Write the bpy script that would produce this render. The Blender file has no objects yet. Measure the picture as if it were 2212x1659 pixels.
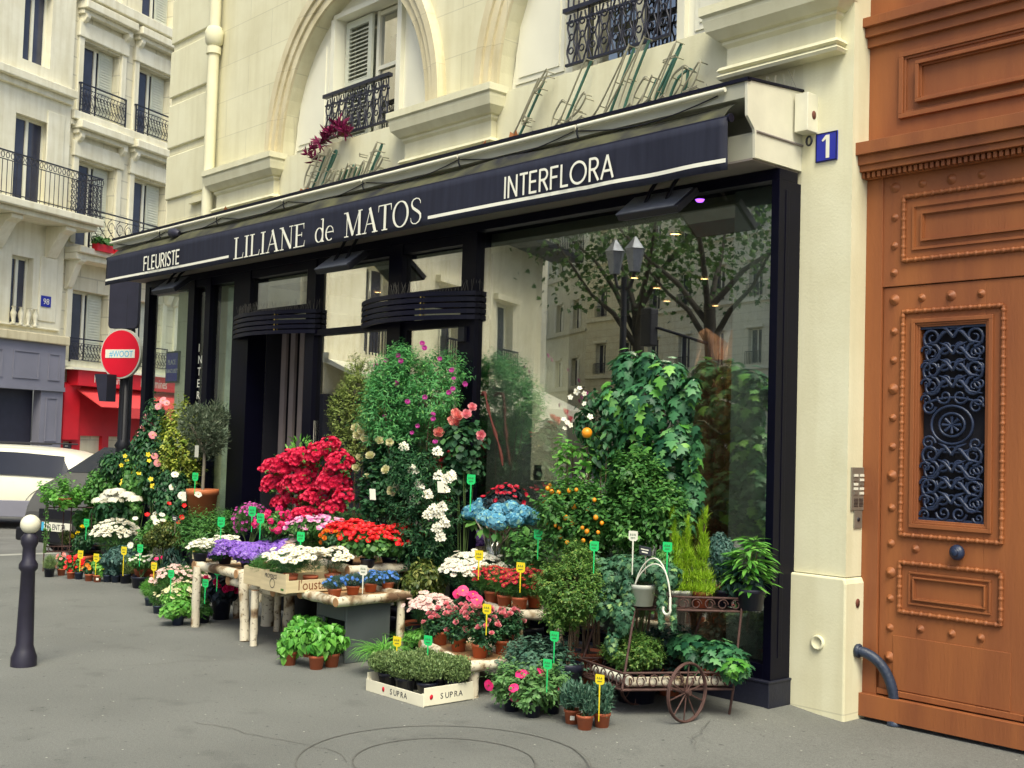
import bpy, math, random
import numpy as np
from mathutils import Vector, Matrix
PI = math.pi
sc = bpy.context.scene
COL = sc.collection

# ------------------------------------------------------------------ camera
# camera axes in world coordinates (x along the shop front, y into the wall, z up)
FPX, CX, CY = 2563.9, 1106.0, 829.5          # focal length and centre for a picture 2212 px wide
_a = np.array([-1203 - CX, 885 - CY, FPX]); _b = np.array([3958 - CX, 1040 - CY, FPX])
_X = -_a / np.linalg.norm(_a); _Y = _b / np.linalg.norm(_b); _Y = _Y - _X * (_X @ _Y); _Y /= np.linalg.norm(_Y)
RW = np.array([_X, _Y, np.cross(_X, _Y)])
CAM = np.array([4.494, -6.296, 1.62])
def ray(u, v):
    d = RW @ np.array([u - CX, v - CY, FPX]); return d / np.linalg.norm(d)
def at(u, v, x=None, y=None, z=None):
    """world point where the line of sight of a photo pixel meets a plane"""
    r = ray(u, v)
    t = (x - CAM[0]) / r[0] if x is not None else (y - CAM[1]) / r[1] if y is not None else (z - CAM[2]) / r[2]
    return CAM + r * t
def atd(u, v, d):
    return CAM + RW @ np.array([(u - CX) / FPX * d, (v - CY) / FPX * d, d])
def depth(p):
    return float((RW.T @ (np.array(p) - CAM))[2])
def px_of(p):
    c = RW.T @ (np.array(p) - CAM); return CX + FPX * c[0] / c[2], CY + FPX * c[1] / c[2]
cd = bpy.data.cameras.new("camera"); cam = bpy.data.objects.new("camera", cd); COL.objects.link(cam)
r, d, w = RW @ [1, 0, 0], RW @ [0, 1, 0], RW @ [0, 0, 1]
M = Matrix.Identity(4)
for i in range(3):
    M[i][0], M[i][1], M[i][2], M[i][3] = r[i], -d[i], -w[i], CAM[i]
cam.matrix_world = M
cd.sensor_width = 36; cd.lens = FPX / 2212 * 36; cd.clip_start = .1; cd.clip_end = 500
sc.camera = cam
# ------------------------------------------------------------------ world, sun, exposure
W = bpy.data.worlds.new("World"); sc.world = W; W.use_nodes = True
nt = W.node_tree; bg = nt.nodes["Background"]
SUN_EL, SUN_AZ = math.radians(56), math.radians(126)     # azimuth clockwise from +Y
sky = nt.nodes.new("ShaderNodeTexSky"); sky.sky_type = 'NISHITA'; sky.sun_disc = False
sky.sun_elevation = SUN_EL; sky.sun_rotation = SUN_AZ; sky.air_density = 1.0; sky.dust_density = 4; sky.ozone_density = .6
nt.links.new(sky.outputs[0], bg.inputs[0]); bg.inputs[1].default_value = .10
sd = bpy.data.lights.new("sun", 'SUN'); sd.energy = 1.5; sd.angle = math.radians(30); sd.color = (1, .985, .77)
sun = bpy.data.objects.new("sun", sd); COL.objects.link(sun)
dirv = Vector((math.sin(SUN_AZ) * math.cos(SUN_EL), math.cos(SUN_AZ) * math.cos(SUN_EL), math.sin(SUN_EL)))
sun.rotation_euler = dirv.to_track_quat('Z', 'Y').to_euler()
sc.view_settings.view_transform = 'Standard'; sc.view_settings.look = 'None'
sc.view_settings.exposure = 1.08; sc.view_settings.gamma = 1
sc.render.engine = 'CYCLES'
try:
    sc.cycles.max_bounces = 6; sc.cycles.transparent_max_bounces = 12; sc.cycles.diffuse_bounces = 3
    sc.cycles.glossy_bounces = 3; sc.cycles.caustics_reflective = False; sc.cycles.caustics_refractive = False
except Exception: pass

# ------------------------------------------------------------------ materials
MATS = {}
def _new(name):
    m = bpy.data.materials.new(name); m.use_nodes = True; MATS[name] = m
    return m, m.node_tree, m.node_tree.nodes["Principled BSDF"]
def mat(name, col, rough=.6, var=.15, scale=6, bump=0, bscale=None, metal=0, col2=None, spec=.5, detail=6, stretch=None, emit=None):
    m, t, b = _new(name); N = t.nodes.new; L = t.links.new
    tc = N("ShaderNodeTexCoord"); src = tc.outputs["Object"]
    if stretch:
        mp = N("ShaderNodeMapping"); mp.inputs["Scale"].default_value = stretch; L(src, mp.inputs[0]); src = mp.outputs[0]
    nz = N("ShaderNodeTexNoise"); nz.inputs["Scale"].default_value = scale; nz.inputs["Detail"].default_value = detail; L(src, nz.inputs[0])
    cr = N("ShaderNodeValToRGB"); cr.color_ramp.elements[0].position = .3; cr.color_ramp.elements[1].position = .7
    c2 = col2 if col2 else tuple(c * (1 - var) for c in col); c1 = col if col2 else tuple(min(1, c * (1 + var * .5)) for c in col)
    cr.color_ramp.elements[0].color = (*c2, 1); cr.color_ramp.elements[1].color = (*c1, 1)
    L(nz.outputs[0], cr.inputs[0]); L(cr.outputs[0], b.inputs["Base Color"])
    b.inputs["Roughness"].default_value = rough; b.inputs["Metallic"].default_value = metal
    b.inputs["Specular IOR Level"].default_value = spec
    if bump:
        n2 = N("ShaderNodeTexNoise"); n2.inputs["Scale"].default_value = bscale or scale * 6; n2.inputs["Detail"].default_value = 6; L(src, n2.inputs[0])
        bp = N("ShaderNodeBump"); bp.inputs["Strength"].default_value = bump; bp.inputs["Distance"].default_value = .01
        L(n2.outputs[0], bp.inputs["Height"]); L(bp.outputs[0], b.inputs["Normal"])
    if emit:
        b.inputs["Emission Color"].default_value = (*emit[0], 1); b.inputs["Emission Strength"].default_value = emit[1]
    return m
def leafmat(name, a, c, rough=.45, trans=.22, spec=.35, third=None):
    """every leaf / petal gets its own tint between the given colours"""
    m, t, b = _new(name); N = t.nodes.new; L = t.links.new
    g = N("ShaderNodeNewGeometry"); cr = N("ShaderNodeValToRGB"); L(g.outputs["Random Per Island"], cr.inputs[0])
    cr.color_ramp.elements[0].color = (*a, 1); cr.color_ramp.elements[1].color = (*c, 1)
    if third:
        e = cr.color_ramp.elements.new(.86); e.color = (*c, 1); cr.color_ramp.elements[-1].color = (*third, 1)
    L(cr.outputs[0], b.inputs["Base Color"]); b.inputs["Roughness"].default_value = rough; b.inputs["Specular IOR Level"].default_value = spec
    tr = N("ShaderNodeBsdfTranslucent"); L(cr.outputs[0], tr.inputs[0]); mx = N("ShaderNodeMixShader"); mx.inputs[0].default_value = trans
    L(b.outputs[0], mx.inputs[1]); L(tr.outputs[0], mx.inputs[2]); L(mx.outputs[0], t.nodes["Material Output"].inputs[0])
    return m
def glass(name, refl=.35, tint=(.86, .93, .9)):
    m, t, b = _new(name); N = t.nodes.new; L = t.links.new
    gl = N("ShaderNodeBsdfGlossy"); gl.inputs["Roughness"].default_value = .0; gl.inputs[0].default_value = (1, .98, .93, 1)
    nz = N("ShaderNodeTexNoise"); nz.inputs["Scale"].default_value = .8; bp = N("ShaderNodeBump"); bp.inputs["Strength"].default_value = .02; bp.inputs["Distance"].default_value = .02
    tc = N("ShaderNodeTexCoord"); L(tc.outputs["Object"], nz.inputs[0]); L(nz.outputs[0], bp.inputs["Height"]); L(bp.outputs[0], gl.inputs["Normal"])
    tp = N("ShaderNodeBsdfTransparent"); tp.inputs[0].default_value = (*tint, 1)
    mx = N("ShaderNodeMixShader"); mx.inputs[0].default_value = refl
    L(tp.outputs[0], mx.inputs[1]); L(gl.outputs[0], mx.inputs[2]); L(mx.outputs[0], t.nodes["Material Output"].inputs[0])
    t.nodes.remove(b); return m
def stone(name, col, bw=.95, bh=.42, mortar=.005, dark=.80, axis='XZ', bump=.25, stain=.1):
    """ashlar: large blocks with thin joints, weathering stains"""
    m, t, b = _new(name); N = t.nodes.new; L = t.links.new
    tc = N("ShaderNodeTexCoord"); sp = N("ShaderNodeSeparateXYZ"); cb = N("ShaderNodeCombineXYZ")
    L(tc.outputs["Object"], sp.inputs[0]); ad = N("ShaderNodeMath"); ad.operation = 'ADD'; L(sp.outputs[0], ad.inputs[0]); L(sp.outputs[1], ad.inputs[1])
    L(ad.outputs[0], cb.inputs[0]); L(sp.outputs[2], cb.inputs[1])
    br = N("ShaderNodeTexBrick"); L(cb.outputs[0], br.inputs[0]); br.inputs["Scale"].default_value = 1; br.inputs["Brick Width"].default_value = bw; br.inputs["Row Height"].default_value = bh
    br.inputs["Mortar Size"].default_value = mortar; br.inputs["Mortar Smooth"].default_value = .3
    br.inputs["Color1"].default_value = (*col, 1); br.inputs["Color2"].default_value = (*[c * .93 for c in col], 1); br.inputs["Mortar"].default_value = (*[c * dark for c in col], 1)
    nz = N("ShaderNodeTexNoise"); nz.inputs["Scale"].default_value = 1.6; nz.inputs["Detail"].default_value = 8; nz.inputs["Roughness"].default_value = .65; L(tc.outputs["Object"], nz.inputs[0])
    cr = N("ShaderNodeValToRGB"); cr.color_ramp.elements[0].position = .35; cr.color_ramp.elements[1].position = .65
    cr.color_ramp.elements[0].color = (1 - stain, 1 - stain * 1.15, 1 - stain * 1.6, 1); cr.color_ramp.elements[1].color = (1, 1, 1, 1); L(nz.outputs[0], cr.inputs[0])
    mx = N("ShaderNodeMix"); mx.data_type = 'RGBA'; mx.blend_type = 'MULTIPLY'; mx.inputs[0].default_value = 1; L(br.outputs[0], mx.inputs[6]); L(cr.outputs[0], mx.inputs[7])
    mp = N("ShaderNodeMapping"); mp.inputs["Scale"].default_value = (7, 7, .55); L(tc.outputs["Object"], mp.inputs[0]); n3 = N("ShaderNodeTexNoise"); n3.inputs["Scale"].default_value = 1; n3.inputs["Detail"].default_value = 7; L(mp.outputs[0], n3.inputs[0])
    c3 = N("ShaderNodeValToRGB"); c3.color_ramp.elements[0].position = .36; c3.color_ramp.elements[1].position = .55; c3.color_ramp.elements[0].color = (1 - stain * .8, 1 - stain * .9, 1 - stain * 1.2, 1); c3.color_ramp.elements[1].color = (1, 1, 1, 1); L(n3.outputs[0], c3.inputs[0])
    m3 = N("ShaderNodeMix"); m3.data_type = 'RGBA'; m3.blend_type = 'MULTIPLY'; m3.inputs[0].default_value = 1; L(mx.outputs[2], m3.inputs[6]); L(c3.outputs[0], m3.inputs[7])
    L(m3.outputs[2], b.inputs["Base Color"]); b.inputs["Roughness"].default_value = .85; b.inputs["Specular IOR Level"].default_value = .2
    n2 = N("ShaderNodeTexNoise"); n2.inputs["Scale"].default_value = 60; L(tc.outputs["Object"], n2.inputs[0])
    bp = N("ShaderNodeBump"); bp.inputs["Strength"].default_value = bump; bp.inputs["Distance"].default_value = .004; L(n2.outputs[0], bp.inputs["Height"]); L(bp.outputs[0], b.inputs["Normal"])
    return m
def asphalt(name, col):
    m, t, b = _new(name); N = t.nodes.new; L = t.links.new; tc = N("ShaderNodeTexCoord")
    def layer(prev, scale, lo, hi, c0, det=4, fac=1):
        nz = N("ShaderNodeTexNoise"); nz.inputs["Scale"].default_value = scale; nz.inputs["Detail"].default_value = det; L(tc.outputs["Object"], nz.inputs[0]); cr = N("ShaderNodeValToRGB")
        cr.color_ramp.elements[0].position = lo; cr.color_ramp.elements[1].position = hi; cr.color_ramp.elements[0].color = (*[c0] * 3, 1); cr.color_ramp.elements[1].color = (1, 1, 1, 1) if c0 < 1 else (1, 1, 1, 1); L(nz.outputs[0], cr.inputs[0])
        mx = N("ShaderNodeMix"); mx.data_type = 'RGBA'; mx.blend_type = 'MULTIPLY'; mx.inputs[0].default_value = fac
        if prev is None: mx.inputs[6].default_value = (*col, 1)
        else: L(prev, mx.inputs[6])
        L(cr.outputs[0], mx.inputs[7]); return mx.outputs[2], nz
    o, _ = layer(None, .7, .32, .62, .80, 9); o, _ = layer(o, 3.5, .30, .42, .82, 7); o, g = layer(o, 190, .35, .65, .62, 2); o, _ = layer(o, 22, .26, .34, .45, 3); o, _ = layer(o, 60, .3, .6, .86, 3)
    # pale specks of grit and petals
    vo = N("ShaderNodeTexVoronoi"); vo.inputs["Scale"].default_value = 9; vo.inputs["Randomness"].default_value = 1; L(tc.outputs["Object"], vo.inputs[0]); cr = N("ShaderNodeValToRGB"); cr.color_ramp.elements[0].position = .045; cr.color_ramp.elements[1].position = .06; cr.color_ramp.elements[0].color = (1, 1, 1, 1); cr.color_ramp.elements[1].color = (0, 0, 0, 1); L(vo.outputs[0], cr.inputs[0])
    mx = N("ShaderNodeMix"); mx.data_type = 'RGBA'; L(cr.outputs[0], mx.inputs[0]); L(o, mx.inputs[6]); mx.inputs[7].default_value = (.42, .42, .36, 1); L(mx.outputs[2], b.inputs["Base Color"])
    b.inputs["Roughness"].default_value = .82; bp = N("ShaderNodeBump"); bp.inputs["Strength"].default_value = .6; bp.inputs["Distance"].default_value = .008; L(g.outputs[0], bp.inputs["Height"]); L(bp.outputs[0], b.inputs["Normal"]); return m
def birch(name):
    m, t, b = _new(name); N = t.nodes.new; L = t.links.new
    tc = N("ShaderNodeTexCoord"); nz = N("ShaderNodeTexNoise"); nz.inputs["Scale"].default_value = 5; nz.inputs["Detail"].default_value = 5; L(tc.outputs["Object"], nz.inputs[0])
    cr = N("ShaderNodeValToRGB"); e = cr.color_ramp.elements; e[0].position = .36; e[0].color = (.13, .07, .035, 1); e[1].position = .42; e[1].color = (.36, .27, .16, 1)
    x = e.new(.47); x.color = (.64, .57, .42, 1); x = e.new(.75); x.color = (.78, .72, .56, 1); L(nz.outputs[0], cr.inputs[0])
    wv = N("ShaderNodeTexNoise"); wv.inputs["Scale"].default_value = 38; wv.inputs["Detail"].default_value = 2
    c2 = N("ShaderNodeValToRGB"); c2.color_ramp.elements[0].position = .32; c2.color_ramp.elements[1].position = .4; c2.color_ramp.elements[0].color = (.25, .2, .15, 1); L(wv.outputs[0], c2.inputs[0]); L(tc.outputs["Object"], wv.inputs[0])
    mx = N("ShaderNodeMix"); mx.data_type = 'RGBA'; mx.blend_type = 'MULTIPLY'; mx.inputs[0].default_value = .8; L(cr.outputs[0], mx.inputs[6]); L(c2.outputs[0], mx.inputs[7]); L(mx.outputs[2], b.inputs["Base Color"])
    b.inputs["Roughness"].default_value = .7; bp = N("ShaderNodeBump"); bp.inputs["Strength"].default_value = .6; bp.inputs["Distance"].default_value = .006; L(nz.outputs[0], bp.inputs["Height"]); L(bp.outputs[0], b.inputs["Normal"])
    return m
MT = MATS
cream = (.80, .74, .52)
stone('ashlar', (.78, .75, .535)); stone('plain_stone', (.80, .775, .555), bw=30, bh=30, stain=.09); stone('tan_stone', (.76, .69, .48), bw=.6, bh=.5, mortar=.004, dark=.8, stain=.16)
stone('far_stone', (.80, .76, .58), bw=1.2, bh=.45, mortar=.02, dark=.74); stone('far_smooth', (.86, .83, .66), bw=40, bh=40, stain=.12)
mat('white_paint', (.84, .82, .66), .5, .05, 3); mat('old_white', (.72, .70, .55), .5, .12, 4, bump=.1); mat('shutter_paint', (.62, .64, .52), .5, .08, 8)
mat('box_front', (.40, .40, .31), .5, .1, 3); mat('navy_frame', (.0022, .0022, .009), .4, .2, 5, spec=.14); mat('navy_slat', (.0065, .0065, .017), .42, .2, 5, spec=.2)
mat('plinth_paint', (.010, .012, .028), .55, .35, 5, bump=.3, bscale=50); mat('black_iron', (.006, .0065, .012), .5, .3, 30); mat('dark_iron', (.017, .018, .032), .45, .3, 20, bump=.2)
mat('valance_cloth', (.0045, .006, .020), .75, .5, 3, col2=(.012, .015, .034), detail=9, stretch=(8, 8, .6)); mat('moss_cloth', (.10, .10, .045), .9, .3, 4, col2=(.010, .011, .016), detail=8)
mat('letter_white', (.86, .85, .72), .6, .03); mat('tube_white', (.80, .78, .62), .3, .05); mat('soffit', (.25, .22, .20), .7, .15, 2)
asphalt('asphalt', (.225, .232, .212)); mat('road_asphalt', (.16, .16, .15), .9, .2, 3, bump=.4, bscale=120)
mat('kerb_stone', (.34, .34, .30), .8, .2, 5); mat('joint_dark', (.125, .125, .112), .8, .3, 20)
mat('orange_wood', (.34, .118, .038), .5, .1, 1.6, bump=.2, bscale=26, stretch=(3, 3, .35), col2=(.23, .075, .030), detail=9, spec=.35); mat('worn_wood', (.36, .12, .06), .5, .25, 6)
mat('grille_blue', (.016, .028, .068), .4, .3, 20, bump=.2); mat('pipe_blue', (.020, .032, .062), .45, .4, 14, bump=.5, bscale=40)
mat('intercom_metal', (.30, .28, .23), .4, .1, 10, metal=.5); mat('plate_blue', (.01, .02, .35), .3, .05); mat('rust_brown', (.16, .05, .03), .8, .4, 20)
mat('neon_green', (.07, .20, .15), .5, .3); mat('neon_tube', (.40, .38, .27), .3, .2); mat('spike_metal', (.25, .23, .18), .5, .2)
mat('terracotta', (.50, .13, .055), .65, .15, 6); mat('big_terracotta', (.56, .17, .06), .6, .12, 5); mat('black_pot', (.012, .014, .03), .4, .2); mat('blue_pot', (.035, .05, .09), .5, .2)
mat('white_pot', (.66, .68, .58), .4, .08); mat('soil', (.05, .035, .025), .9, .3, 40, bump=.6); birch('birch_bark'); mat('cut_wood', (.40, .22, .10), .7, .3, 9); mat('pale_crate', (.66, .55, .33), .65, .12, 4, stretch=(1, 1, 9)); mat('white_crate', (.80, .76, .58), .6, .1, 5)
mat('stem_green', (.09, .16, .04), .6, .3, 20); mat('stem_brown', (.14, .09, .05), .8, .3, 30, bump=.4); mat('olive_stem', (.26, .23, .17), .8, .2, 20, bump=.3)
mat('rust_iron', (.085, .04, .032), .7, .4, 25, bump=.3); mat('grey_zinc', (.085, .10, .10), .5, .3, 2.2, bump=.1, detail=9); mat('tag_green', (.02, .62, .16), .45, .04); mat('tag_yellow', (.85, .68, .02), .45, .04); mat('tag_white', (.80, .79, .66), .5, .05); mat('tag_ink', (.05, .12, .06), .6, .05); mat('slate', (.03, .035, .045), .6, .2)
mat('sign_red', (.70, .008, .03), .35, .05, 3); mat('sign_rim', (.55, .55, .46), .4, .1); mat('sign_back', (.022, .022, .040), .5, .2); mat('ink_blue', (.06, .45, .72), .5, .05)
mat('rest_red', (.62, .012, .025), .5, .15, 2); mat('rest_cloth', (.70, .06, .06), .7, .1, 2); mat('deep_red', (.22, .005, .02), .6, .2); mat('grey_paint', (.22, .22, .27), .6, .1, 2)
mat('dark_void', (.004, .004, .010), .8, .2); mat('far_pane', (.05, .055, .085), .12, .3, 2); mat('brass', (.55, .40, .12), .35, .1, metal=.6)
mat('car_white', (.82, .80, .64), .2, .03); mat('car_grey', (.085, .085, .085), .28, .1); mat('car_glass', (.015, .02, .035), .18, .2, 1, spec=.25); mat('tyre', (.012, .012, .015), .8, .2); mat('rim_metal', (.35, .35, .33), .35, .1, metal=.6); mat('lamp_clear', (.6, .6, .5), .1, .1)
mat('ink_dark', (.03, .03, .04), .6, .05); mat('globe_white', (.78, .76, .58), .5, .12, 6); mat('bollard_paint', (.018, .016, .032), .45, .3, 12)
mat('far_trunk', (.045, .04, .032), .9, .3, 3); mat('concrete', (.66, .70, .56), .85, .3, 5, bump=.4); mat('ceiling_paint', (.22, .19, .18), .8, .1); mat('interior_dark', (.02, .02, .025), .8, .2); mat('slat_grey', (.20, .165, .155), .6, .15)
mat('lamp_glow', (1, .7, .3), emit=((1, .55, .2), 9)); mat('purple_glow', (.4, .1, .9), emit=((.4, .1, 1), 1.2)); mat('bark', (.55, .27, .14), .9, .3, 4, bump=1, bscale=14, stretch=(2.5, 2.5, .5), col2=(.16, .07, .04)); mat('orange_peel', (.85, .30, .01), .4, .1, 20); mat('lamp_yellow', (.7, .35, .03), .5, .1)
mat('heater_face', (.22, .24, .29), .35, .2, 10, metal=.4); mat('maroon_vine', (.13, .03, .02), .8, .3)
glass('shop_glass', .42, (.80, .84, .84)); glass('door_glass', .3); glass('clear_glass', .15, (.9, .95, .92)); glass('window_glass', .4, (.5, .55, .6)); glass('side_glass', .10, (.88, .93, .9))
# leaves and petals
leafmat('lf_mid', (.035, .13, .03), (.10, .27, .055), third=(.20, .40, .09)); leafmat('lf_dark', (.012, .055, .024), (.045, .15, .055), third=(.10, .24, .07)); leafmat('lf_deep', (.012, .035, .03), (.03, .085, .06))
leafmat('lf_bright', (.08, .30, .04), (.22, .50, .09)); leafmat('lf_lime', (.22, .42, .02), (.42, .62, .04)); leafmat('lf_golden', (.10, .17, .03), (.36, .44, .12)); leafmat('lf_wire', (.05, .15, .03), (.16, .30, .06), third=(.34, .42, .10))
leafmat('lf_olive', (.05, .085, .045), (.17, .21, .13)); leafmat('lf_ivy', (.012, .07, .035), (.07, .24, .09), third=(.20, .46, .14)); leafmat('lf_blue', (.03, .09, .08), (.10, .20, .16))
leafmat('lf_thyme', (.10, .18, .06), (.28, .38, .14)); leafmat('lf_yellowgreen', (.12, .24, .03), (.55, .58, .10)); leafmat('lf_basil', (.05, .25, .03), (.20, .50, .08), .3); leafmat('lf_black', (.006, .012, .018), (.03, .05, .06)); leafmat('lf_varieg', (.03, .07, .015), (.14, .17, .03), third=(.42, .42, .14))
leafmat('lf_petunia', (.08, .22, .06), (.20, .38, .13)); leafmat('lf_carn', (.04, .12, .08), (.14, .26, .17)); leafmat('lf_ivysmall', (.03, .12, .06), (.12, .26, .14), third=(.28, .45, .14)); leafmat('lf_maroon', (.10, .005, .03), (.28, .02, .10)); leafmat('lf_dry', (.35, .08, .03), (.6, .3, .12)); leafmat('lf_polygala', (.05, .24, .07), (.14, .42, .13), third=(.26, .56, .14)); leafmat('lf_far', (.025, .07, .018), (.08, .17, .035))
leafmat('pt_red', (.62, .004, .02), (.85, .03, .02), trans=.15); leafmat('pt_azalea', (.50, .003, .04), (.88, .04, .12), trans=.15); leafmat('pt_white', (.72, .70, .55), (.84, .82, .68), trans=.1)
leafmat('pt_cream', (.70, .68, .34), (.82, .78, .55)); leafmat('pt_purple', (.11, .035, .36), (.42, .22, .80)); leafmat('pt_pink', (.80, .20, .27), (.88, .42, .42)); leafmat('pt_palepink', (.78, .45, .42), (.85, .70, .60))
leafmat('pt_magenta', (.38, .02, .22), (.66, .12, .46)); leafmat('pt_hotpink', (.78, .01, .12), (.90, .05, .25)); leafmat('pt_yellow', (.85, .62, .01), (.90, .78, .05)); leafmat('pt_orange', (.85, .14, .02), (.90, .45, .05))
leafmat('pt_blue', (.06, .30, .50), (.22, .52, .66), third=(.40, .66, .48)); leafmat('pt_lobelia', (.03, .12, .55), (.10, .30, .75)); leafmat('pt_darkred', (.40, .004, .03), (.62, .02, .05)); leafmat('pt_coral', (.78, .20, .19), (.86, .42, .34))
leafmat('pt_stripe', (.70, .08, .38), (.85, .62, .70)); mat('eye_yellow', (.75, .45, .02), .7, .2); mat('eye_brown', (.20, .08, .03), .8, .2); mat('eye_palepink', (.7, .35, .3), .7, .2)

# ------------------------------------------------------------------ mesh building
def origin(o):
    v = Vector((0, 0, 0))
    while o: v = v + o.location; o = o.parent
    return v
class MB:
    def __init__(s): s.v = []; s.f = []; s.m = []; s.sm = []
    def add(s, vs, fs, m=0, smooth=False):
        n = len(s.v); s.v.extend([tuple(map(float, p)) for p in vs])
        for f in fs: s.f.append([n + i for i in f]); s.m.append(m); s.sm.append(smooth)
        return s
    def box(s, x0, x1, y0, y1, z0, z1, m=0):
        v = [(x, y, z) for z in (z0, z1) for y in (y0, y1) for x in (x0, x1)]
        return s.add(v, [(0, 2, 3, 1), (4, 5, 7, 6), (0, 1, 5, 4), (2, 6, 7, 3), (0, 4, 6, 2), (1, 3, 7, 5)], m)
    def obox(s, c, a, b, n, m=0):
        c, a, b, n = map(np.array, (c, a, b, n))      # centre and three half-axis vectors
        v = [c + i * a + j * b + k * n for k in (-1, 1) for j in (-1, 1) for i in (-1, 1)]
        return s.add(v, [(0, 2, 3, 1), (4, 5, 7, 6), (0, 1, 5, 4), (2, 6, 7, 3), (0, 4, 6, 2), (1, 3, 7, 5)], m)
    def tube(s, pts, r, n=8, m=0, caps=True, smooth=True):
        pts = [np.array(p, float) for p in pts]; rs = r if hasattr(r, '__len__') else [r] * len(pts)
        vs = []; fs = []; up = None
        for i, p in enumerate(pts):
            t = pts[min(i + 1, len(pts) - 1)] - pts[max(i - 1, 0)]; t = t / (np.linalg.norm(t) + 1e-9)
            if up is None: up = np.array([0, 0, 1.]) if abs(t[2]) < .9 else np.array([1., 0, 0])
            a = np.cross(t, up); a /= np.linalg.norm(a) + 1e-9; b = np.cross(a, t); up = b
            for k in range(n): q = 2 * PI * k / n; vs.append(p + rs[i] * (math.cos(q) * a + math.sin(q) * b))
        for i in range(len(pts) - 1):
            for k in range(n): k2 = (k + 1) % n; fs.append((i * n + k, i * n + k2, (i + 1) * n + k2, (i + 1) * n + k))
        s.add(vs, fs, m, smooth)
        if caps:
            s.add(vs[:n], [tuple(range(n))[::-1]], m); s.add(vs[-n:], [tuple(range(n))], m)
        return s
    def lathe(s, prof, c=(0, 0, 0), n=20, m=0, smooth=True, a0=0, a1=2 * PI):
        full = abs(a1 - a0 - 2 * PI) < 1e-6; N = n if full else n + 1; vs = []; fs = []
        for (r, z) in prof:
            for k in range(N): q = a0 + (a1 - a0) * k / n; vs.append((c[0] + r * math.cos(q), c[1] + r * math.sin(q), c[2] + z))
        for i in range(len(prof) - 1):
            for k in range(n):
                k2 = (k + 1) % N; fs.append((i * N + k, i * N + k2, (i + 1) * N + k2, (i + 1) * N + k))
        return s.add(vs, fs, m, smooth)
    def prism(s, poly, o, a, b, n, m=0):
        """polygon poly (p,q) in the plane o + p*a + q*b, thickened along vector n"""
        o, a, b, n = map(lambda t: np.array(t, float), (o, a, b, n)); k = len(poly)
        f = [o + p * a + q * b for p, q in poly]; g = [p + n for p in f]
        s.add(f + g, [tuple(range(k))[::-1], tuple(range(k, 2 * k))] + [(i, (i + 1) % k, k + (i + 1) % k, k + i) for i in range(k)], m)
        return s
    def ribbon(s, pts, ws, o, a, b, n, m=0):
        """flat stroke of varying width through 2D points in plane (a,b), thickness n"""
        pts = [np.array(p, float) for p in pts]; ws = ws if hasattr(ws, '__len__') else [ws] * len(pts); L = []; R = []
        for i, p in enumerate(pts):
            t = pts[min(i + 1, len(pts) - 1)] - pts[max(i - 1, 0)]; t = t / (np.linalg.norm(t) + 1e-9); nn = np.array([-t[1], t[0]]) * ws[i] / 2
            L.append(p + nn); R.append(p - nn)
        for i in range(len(pts) - 1):
            s.prism([R[i], R[i + 1], L[i + 1], L[i]], o, a, b, n, m)
        return s
    def build(s, name, mats, parent=None, bevel=0, shade=None):
        if isinstance(mats, str): mats = [mats]
        o0 = np.array(origin(parent)) if parent else np.zeros(3)
        me = bpy.data.meshes.new(name); me.from_pydata([tuple(np.array(v) - o0) for v in s.v], [], s.f)
        me.polygons.foreach_set("material_index", s.m); me.polygons.foreach_set("use_smooth", s.sm if shade is None else [shade] * len(s.f))
        for q in mats: me.materials.append(MATS[q])
        me.update(); o = bpy.data.objects.new(name, me); COL.objects.link(o)
        if parent: o.parent = parent
        if bevel:
            b = o.modifiers.new("bevel", 'BEVEL'); b.width = bevel; b.segments = 2; b.limit_method = 'ANGLE'; b.angle_limit = math.radians(40)
        return o
def thing(name, label, cat, loc=(0, 0, 0), group=None, rz=0):
    o = bpy.data.objects.new(name, None); COL.objects.link(o); o.location = loc; o.empty_display_size = .1; o.rotation_euler = (0, 0, rz)
    o['label'] = label; o['category'] = cat
    if group: o['group'] = group
    return o
def tag(o, label, cat, group=None):
    o['label'] = label; o['category'] = cat
    if group: o['group'] = group
    return o
def structure(o): o['kind'] = 'structure'; return o
def rooted(mb, name, mats, label, cat, loc, group=None, bevel=0):
    """a one-mesh thing with its origin at loc"""
    o = mb.build(name, mats, None, bevel); me = o.data; me.transform(Matrix.Translation(-Vector([float(t) for t in loc]))); o.location = [float(t) for t in loc]
    return tag(o, label, cat, group)
def text(name, s, mname, size, o, a, b, n, parent=None, ext=.002, align='LEFT', xs=1.0, shear=0):
    cu = bpy.data.curves.new(name, 'FONT'); cu.body = s; cu.size = size; cu.extrude = ext; cu.align_x = align; cu.resolution_u = 3; cu.shear = shear
    ob = bpy.data.objects.new(name, cu); COL.objects.link(ob); bpy.context.view_layer.update()
    me = bpy.data.meshes.new_from_object(ob.evaluated_get(bpy.context.evaluated_depsgraph_get())); COL.objects.unlink(ob); bpy.data.objects.remove(ob)
    a, b, n = Vector(a).normalized() * xs, Vector(b).normalized(), Vector(n).normalized(); m4 = Matrix.Identity(4)
    oo = Vector([float(t) for t in o]) - (origin(parent) if parent else Vector((0, 0, 0)))
    for i in range(3): m4[i][0], m4[i][1], m4[i][2], m4[i][3] = a[i], b[i], n[i], oo[i]
    me.transform(m4); me.materials.clear(); me.materials.append(MATS[mname]); r_ = bpy.data.objects.new(name, me); COL.objects.link(r_)
    if parent: r_.parent = parent
    return r_
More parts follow.
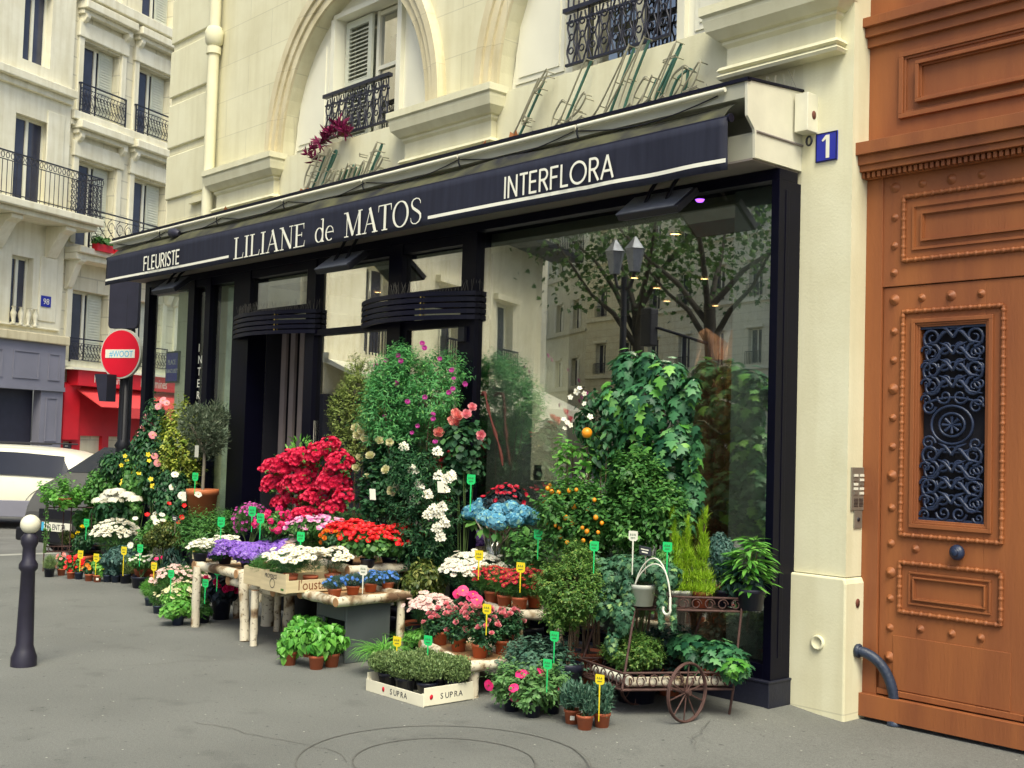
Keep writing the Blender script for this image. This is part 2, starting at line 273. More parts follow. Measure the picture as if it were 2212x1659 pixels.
# ------------------------------------------------------------------ leaves, petals and how they are strewn
def T_(v, f, mi=None): return (np.array(v, float), f, mi or [0] * len(f))
TP = {}
def blade(w, seg=2, droop=.18, fold=.12, peak=.4):
    v = [(0, 0, 0)]; f = []
    xs = [peak, .78] if seg == 2 else [peak]
    for x in xs:
        ww = w * (1 if x == peak else .62); z = -droop * x * x
        v += [(x, ww / 2, z + fold * ww), (x, 0, z), (x, -ww / 2, z + fold * ww)]
    v.append((1, 0, -droop))
    f += [(0, 2, 1), (0, 3, 2)]
    if seg == 2: f += [(1, 2, 5, 4), (2, 3, 6, 5), (4, 5, 7), (5, 6, 7)]
    else: f += [(1, 2, 4), (2, 3, 4)]
    return T_(v, f)
TP['oval'] = blade(.55); TP['lance'] = blade(.28, droop=.25); TP['basil'] = blade(.72, droop=.45, fold=.3, peak=.42); TP['round'] = blade(.95, 2, .05, .05, .45); TP['tiny'] = blade(.6, 1); TP['olive'] = blade(.2, 1, .05)
TP['needle'] = T_([(0, -.035, 0), (0, .035, 0), (1, 0, 0)], [(0, 1, 2)])
TP['grass'] = T_([(0, -.012, 0), (0, .012, 0), (.4, .014, .12), (.4, -.014, .12), (.75, .01, .10), (.75, -.01, .10), (1, 0, -.06)], [(0, 1, 2, 3), (3, 2, 4, 5), (5, 4, 6)])
_iv = [(0, 0), (.12, -.34), (.30, -.52), (.40, -.24), (.62, -.40), (.66, -.16), (1, 0), (.66, .16), (.62, .40), (.40, .24), (.30, .52), (.12, .34)]
TP['ivy'] = T_([(.36, 0, .05)] + [(x, y, -.12 * (x - .3) ** 2 - .25 * y * y) for x, y in _iv], [(0, i, i % 12 + 1) for i in range(1, 13)])
def daisy(n, w, eye=.22, lift=.06, droop=.0, inner=None):
    v = []; f = []; mi = []
    for k in range(n):
        a = 2 * PI * k / n; h = w
        c, s = math.cos(a), math.sin(a)
        def P(r, t, z): return (r * c - t * s, r * s + t * c, z)
        b = len(v); v += [P(.15, -h * .3, lift * .5), P(.15, h * .3, lift * .5), P(.68, h * .62, lift), P(1, h * .22, lift - droop), P(1, -h * .22, lift - droop), P(.68, -h * .62, lift)]; f.append((b, b + 5, b + 4, b + 3, b + 2, b + 1)); mi.append(0)
    b = len(v); v += [(eye * math.cos(q), eye * math.sin(q), lift + .05) for q in np.linspace(0, 2 * PI, 7)[:-1]] + [(0, 0, lift + .13)]
    for k in range(6): f.append((b + k, b + (k + 1) % 6, b + 6)); mi.append(1)
    return T_(v, f, mi)
TP['daisy'] = daisy(9, .42); TP['gerbera'] = daisy(12, .34, .26); TP['smalldaisy'] = daisy(6, .62, .24); TP['star5'] = daisy(5, .62, .12, .05); TP['petunia'] = daisy(5, 1.05, .16, .1, .12); TP['floret'] = daisy(4, .95, .1, .04)
def rose(layers=4, n=5, seed=1):
    rs = np.random.RandomState(seed); v = []; f = []
    for L_ in range(layers):
        R0 = 1 - .24 * L_; z0 = .12 * L_
        for k in range(n):
            a = 2 * PI * (k + .5 * (L_ % 2)) / n + rs.uniform(-.1, .1); c, s = math.cos(a), math.sin(a)
            def P(r, t, z): return (r * c - t * s, r * s + t * c, z)
            b = len(v); w = .72 * R0; v += [P(.08, 0, z0 - .1), P(R0 * .55, -w * .75, z0 + .12), P(R0 * .62, 0, z0 + .02), P(R0 * .55, w * .75, z0 + .12), P(R0 * .95, -w * .42, z0 + .35 + .12 * L_), P(R0, 0, z0 + .28 + .12 * L_), P(R0 * .95, w * .42, z0 + .35 + .12 * L_)]
            f += [(b, b + 1, b + 2), (b, b + 2, b + 3), (b + 1, b + 4, b + 5, b + 2), (b + 2, b + 5, b + 6, b + 3)]
    return T_(v, f)
TP['rose'] = rose(); TP['ruffle'] = rose(2, 6, 4); TP['ruffle1'] = rose(1, 5, 6)
def scatter(name, parent, specs, mats, origin_off=None):
    """specs: (template, positions, normals, directions, sizes, material offset)"""
    o0 = np.array(origin(parent)) if parent else np.zeros(3); VV = []; loops = []; starts = []; tots = []; mis = []; nv = 0; nl = 0
    for (tp, P, Nn, D, S, mo) in specs:
        if len(P) == 0: continue
        tv, tf, tm = tp; P = np.asarray(P, float); Nn = np.asarray(Nn, float); D = np.asarray(D, float); S = np.asarray(S, float)
        z = Nn / (np.linalg.norm(Nn, axis=1, keepdims=True) + 1e-9); x = D - z * (D * z).sum(1, keepdims=True); x /= np.linalg.norm(x, axis=1, keepdims=True) + 1e-9; y = np.cross(z, x)
        V_ = (P[:, None, :] + S[:, None, None] * (tv[None, :, 0:1] * x[:, None, :] + tv[None, :, 1:2] * y[:, None, :] + tv[None, :, 2:3] * z[:, None, :])) - o0
        n = len(P); k = len(tv); VV.append(V_.reshape(-1, 3)); fl = np.concatenate([np.array(f_) for f_ in tf]); ln = np.array([len(f_) for f_ in tf])
        loops.append((fl[None, :] + (nv + np.arange(n) * k)[:, None]).reshape(-1)); tt = np.tile(ln, n); tots.append(tt); starts.append(nl + np.concatenate([[0], np.cumsum(tt)[:-1]])); mis.append(np.tile(np.array(tm), n) + mo); nv += n * k; nl += int(tt.sum())
    me = bpy.data.meshes.new(name)
    if nv:
        V_ = np.concatenate(VV); lp_ = np.concatenate(loops); st = np.concatenate(starts); tt = np.concatenate(tots)
        me.vertices.add(nv); me.vertices.foreach_set("co", V_.astype(np.float32).ravel()); me.loops.add(nl); me.loops.foreach_set("vertex_index", lp_.astype(np.int32))
        me.polygons.add(len(tt)); me.polygons.foreach_set("loop_start", st.astype(np.int32)); me.polygons.foreach_set("loop_total", tt.astype(np.int32)); me.polygons.foreach_set("material_index", np.concatenate(mis).astype(np.int32))
        me.update(calc_edges=True); me.validate()
    for q in mats: me.materials.append(MATS[q])
    ob = bpy.data.objects.new(name, me); COL.objects.link(ob)
    if parent: ob.parent = parent
    return ob
# ------------------------------------------------------------------ ground
g = MB(); nx = 40
xs = np.concatenate([np.linspace(-10.9, -1, 6), np.linspace(-.5, 2.6, 14), np.linspace(4, 30, 4)]); ys = [-7.6, -4, -2.5, -1.5, -1, -.6, -.3, 0, .5]
def gz(x, y): return -.045 * float(np.clip((x - .0) / .35, 0, 1))
vs = [(x, y, gz(x, y)) for y in ys for x in xs]; nx = len(xs)
g.add(vs, [(j * nx + i, j * nx + i + 1, (j + 1) * nx + i + 1, (j + 1) * nx + i) for j in range(len(ys) - 1) for i in range(nx - 1)], 0, True)
g.add([(-10.9, .5, 0), (-9.0, .5, 0), (-9.0, 40, 0), (-10.9, 40, 0)], [(0, 1, 2, 3)])
structure(g.build('pavement', 'asphalt'))
g = MB(); g.add([(-150, -150, -.125), (150, -150, -.125), (150, 150, -.125), (-150, 150, -.125)], [(0, 1, 2, 3)]); structure(g.build('road', 'road_asphalt'))
g = MB(); g.box(-11.05, -10.898, -7.75, 40, -.3, .004); g.box(-11.05, 30, -7.75, -7.598, -.3, .004); structure(g.build('kerb', 'kerb_stone', bevel=.01))
g = MB()
for (cu, cv, rx_, nm_, lb_) in ((960, 1645, .46, 'manhole_seam', 'dark circular seam of a covered manhole sunk in the grey asphalt'), (960, 1645, .74, 'patch_seam', 'wider faint ring joint in the asphalt around the covered manhole')):
    c = at(cu, cv, z=0); g = MB()
    n = 48
    if rx_ > .6 and 0:      # octagonal patch joint
        pts = [(c[0] + rx_ * math.cos(a), c[1] + rx_ * math.sin(a)) for a in np.linspace(0, 2 * PI, 33)]
    else: pts = [(c[0] + rx_ * math.cos(a), c[1] + rx_ * math.sin(a)) for a in np.linspace(0, 2 * PI, n + 1)]
    for i in range(len(pts) - 1):
        p, q = np.array(pts[i]), np.array(pts[i + 1]); t = (q - p) / np.linalg.norm(q - p); nn = np.array([-t[1], t[0]]) * .0045
        g.add([(*(p + nn), .004), (*(p - nn), .004), (*(q - nn), .004), (*(q + nn), .004)], [(0, 1, 2, 3)])
    rooted(g, nm_, 'joint_dark', lb_, 'pavement joint', c)
rng = random.Random(8)
for k, (u, v, a, L_) in enumerate(((420, 1560, .4, 1.3), (1500, 1610, 2.2, .7), (250, 1440, 1.2, .9))):
    c = at(u, v, z=0); g = MB(); p = c[:2].copy(); ang = a
    for i in range(int(L_ / .07)):
        ang += rng.uniform(-.5, .5); q = p + .07 * np.array([math.cos(ang), math.sin(ang)]); nn = np.array([-math.sin(ang), math.cos(ang)]) * .0022; g.add([(*(p + nn), .003), (*(p - nn), .003), (*(q - nn), .003), (*(q + nn), .003)], [(0, 1, 2, 3)]); p = q; ang += (a - ang) * .3
    rooted(g, 'pavement_crack', 'joint_dark', 'thin wandering crack in the grey asphalt pavement', 'crack', c, 'cracks in the pavement')

# ------------------------------------------------------------------ corner building
B = thing('corner_building', 'cream stone corner building with arched windows above the dark flower shop front', 'building', (-9.28, .24, 0))
YW, ZS = .24, 4.58
ARCH = [(-5.31, 1.26, 1.5), (-1.80, 1.26, 1.5)]
wl = MB(); TOP = 9.0
def wrect(x0, x1, z0, z1): wl.add([(x0, YW, z0), (x1, YW, z0), (x1, YW, z1), (x0, YW, z1)], [(0, 1, 2, 3)])
edges = [-9.28]
for cx, rx, rz in ARCH:
    edges += [cx - rx, cx + rx]
edges.append(.38)
for i in range(0, len(edges), 2): wrect(edges[i], edges[i + 1], ZS, TOP)
for cx, rx, rz in ARCH:
    th = np.linspace(PI, 0, 33)
    for a, b_ in zip(th[:-1], th[1:]):
        xa, xb = cx + rx * math.cos(a), cx + rx * math.cos(b_); za, zb = 4.62 + rz * math.sin(a), 4.62 + rz * math.sin(b_)
        wl.add([(xa, YW, za), (xb, YW, zb), (xb, YW, TOP), (xa, YW, TOP)], [(0, 1, 2, 3)])
        wl.add([(xa, YW, za), (xb, YW, zb), (xb, YW + .16, zb), (xa, YW + .16, za)], [(3, 2, 1, 0)])
    for x in (cx - rx, cx + rx):
        wl.add([(x, YW, ZS), (x, YW, 4.62), (x, YW + .16, 4.62), (x, YW + .16, ZS)], [(0, 1, 2, 3)])
wrect(-9.28, .38, 3.3, ZS)
wl.add([(-9.28, YW, 3.3), (-9.28, 14, 3.3), (-9.28, 14, TOP), (-9.28, YW, TOP)], [(0, 1, 2, 3)])          # side street face
wl.add([(-8.86, YW, 0), (-8.86, 14, 0), (-8.86, 14, 3.3), (-8.86, YW, 3.3)], [(0, 1, 2, 3)])
wl.add([(-9.28, YW, 3.3), (-8.86, YW, 3.3), (-8.86, 14, 3.3), (-9.28, 14, 3.3)], [(0, 1, 2, 3)])
wrect(-8.86, -7.2, 0, 3.3)
wl.add([(-9.28, YW, TOP), (12, YW, TOP), (12, 14, TOP), (-9.28, 14, TOP)], [(0, 1, 2, 3)])
wl.add([(2.72, YW, -.1), (12, YW, -.1), (12, YW, TOP), (2.72, YW, TOP)], [(0, 1, 2, 3)])
wl.add([(.38, YW, 5.6), (2.72, YW, 5.6), (2.72, YW, TOP), (.38, YW, TOP)], [(0, 1, 2, 3)])
wl.build('wall', 'ashlar', B)
# smooth render panels under the windows and the pilaster by the carriage door
pl = MB(); pl.box(.0, .38, YW - .004, .50, .84, 5.6)
pl.build('pilaster', 'plain_stone', B)
pl = MB(); q = [(-.035, -.1), (.40, -.1), (.40, .80), (.385, .835), (-.02, .835), (-.035, .80)]
pl.prism(q, (0, YW - .035, 0), (1, 0, 0), (0, 0, 1), (0, .26, 0)); pl.build('pilaster_base', 'plain_stone', B, bevel=.012)
pl = MB(); pl.box(2.34, 2.75, YW - .03, .42, -.1, 5.6); pl.build('pilaster', 'plain_stone', B)
pl = MB(); pl.box(-6.57, -4.06, YW - .006, YW + .01, 3.9, 4.575); pl.box(-3.06, -.56, YW - .006, YW + .01, 3.9, 4.575); pl.build('render_band', 'plain_stone', B)
# round wall cap on the pilaster base and rusty hole in the jamb
c = at(1767, 1388, y=YW - .035); m = MB(); m.lathe([(0, .006), (.028, .006), (.033, .016), (.044, .018), (.047, .006), (.047, 0)], (0, 0, 0), 20)
m.v = [(c[0] + x, c[1] - z, c[2] + y) for x, y, z in m.v]; m.build('wall_cap', 'plain_stone', B, shade=True)
c = at(1852, 1303, x=.40); m = MB(); m.lathe([(0, .003), (.022, .004), (.022, 0)], (0, 0, 0), 14); m.v = [(.401 + z, c[1] + x, c[2] + 1.3 * y) for x, y, z in m.v]; m.build('rusty_hole', 'rust_brown', B)

# imposts / cornices
def impost(x0, x1, zt, zb, proj, name='impost', x_in=None, low=True):
    P = lambda a: YW - proj * a
    prof = [(YW + .02, zt), (P(1), zt), (P(1), zt - .06), (P(.9), zt - .075), (P(.9), zt - .10), (P(.82), zt - .17), (P(.55), zt - .225), (P(.42), zt - .235), (P(.42), zt - .255), (P(.30), zt - .28), (P(.30), zb + .12), (P(.30), zb + .1), (P(.48), zb + .085), (P(.55), zb + .06), (P(.42), zb + .045), (P(.55), zb + .02), (P(.5), zb), (YW + .02, zb)]
    m = MB(); rings = []
    for (yy, zz) in prof:
        pr = YW - yy; rings.append([(x0 + (proj - pr) * .9, yy, zz), (x1 - (proj - pr) * .9, yy, zz)])
    k = len(prof)
    for i in range(k - 1):
        a, b_ = rings[i]; c_, d_ = rings[i + 1]
        m.add([a, b_, d_, c_], [(0, 3, 2, 1)])
        m.add([a, c_, (c_[0], YW + .02, c_[2]), (a[0], YW + .02, a[2])], [(0, 1, 2, 3)]); m.add([b_, d_, (d_[0], YW + .02, d_[2]), (b_[0], YW + .02, b_[2])], [(3, 2, 1, 0)])
    return m.build(name, 'plain_stone', B)
impost(-8.02, -6.5, 4.62, 4.10, .20); impost(-4.42, -2.95, 4.62, 4.10, .20); impost(-.72, .42, 4.66, 4.16, .22)
m = MB(); m.box(-9.285, -8.35, YW - .05, YW + .02, 4.05, 4.13); m.box(-9.285, -8.35, YW - .03, YW + .02, 4.13, 4.17); m.box(-8.6, -8.2, YW - .06, YW + .02, 4.34, 4.40); m.build('string_course', 'plain_stone', B)
# raised quoin panels left of the drainpipe
for (u0, v0, u1, v1) in ((378, 130, 462, 108), (380, 216, 461, 188), (376, 291, 456, 257), (374, 400, 448, 378)):
    p0, p1 = at(u0, v0, y=YW), at(u1, v1, y=YW)
for z0, z1 in ((4.48, 5.02), (5.12, 5.66), (5.76, 6.34), (6.44, 7.0), (7.1, 7.7)):
    m = MB(); m.box(-9.30, -8.30, YW - .03, YW + .02, z0, z1); m.build('quoin', 'plain_stone', B, bevel=.012)
# drainpipe
m = MB(); px = -8.04; m.tube([(px, YW - .10, 4.02), (px, YW - .10, 8.9)], .065, 14); m.tube([(px, YW - .10, 6.02), (px, YW - .10, 6.10)], .085, 14); m.lathe([(.07, 0), (.10, .03), (.11, .16), (.08, .22)], (px, YW - .1, 6.12), 14); m.build('drainpipe', 'plain_stone', B, shade=None)
# archivolts
for cx, rx, rz in ARCH:
    m = MB(); th = np.linspace(PI, 0, 49); steps = [(.02, .03), (.09, .03), (.09, .055), (.17, .055), (.17, .08), (.25, .085), (.27, .03), (.27, 0)]
    rows = []
    for a in th:
        rows.append([(cx + (rx + o_) * math.cos(a), YW - h_, 4.62 + (rz + o_) * math.sin(a)) for o_, h_ in [(0, 0), (0, .03)] + steps])
    n = len(rows[0]); m.add([p for r_ in rows for p in r_], [(i * n + j, i * n + j + 1, (i + 1) * n + j + 1, (i + 1) * n + j) for i in range(len(rows) - 1) for j in range(n - 1)])
    m.build('arch_moulding', 'tan_stone', B)
# infill panelling and windows inside the arches
for wi, (cx, rx, rz) in enumerate(ARCH):
    wx0, wx1 = (-5.79, -4.70) if wi == 0 else (-2.27, -1.18)
    WT = 5.93
    m = MB(); yp = .385
    def arcz(x): return 4.62 + rz * math.sqrt(max(0, 1 - ((x - cx) / rx) ** 2))
    for a0, a1 in ((cx - rx, wx0), (wx1, cx + rx)):
        X = np.linspace(a0, a1, 10)
        for xa, xb in zip(X[:-1], X[1:]): m.add([(xa, yp, ZS), (xb, yp, ZS), (xb, yp, arcz(xb)), (xa, yp, arcz(xa))], [(0, 1, 2, 3)])
        # raised inner panel
        i0, i1 = (a0 + .06, a1 - .14) if a0 < wx0 else (a0 + .14, a1 - .06)
        X = np.linspace(i0 + (.0), i1, 10); rim = []
        low = [(i0, ZS + .09), (i1, ZS + .09)]; top_ = [(x, max(ZS + .12, arcz(x) - .14)) for x in X[::-1]]
        poly = low + top_
        m.prism(poly, (0, yp - .012, 0), (1, 0, 0), (0, 0, 1), (0, .02, 0))
        poly2 = [(i0 + .05, ZS + .14), (i1 - .05, ZS + .14)] + [(x, max(ZS + .17, arcz(x) - .2)) for x in np.linspace(i1 - .05, i0 + .05, 9)]
        m.prism(poly2, (0, yp - .022, 0), (1, 0, 0), (0, 0, 1), (0, .015, 0))
    X = np.linspace(wx0, wx1, 8)
    for xa, xb in zip(X[:-1], X[1:]): m.add([(xa, yp, WT), (xb, yp, WT), (xb, yp, max(WT, arcz(xb))), (xa, yp, max(WT, arcz(xa)))], [(0, 1, 2, 3)])
    m.box(wx0 - .07, wx0, yp - .05, yp + .12, ZS, WT); m.box(wx1, wx1 + .07, yp - .05, yp + .12, ZS, WT); m.box(wx0 - .05, wx1 + .05, yp - .04, yp + .12, WT, WT + .05); m.box(wx0 - .0, wx1, yp - .1, yp + .12, ZS - .02, ZS + .02)
    m.build('arch_panelling', 'white_paint', B)
    # window with frame and pane
    yb = yp + .16; m = MB(); cxm = (wx0 + wx1) / 2
    x_s = wx0 + (wx1 - wx0) * (.46 if wi == 0 else .05)
    for a0, a1 in ((x_s, x_s + .045), (wx1 - .05, wx1)): m.box(a0, a1, yb - .03, yb + .03, ZS, WT)
    for z in (ZS, 5.32, WT - .05) if wi == 0 else (ZS, 5.15, WT - .05): m.box(x_s + .045, wx1 - .05, yb - .025, yb + .025, z, z + .04)
    if wi == 1: m.box(cxm - .03, cxm + .03, yb - .03, yb + .03, ZS + .04, WT - .05)
    wf = m.build('window_frame', 'white_paint', B); m = MB(); m.add([(wx0, yb, ZS), (wx1, yb, ZS), (wx1, yb, WT), (wx0, yb, WT)], [(0, 1, 2, 3)]); m.build('pane', 'window_glass', wf)
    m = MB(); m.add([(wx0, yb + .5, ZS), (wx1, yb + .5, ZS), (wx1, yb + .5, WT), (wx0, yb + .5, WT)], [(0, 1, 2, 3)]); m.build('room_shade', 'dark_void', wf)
    if wi == 0:      # louvred shutter folded against the left reveal
        m = MB(); sx0, sx1 = wx0 + .02, x_s - .02; ys_ = yp + .08
        m.box(sx0, sx0 + .06, ys_, ys_ + .03, ZS + .02, WT - .02); m.box(sx1 - .06, sx1, ys_, ys_ + .03, ZS + .02, WT - .02)
        for z in (ZS + .02, 5.2, WT - .09): m.box(sx0 + .06, sx1 - .06, ys_, ys_ + .03, z, z + .07)
        for z in np.arange(ZS + .12, WT - .1, .042): m.obox(((sx0 + sx1) / 2, ys_ + .015, z), ((sx1 - sx0) / 2 - .06, 0, 0), (0, .016, .014), (0, -.002, .003))
        m.build('shutter', 'shutter_paint', B)
    # cast iron window guard
    m = MB(); yr = YW + .02; zr0, zr1 = ZS + .06, ZS + .50
    m.box(wx0 - .03, wx1 + .03, yr - .025, yr + .025, zr1, zr1 + .035); m.box(wx0, wx1, yr - .012, yr + .012, zr0, zr0 + .02); m.box(wx0, wx1, yr - .01, yr + .01, zr1 - .09, zr1 - .075)
    nb = 9; dx = (wx1 - wx0) / nb
    for i in range(nb):
        x = wx0 + dx * (i + .5)
        for sgn in (-1, 1):
            pts = [(x + sgn * (.012 + .030 * math.sin(t * PI * 2.0) ** 2 + .008), yr, zr0 + .02 + t * (zr1 - zr0 - .04)) for t in np.linspace(0, 1, 15)]
            m.tube(pts, .0085, 5, caps=False)
        for zc in (.12, .23, .34): m.tube([(x + .026 * math.cos(a), yr - .006, zr0 + zc + .026 * math.sin(a)) for a in np.linspace(0, 2 * PI, 9)], .007, 5, caps=False)
        m.tube([(x + dx / 2, yr, zr0), (x + dx / 2, yr, zr1)], .007, 5, caps=False); m.lathe([(0, 0), (.014, .01), (.018, .022), (.006, .04), (0, .045)], (x + dx / 2, yr, zr1 - .13), 6)
    if wi == 1:     # second tier, taller railing filling the view
        for x in np.linspace(wx0, wx1, 19):
            m.tube([(x, yr + .01, zr1), (x, yr + .01, zr1 + .35)], .008, 5, caps=False)
            m.tube([(x + .03 * math.cos(a), yr, zr1 + .18 + .05 * math.sin(a)) for a in np.linspace(0, 2 * PI, 9)], .008, 5, caps=False)
        m.box(wx0 - .03, wx1 + .03, yr - .025, yr + .025, zr1 + .35, zr1 + .385)
    m.build('window_guard', 'dark_iron', B)

# ------------------------------------------------------------------ carriage door
YD = .43
cdn = MB(); D0 = .38; LX0, LX1 = .50, 1.42; MID = LX1
zt = 3.43                                     # transom cornice
cdn.box(D0 - .0, LX0 - .004, YD - .02, YD + .1, .06, 3.36); cdn.box(2.34 + .0, 2.345, YD - .02, YD + .1, .06, 3.36)
cdn.box(D0, 2.34, YD - .01, YD + .1, 2.665, 3.36)
cdn.box(D0, 2.34, YD - .01, YD + .1, 3.60, 5.6)
cdn.box(D0 - .04, 2.34, YD - .16, YD + .1, 3.50, 3.58); cdn.box(D0 - .035, 2.34, YD - .13, YD + .1, 3.44, 3.50); cdn.box(D0 - .03, 2.34, YD - .11, YD + .1, 3.40, 3.44); cdn.box(D0, 2.34, YD - .05, YD + .1, 3.36, 3.40)
for x in np.arange(D0 + .0, 2.34, .036): cdn.box(x, x + .022, YD - .085, YD - .05, 3.362, 3.398)
cdn.box(D0 - .02, 2.34, YD - .10, YD + .1, 4.34, 4.40); cdn.box(D0 - .02, 2.34, YD - .07, YD + .1, 4.28, 4.34); cdn.box(D0 - .02, 2.34, YD - .04, YD + .1, 4.22, 4.28)
cdn.box(D0, 2.34, YD - .06, YD + .1, -.02, .12)
def raised_frame(m, x0, x1, z0, z1, y, w=.03, h=.02):
    for a, b_, c_, d_ in ((x0, x1, z0, z0 + w), (x0, x1, z1 - w, z1), (x0, x0 + w, z0 + w, z1 - w), (x1 - w, x1, z0 + w, z1 - w)):
        m.box(a, b_, y - h, y, c_, d_)
    for a, b_, c_, d_ in ((x0 + w, x1 - w, z0 + w, z0 + w * 1.5), (x0 + w, x1 - w, z1 - w * 1.5, z1 - w), (x0 + w, x0 + w * 1.5, z0 + w * 1.5, z1 - w * 1.5), (x1 - w * 1.5, x1 - w, z0 + w * 1.5, z1 - w * 1.5)):
        m.box(a, b_, y - h * .5, y, c_, d_)
raised_frame(cdn, .60, 2.12, 3.72, 4.14, YD - .01, .03, .025); raised_frame(cdn, .72, 2.0, 3.80, 4.06, YD - .01, .022, .04)
door = cdn.build('carriage_door', 'orange_wood', B, bevel=.004)
def rope(m, x0, x1, z0, z1, y):
    """egg-and-reel moulding round a rectangle"""
    def run(p, q):
        p, q = np.array(p), np.array(q); L_ = np.linalg.norm(q - p); n = max(2, int(L_ / .055)); t = (q - p) / L_
        m.tube([p, q], .013, 6)
        for i in range(n):
            c = p + t * L_ * (i + .5) / n
            m.tube([c - t * .019, c - t * .013, c, c + t * .013, c + t * .019], [.004, .012, .018, .012, .004], 7)
            e = p + t * L_ * i / n
            m.tube([e - t * .005, e, e + t * .005], [.011, .015, .011], 6)
    run((x0, y, z0), (x1, y, z0)); run((x0, y, z1), (x1, y, z1)); run((x0, y, z0), (x0, y, z1)); run((x1, y, z0), (x1, y, z1))
def stud(m, x, z, y, r=.022):
    m.lathe([(0, r * .95), (r * .35, r * .85), (r * .45, r * .55), (r * .75, r * .5), (r * .9, r * .2), (r * 1.15, r * .12), (r * 1.2, 0)], (0, 0, 0), 12)
def studs(pts, y, parent):
    """one mesh per stud"""
    for (x, z, r) in pts:
        m = MB(); stud(m, x, z, y, r); m.v = [(x + a, y - c_, z + b_) for a, b_, c_ in m.v]
        m.build('stud', 'orange_wood', parent)
def leaf_door(mx):
    X = lambda x: x if not mx else 2 * MID - x + .004
    XX = lambda a, b_: (min(X(a), X(b_)), max(X(a), X(b_)))
    y = YD + .0; m = MB(); gx0, gx1, gz0, gz1 = .75, 1.17, 1.22, 2.40
    a, b_ = XX(LX0, LX1)
    for x0, x1, z0, z1 in ((LX0, gx0, .13, 2.66), (gx1, LX1, .13, 2.66), (gx0, gx1, .13, gz0), (gx0, gx1, gz1, 2.66)):
        p, q = XX(x0, x1); m.box(p, q, y, y + .07, z0, z1)
    p, q = XX(.70, 1.22); raised_frame(m, p, q, 1.17, 2.45, y, .025, .018)
    p, q = XX(.64, 1.28); p2, q2 = XX(.70, 1.22)
    raised_frame(m, p2, q2, .70, .90, y, .012, .012); raised_frame(m, p2 + .03, q2 - .03, .73, .87, y, .01, .02)
    p3, q3 = XX(.60, 1.34); m.box(p3, q3, y - .006, y, .17, .50); m.box(a, b_, y - .02, y, .13, .165)
    lf = m.build('door_leaf', 'orange_wood', door, bevel=.003)
    m = MB(); rope(m, p, q, 1.12, 2.50, y - .008); rope(m, p, q, .65, .95, y - .008); m.build('rope_moulding', 'orange_wood', door)
    # iron scroll grille
    m = MB(); yg = y + .015; gcx = (X(gx0) + X(gx1)) / 2; hw = .2
    m.box(gcx - .212, gcx + .212, yg - .006, yg + .006, gz0, gz0 + .015); m.box(gcx - .212, gcx + .212, yg - .006, yg + .006, gz1 - .015, gz1)
    rng = random.Random(4)
    def spiral(cx_, cz_, r0, turns, a0, s_=1, rr=.009):
        pts = []
        for t in np.linspace(0, 1, int(10 * turns) + 4):
            rr_ = r0 * (1 - .78 * t); an = a0 + s_ * t * turns * 2 * PI
            pts.append((cx_ + rr_ * math.cos(an), yg - .004 * math.sin(t * 6), cz_ + rr_ * math.sin(an)))
        m.tube(pts, [rr * (1.1 - .4 * k / len(pts)) for k in range(len(pts))], 6, caps=False)
        m.lathe([(0, .008), (.01, .004), (.012, 0)], (pts[-1][0], yg, pts[-1][2]), 6)
    for s_ in (-1, 1):
        for k, zc in enumerate((2.33, 2.23, 2.13, 2.03, 1.62, 1.52, 1.42, 1.33)):
            spiral(gcx + s_ * .135, zc, .062, 1.5, PI / 2 if k % 2 else -PI / 2, s_, .0095); spiral(gcx + s_ * .05, zc - .06, .048, 1.3, 0 if s_ > 0 else PI, -s_, .008)
            spiral(gcx + s_ * .17, zc - .08, .035, 1.2, PI, s_, .008)
            m.tube([(gcx, yg, zc + .05), (gcx + s_ * .06, yg - .006, zc + .03), (gcx + s_ * .11, yg, zc - .03), (gcx + s_ * .19, yg - .005, zc - .04)], [.005, .013, .012, .004], 6)
            m.tube([(gcx, yg, zc), (gcx + s_ * .04, yg - .008, zc + .05), (gcx + s_ * .09, yg, zc + .07)], [.012, .011, .003], 6)
        for zc in (1.69, 1.91): spiral(gcx + s_ * .15, zc, .045, 1.4, 0, s_ * (1 if zc > 1.8 else -1), .009)
    for rr_ in (.115, .07): m.tube([(gcx + 1.15 * rr_ * math.cos(a), yg - .004, 1.80 + rr_ * math.sin(a)) for a in np.linspace(0, 2 * PI, 25)], .0085, 6, caps=False)
    for a in np.linspace(0, 2 * PI, 9)[:-1]: m.tube([(gcx, yg - .004, 1.80), (gcx + .06 * math.cos(a), yg - .004, 1.80 + .05 * math.sin(a))], [.006, .012], 5)
    for zz in (1.665, 1.935): m.tube([(gcx + .16 * t, yg, zz + .03 * (1 - t * t) * (1 if zz > 1.8 else -1)) for t in np.linspace(-1, 1, 9)], .009, 6)
    m.build('scroll_grille', 'grille_blue', door)
    m = MB(); p, q = XX(gx0, gx1); m.add([(p, y + .06, gz0), (q, y + .06, gz0), (q, y + .06, gz1), (p, y + .06, gz1)], [(0, 1, 2, 3)]); m.build('grille_backing', 'dark_void', door)
    st = [(X(.575), z, .03 if i % 3 == 0 else .022) for i, z in enumerate((2.58, 2.38, 2.20, 2.02, 1.84, 1.66, 1.48, 1.28, 1.06, .88, .72, .54, .36))] + [(X(x), 2.58, r_) for x, r_ in ((.76, .022), (.95, .028), (1.14, .022))] + [(X(x), .56, .022) for x in (.78, .98, 1.16)] + [(X(.74), 1.04, .022)]
    studs(st, y, door)
    if not mx:
        m = MB(); c = at(2068, 1190, y=YD - .03); m.lathe([(0, .075), (.02, .075), (.024, .068), (.014, .064), (.03, .06), (.045, .045), (.047, .03), (.03, .012), (.02, 0)], (0, 0, 0), 20)
        m.v = [(c[0] + a_, YD - c_, 1.045 + b_) for a_, b_, c_ in m.v]; m.build('door_knob', 'grille_blue', door)
leaf_door(False); leaf_door(True)
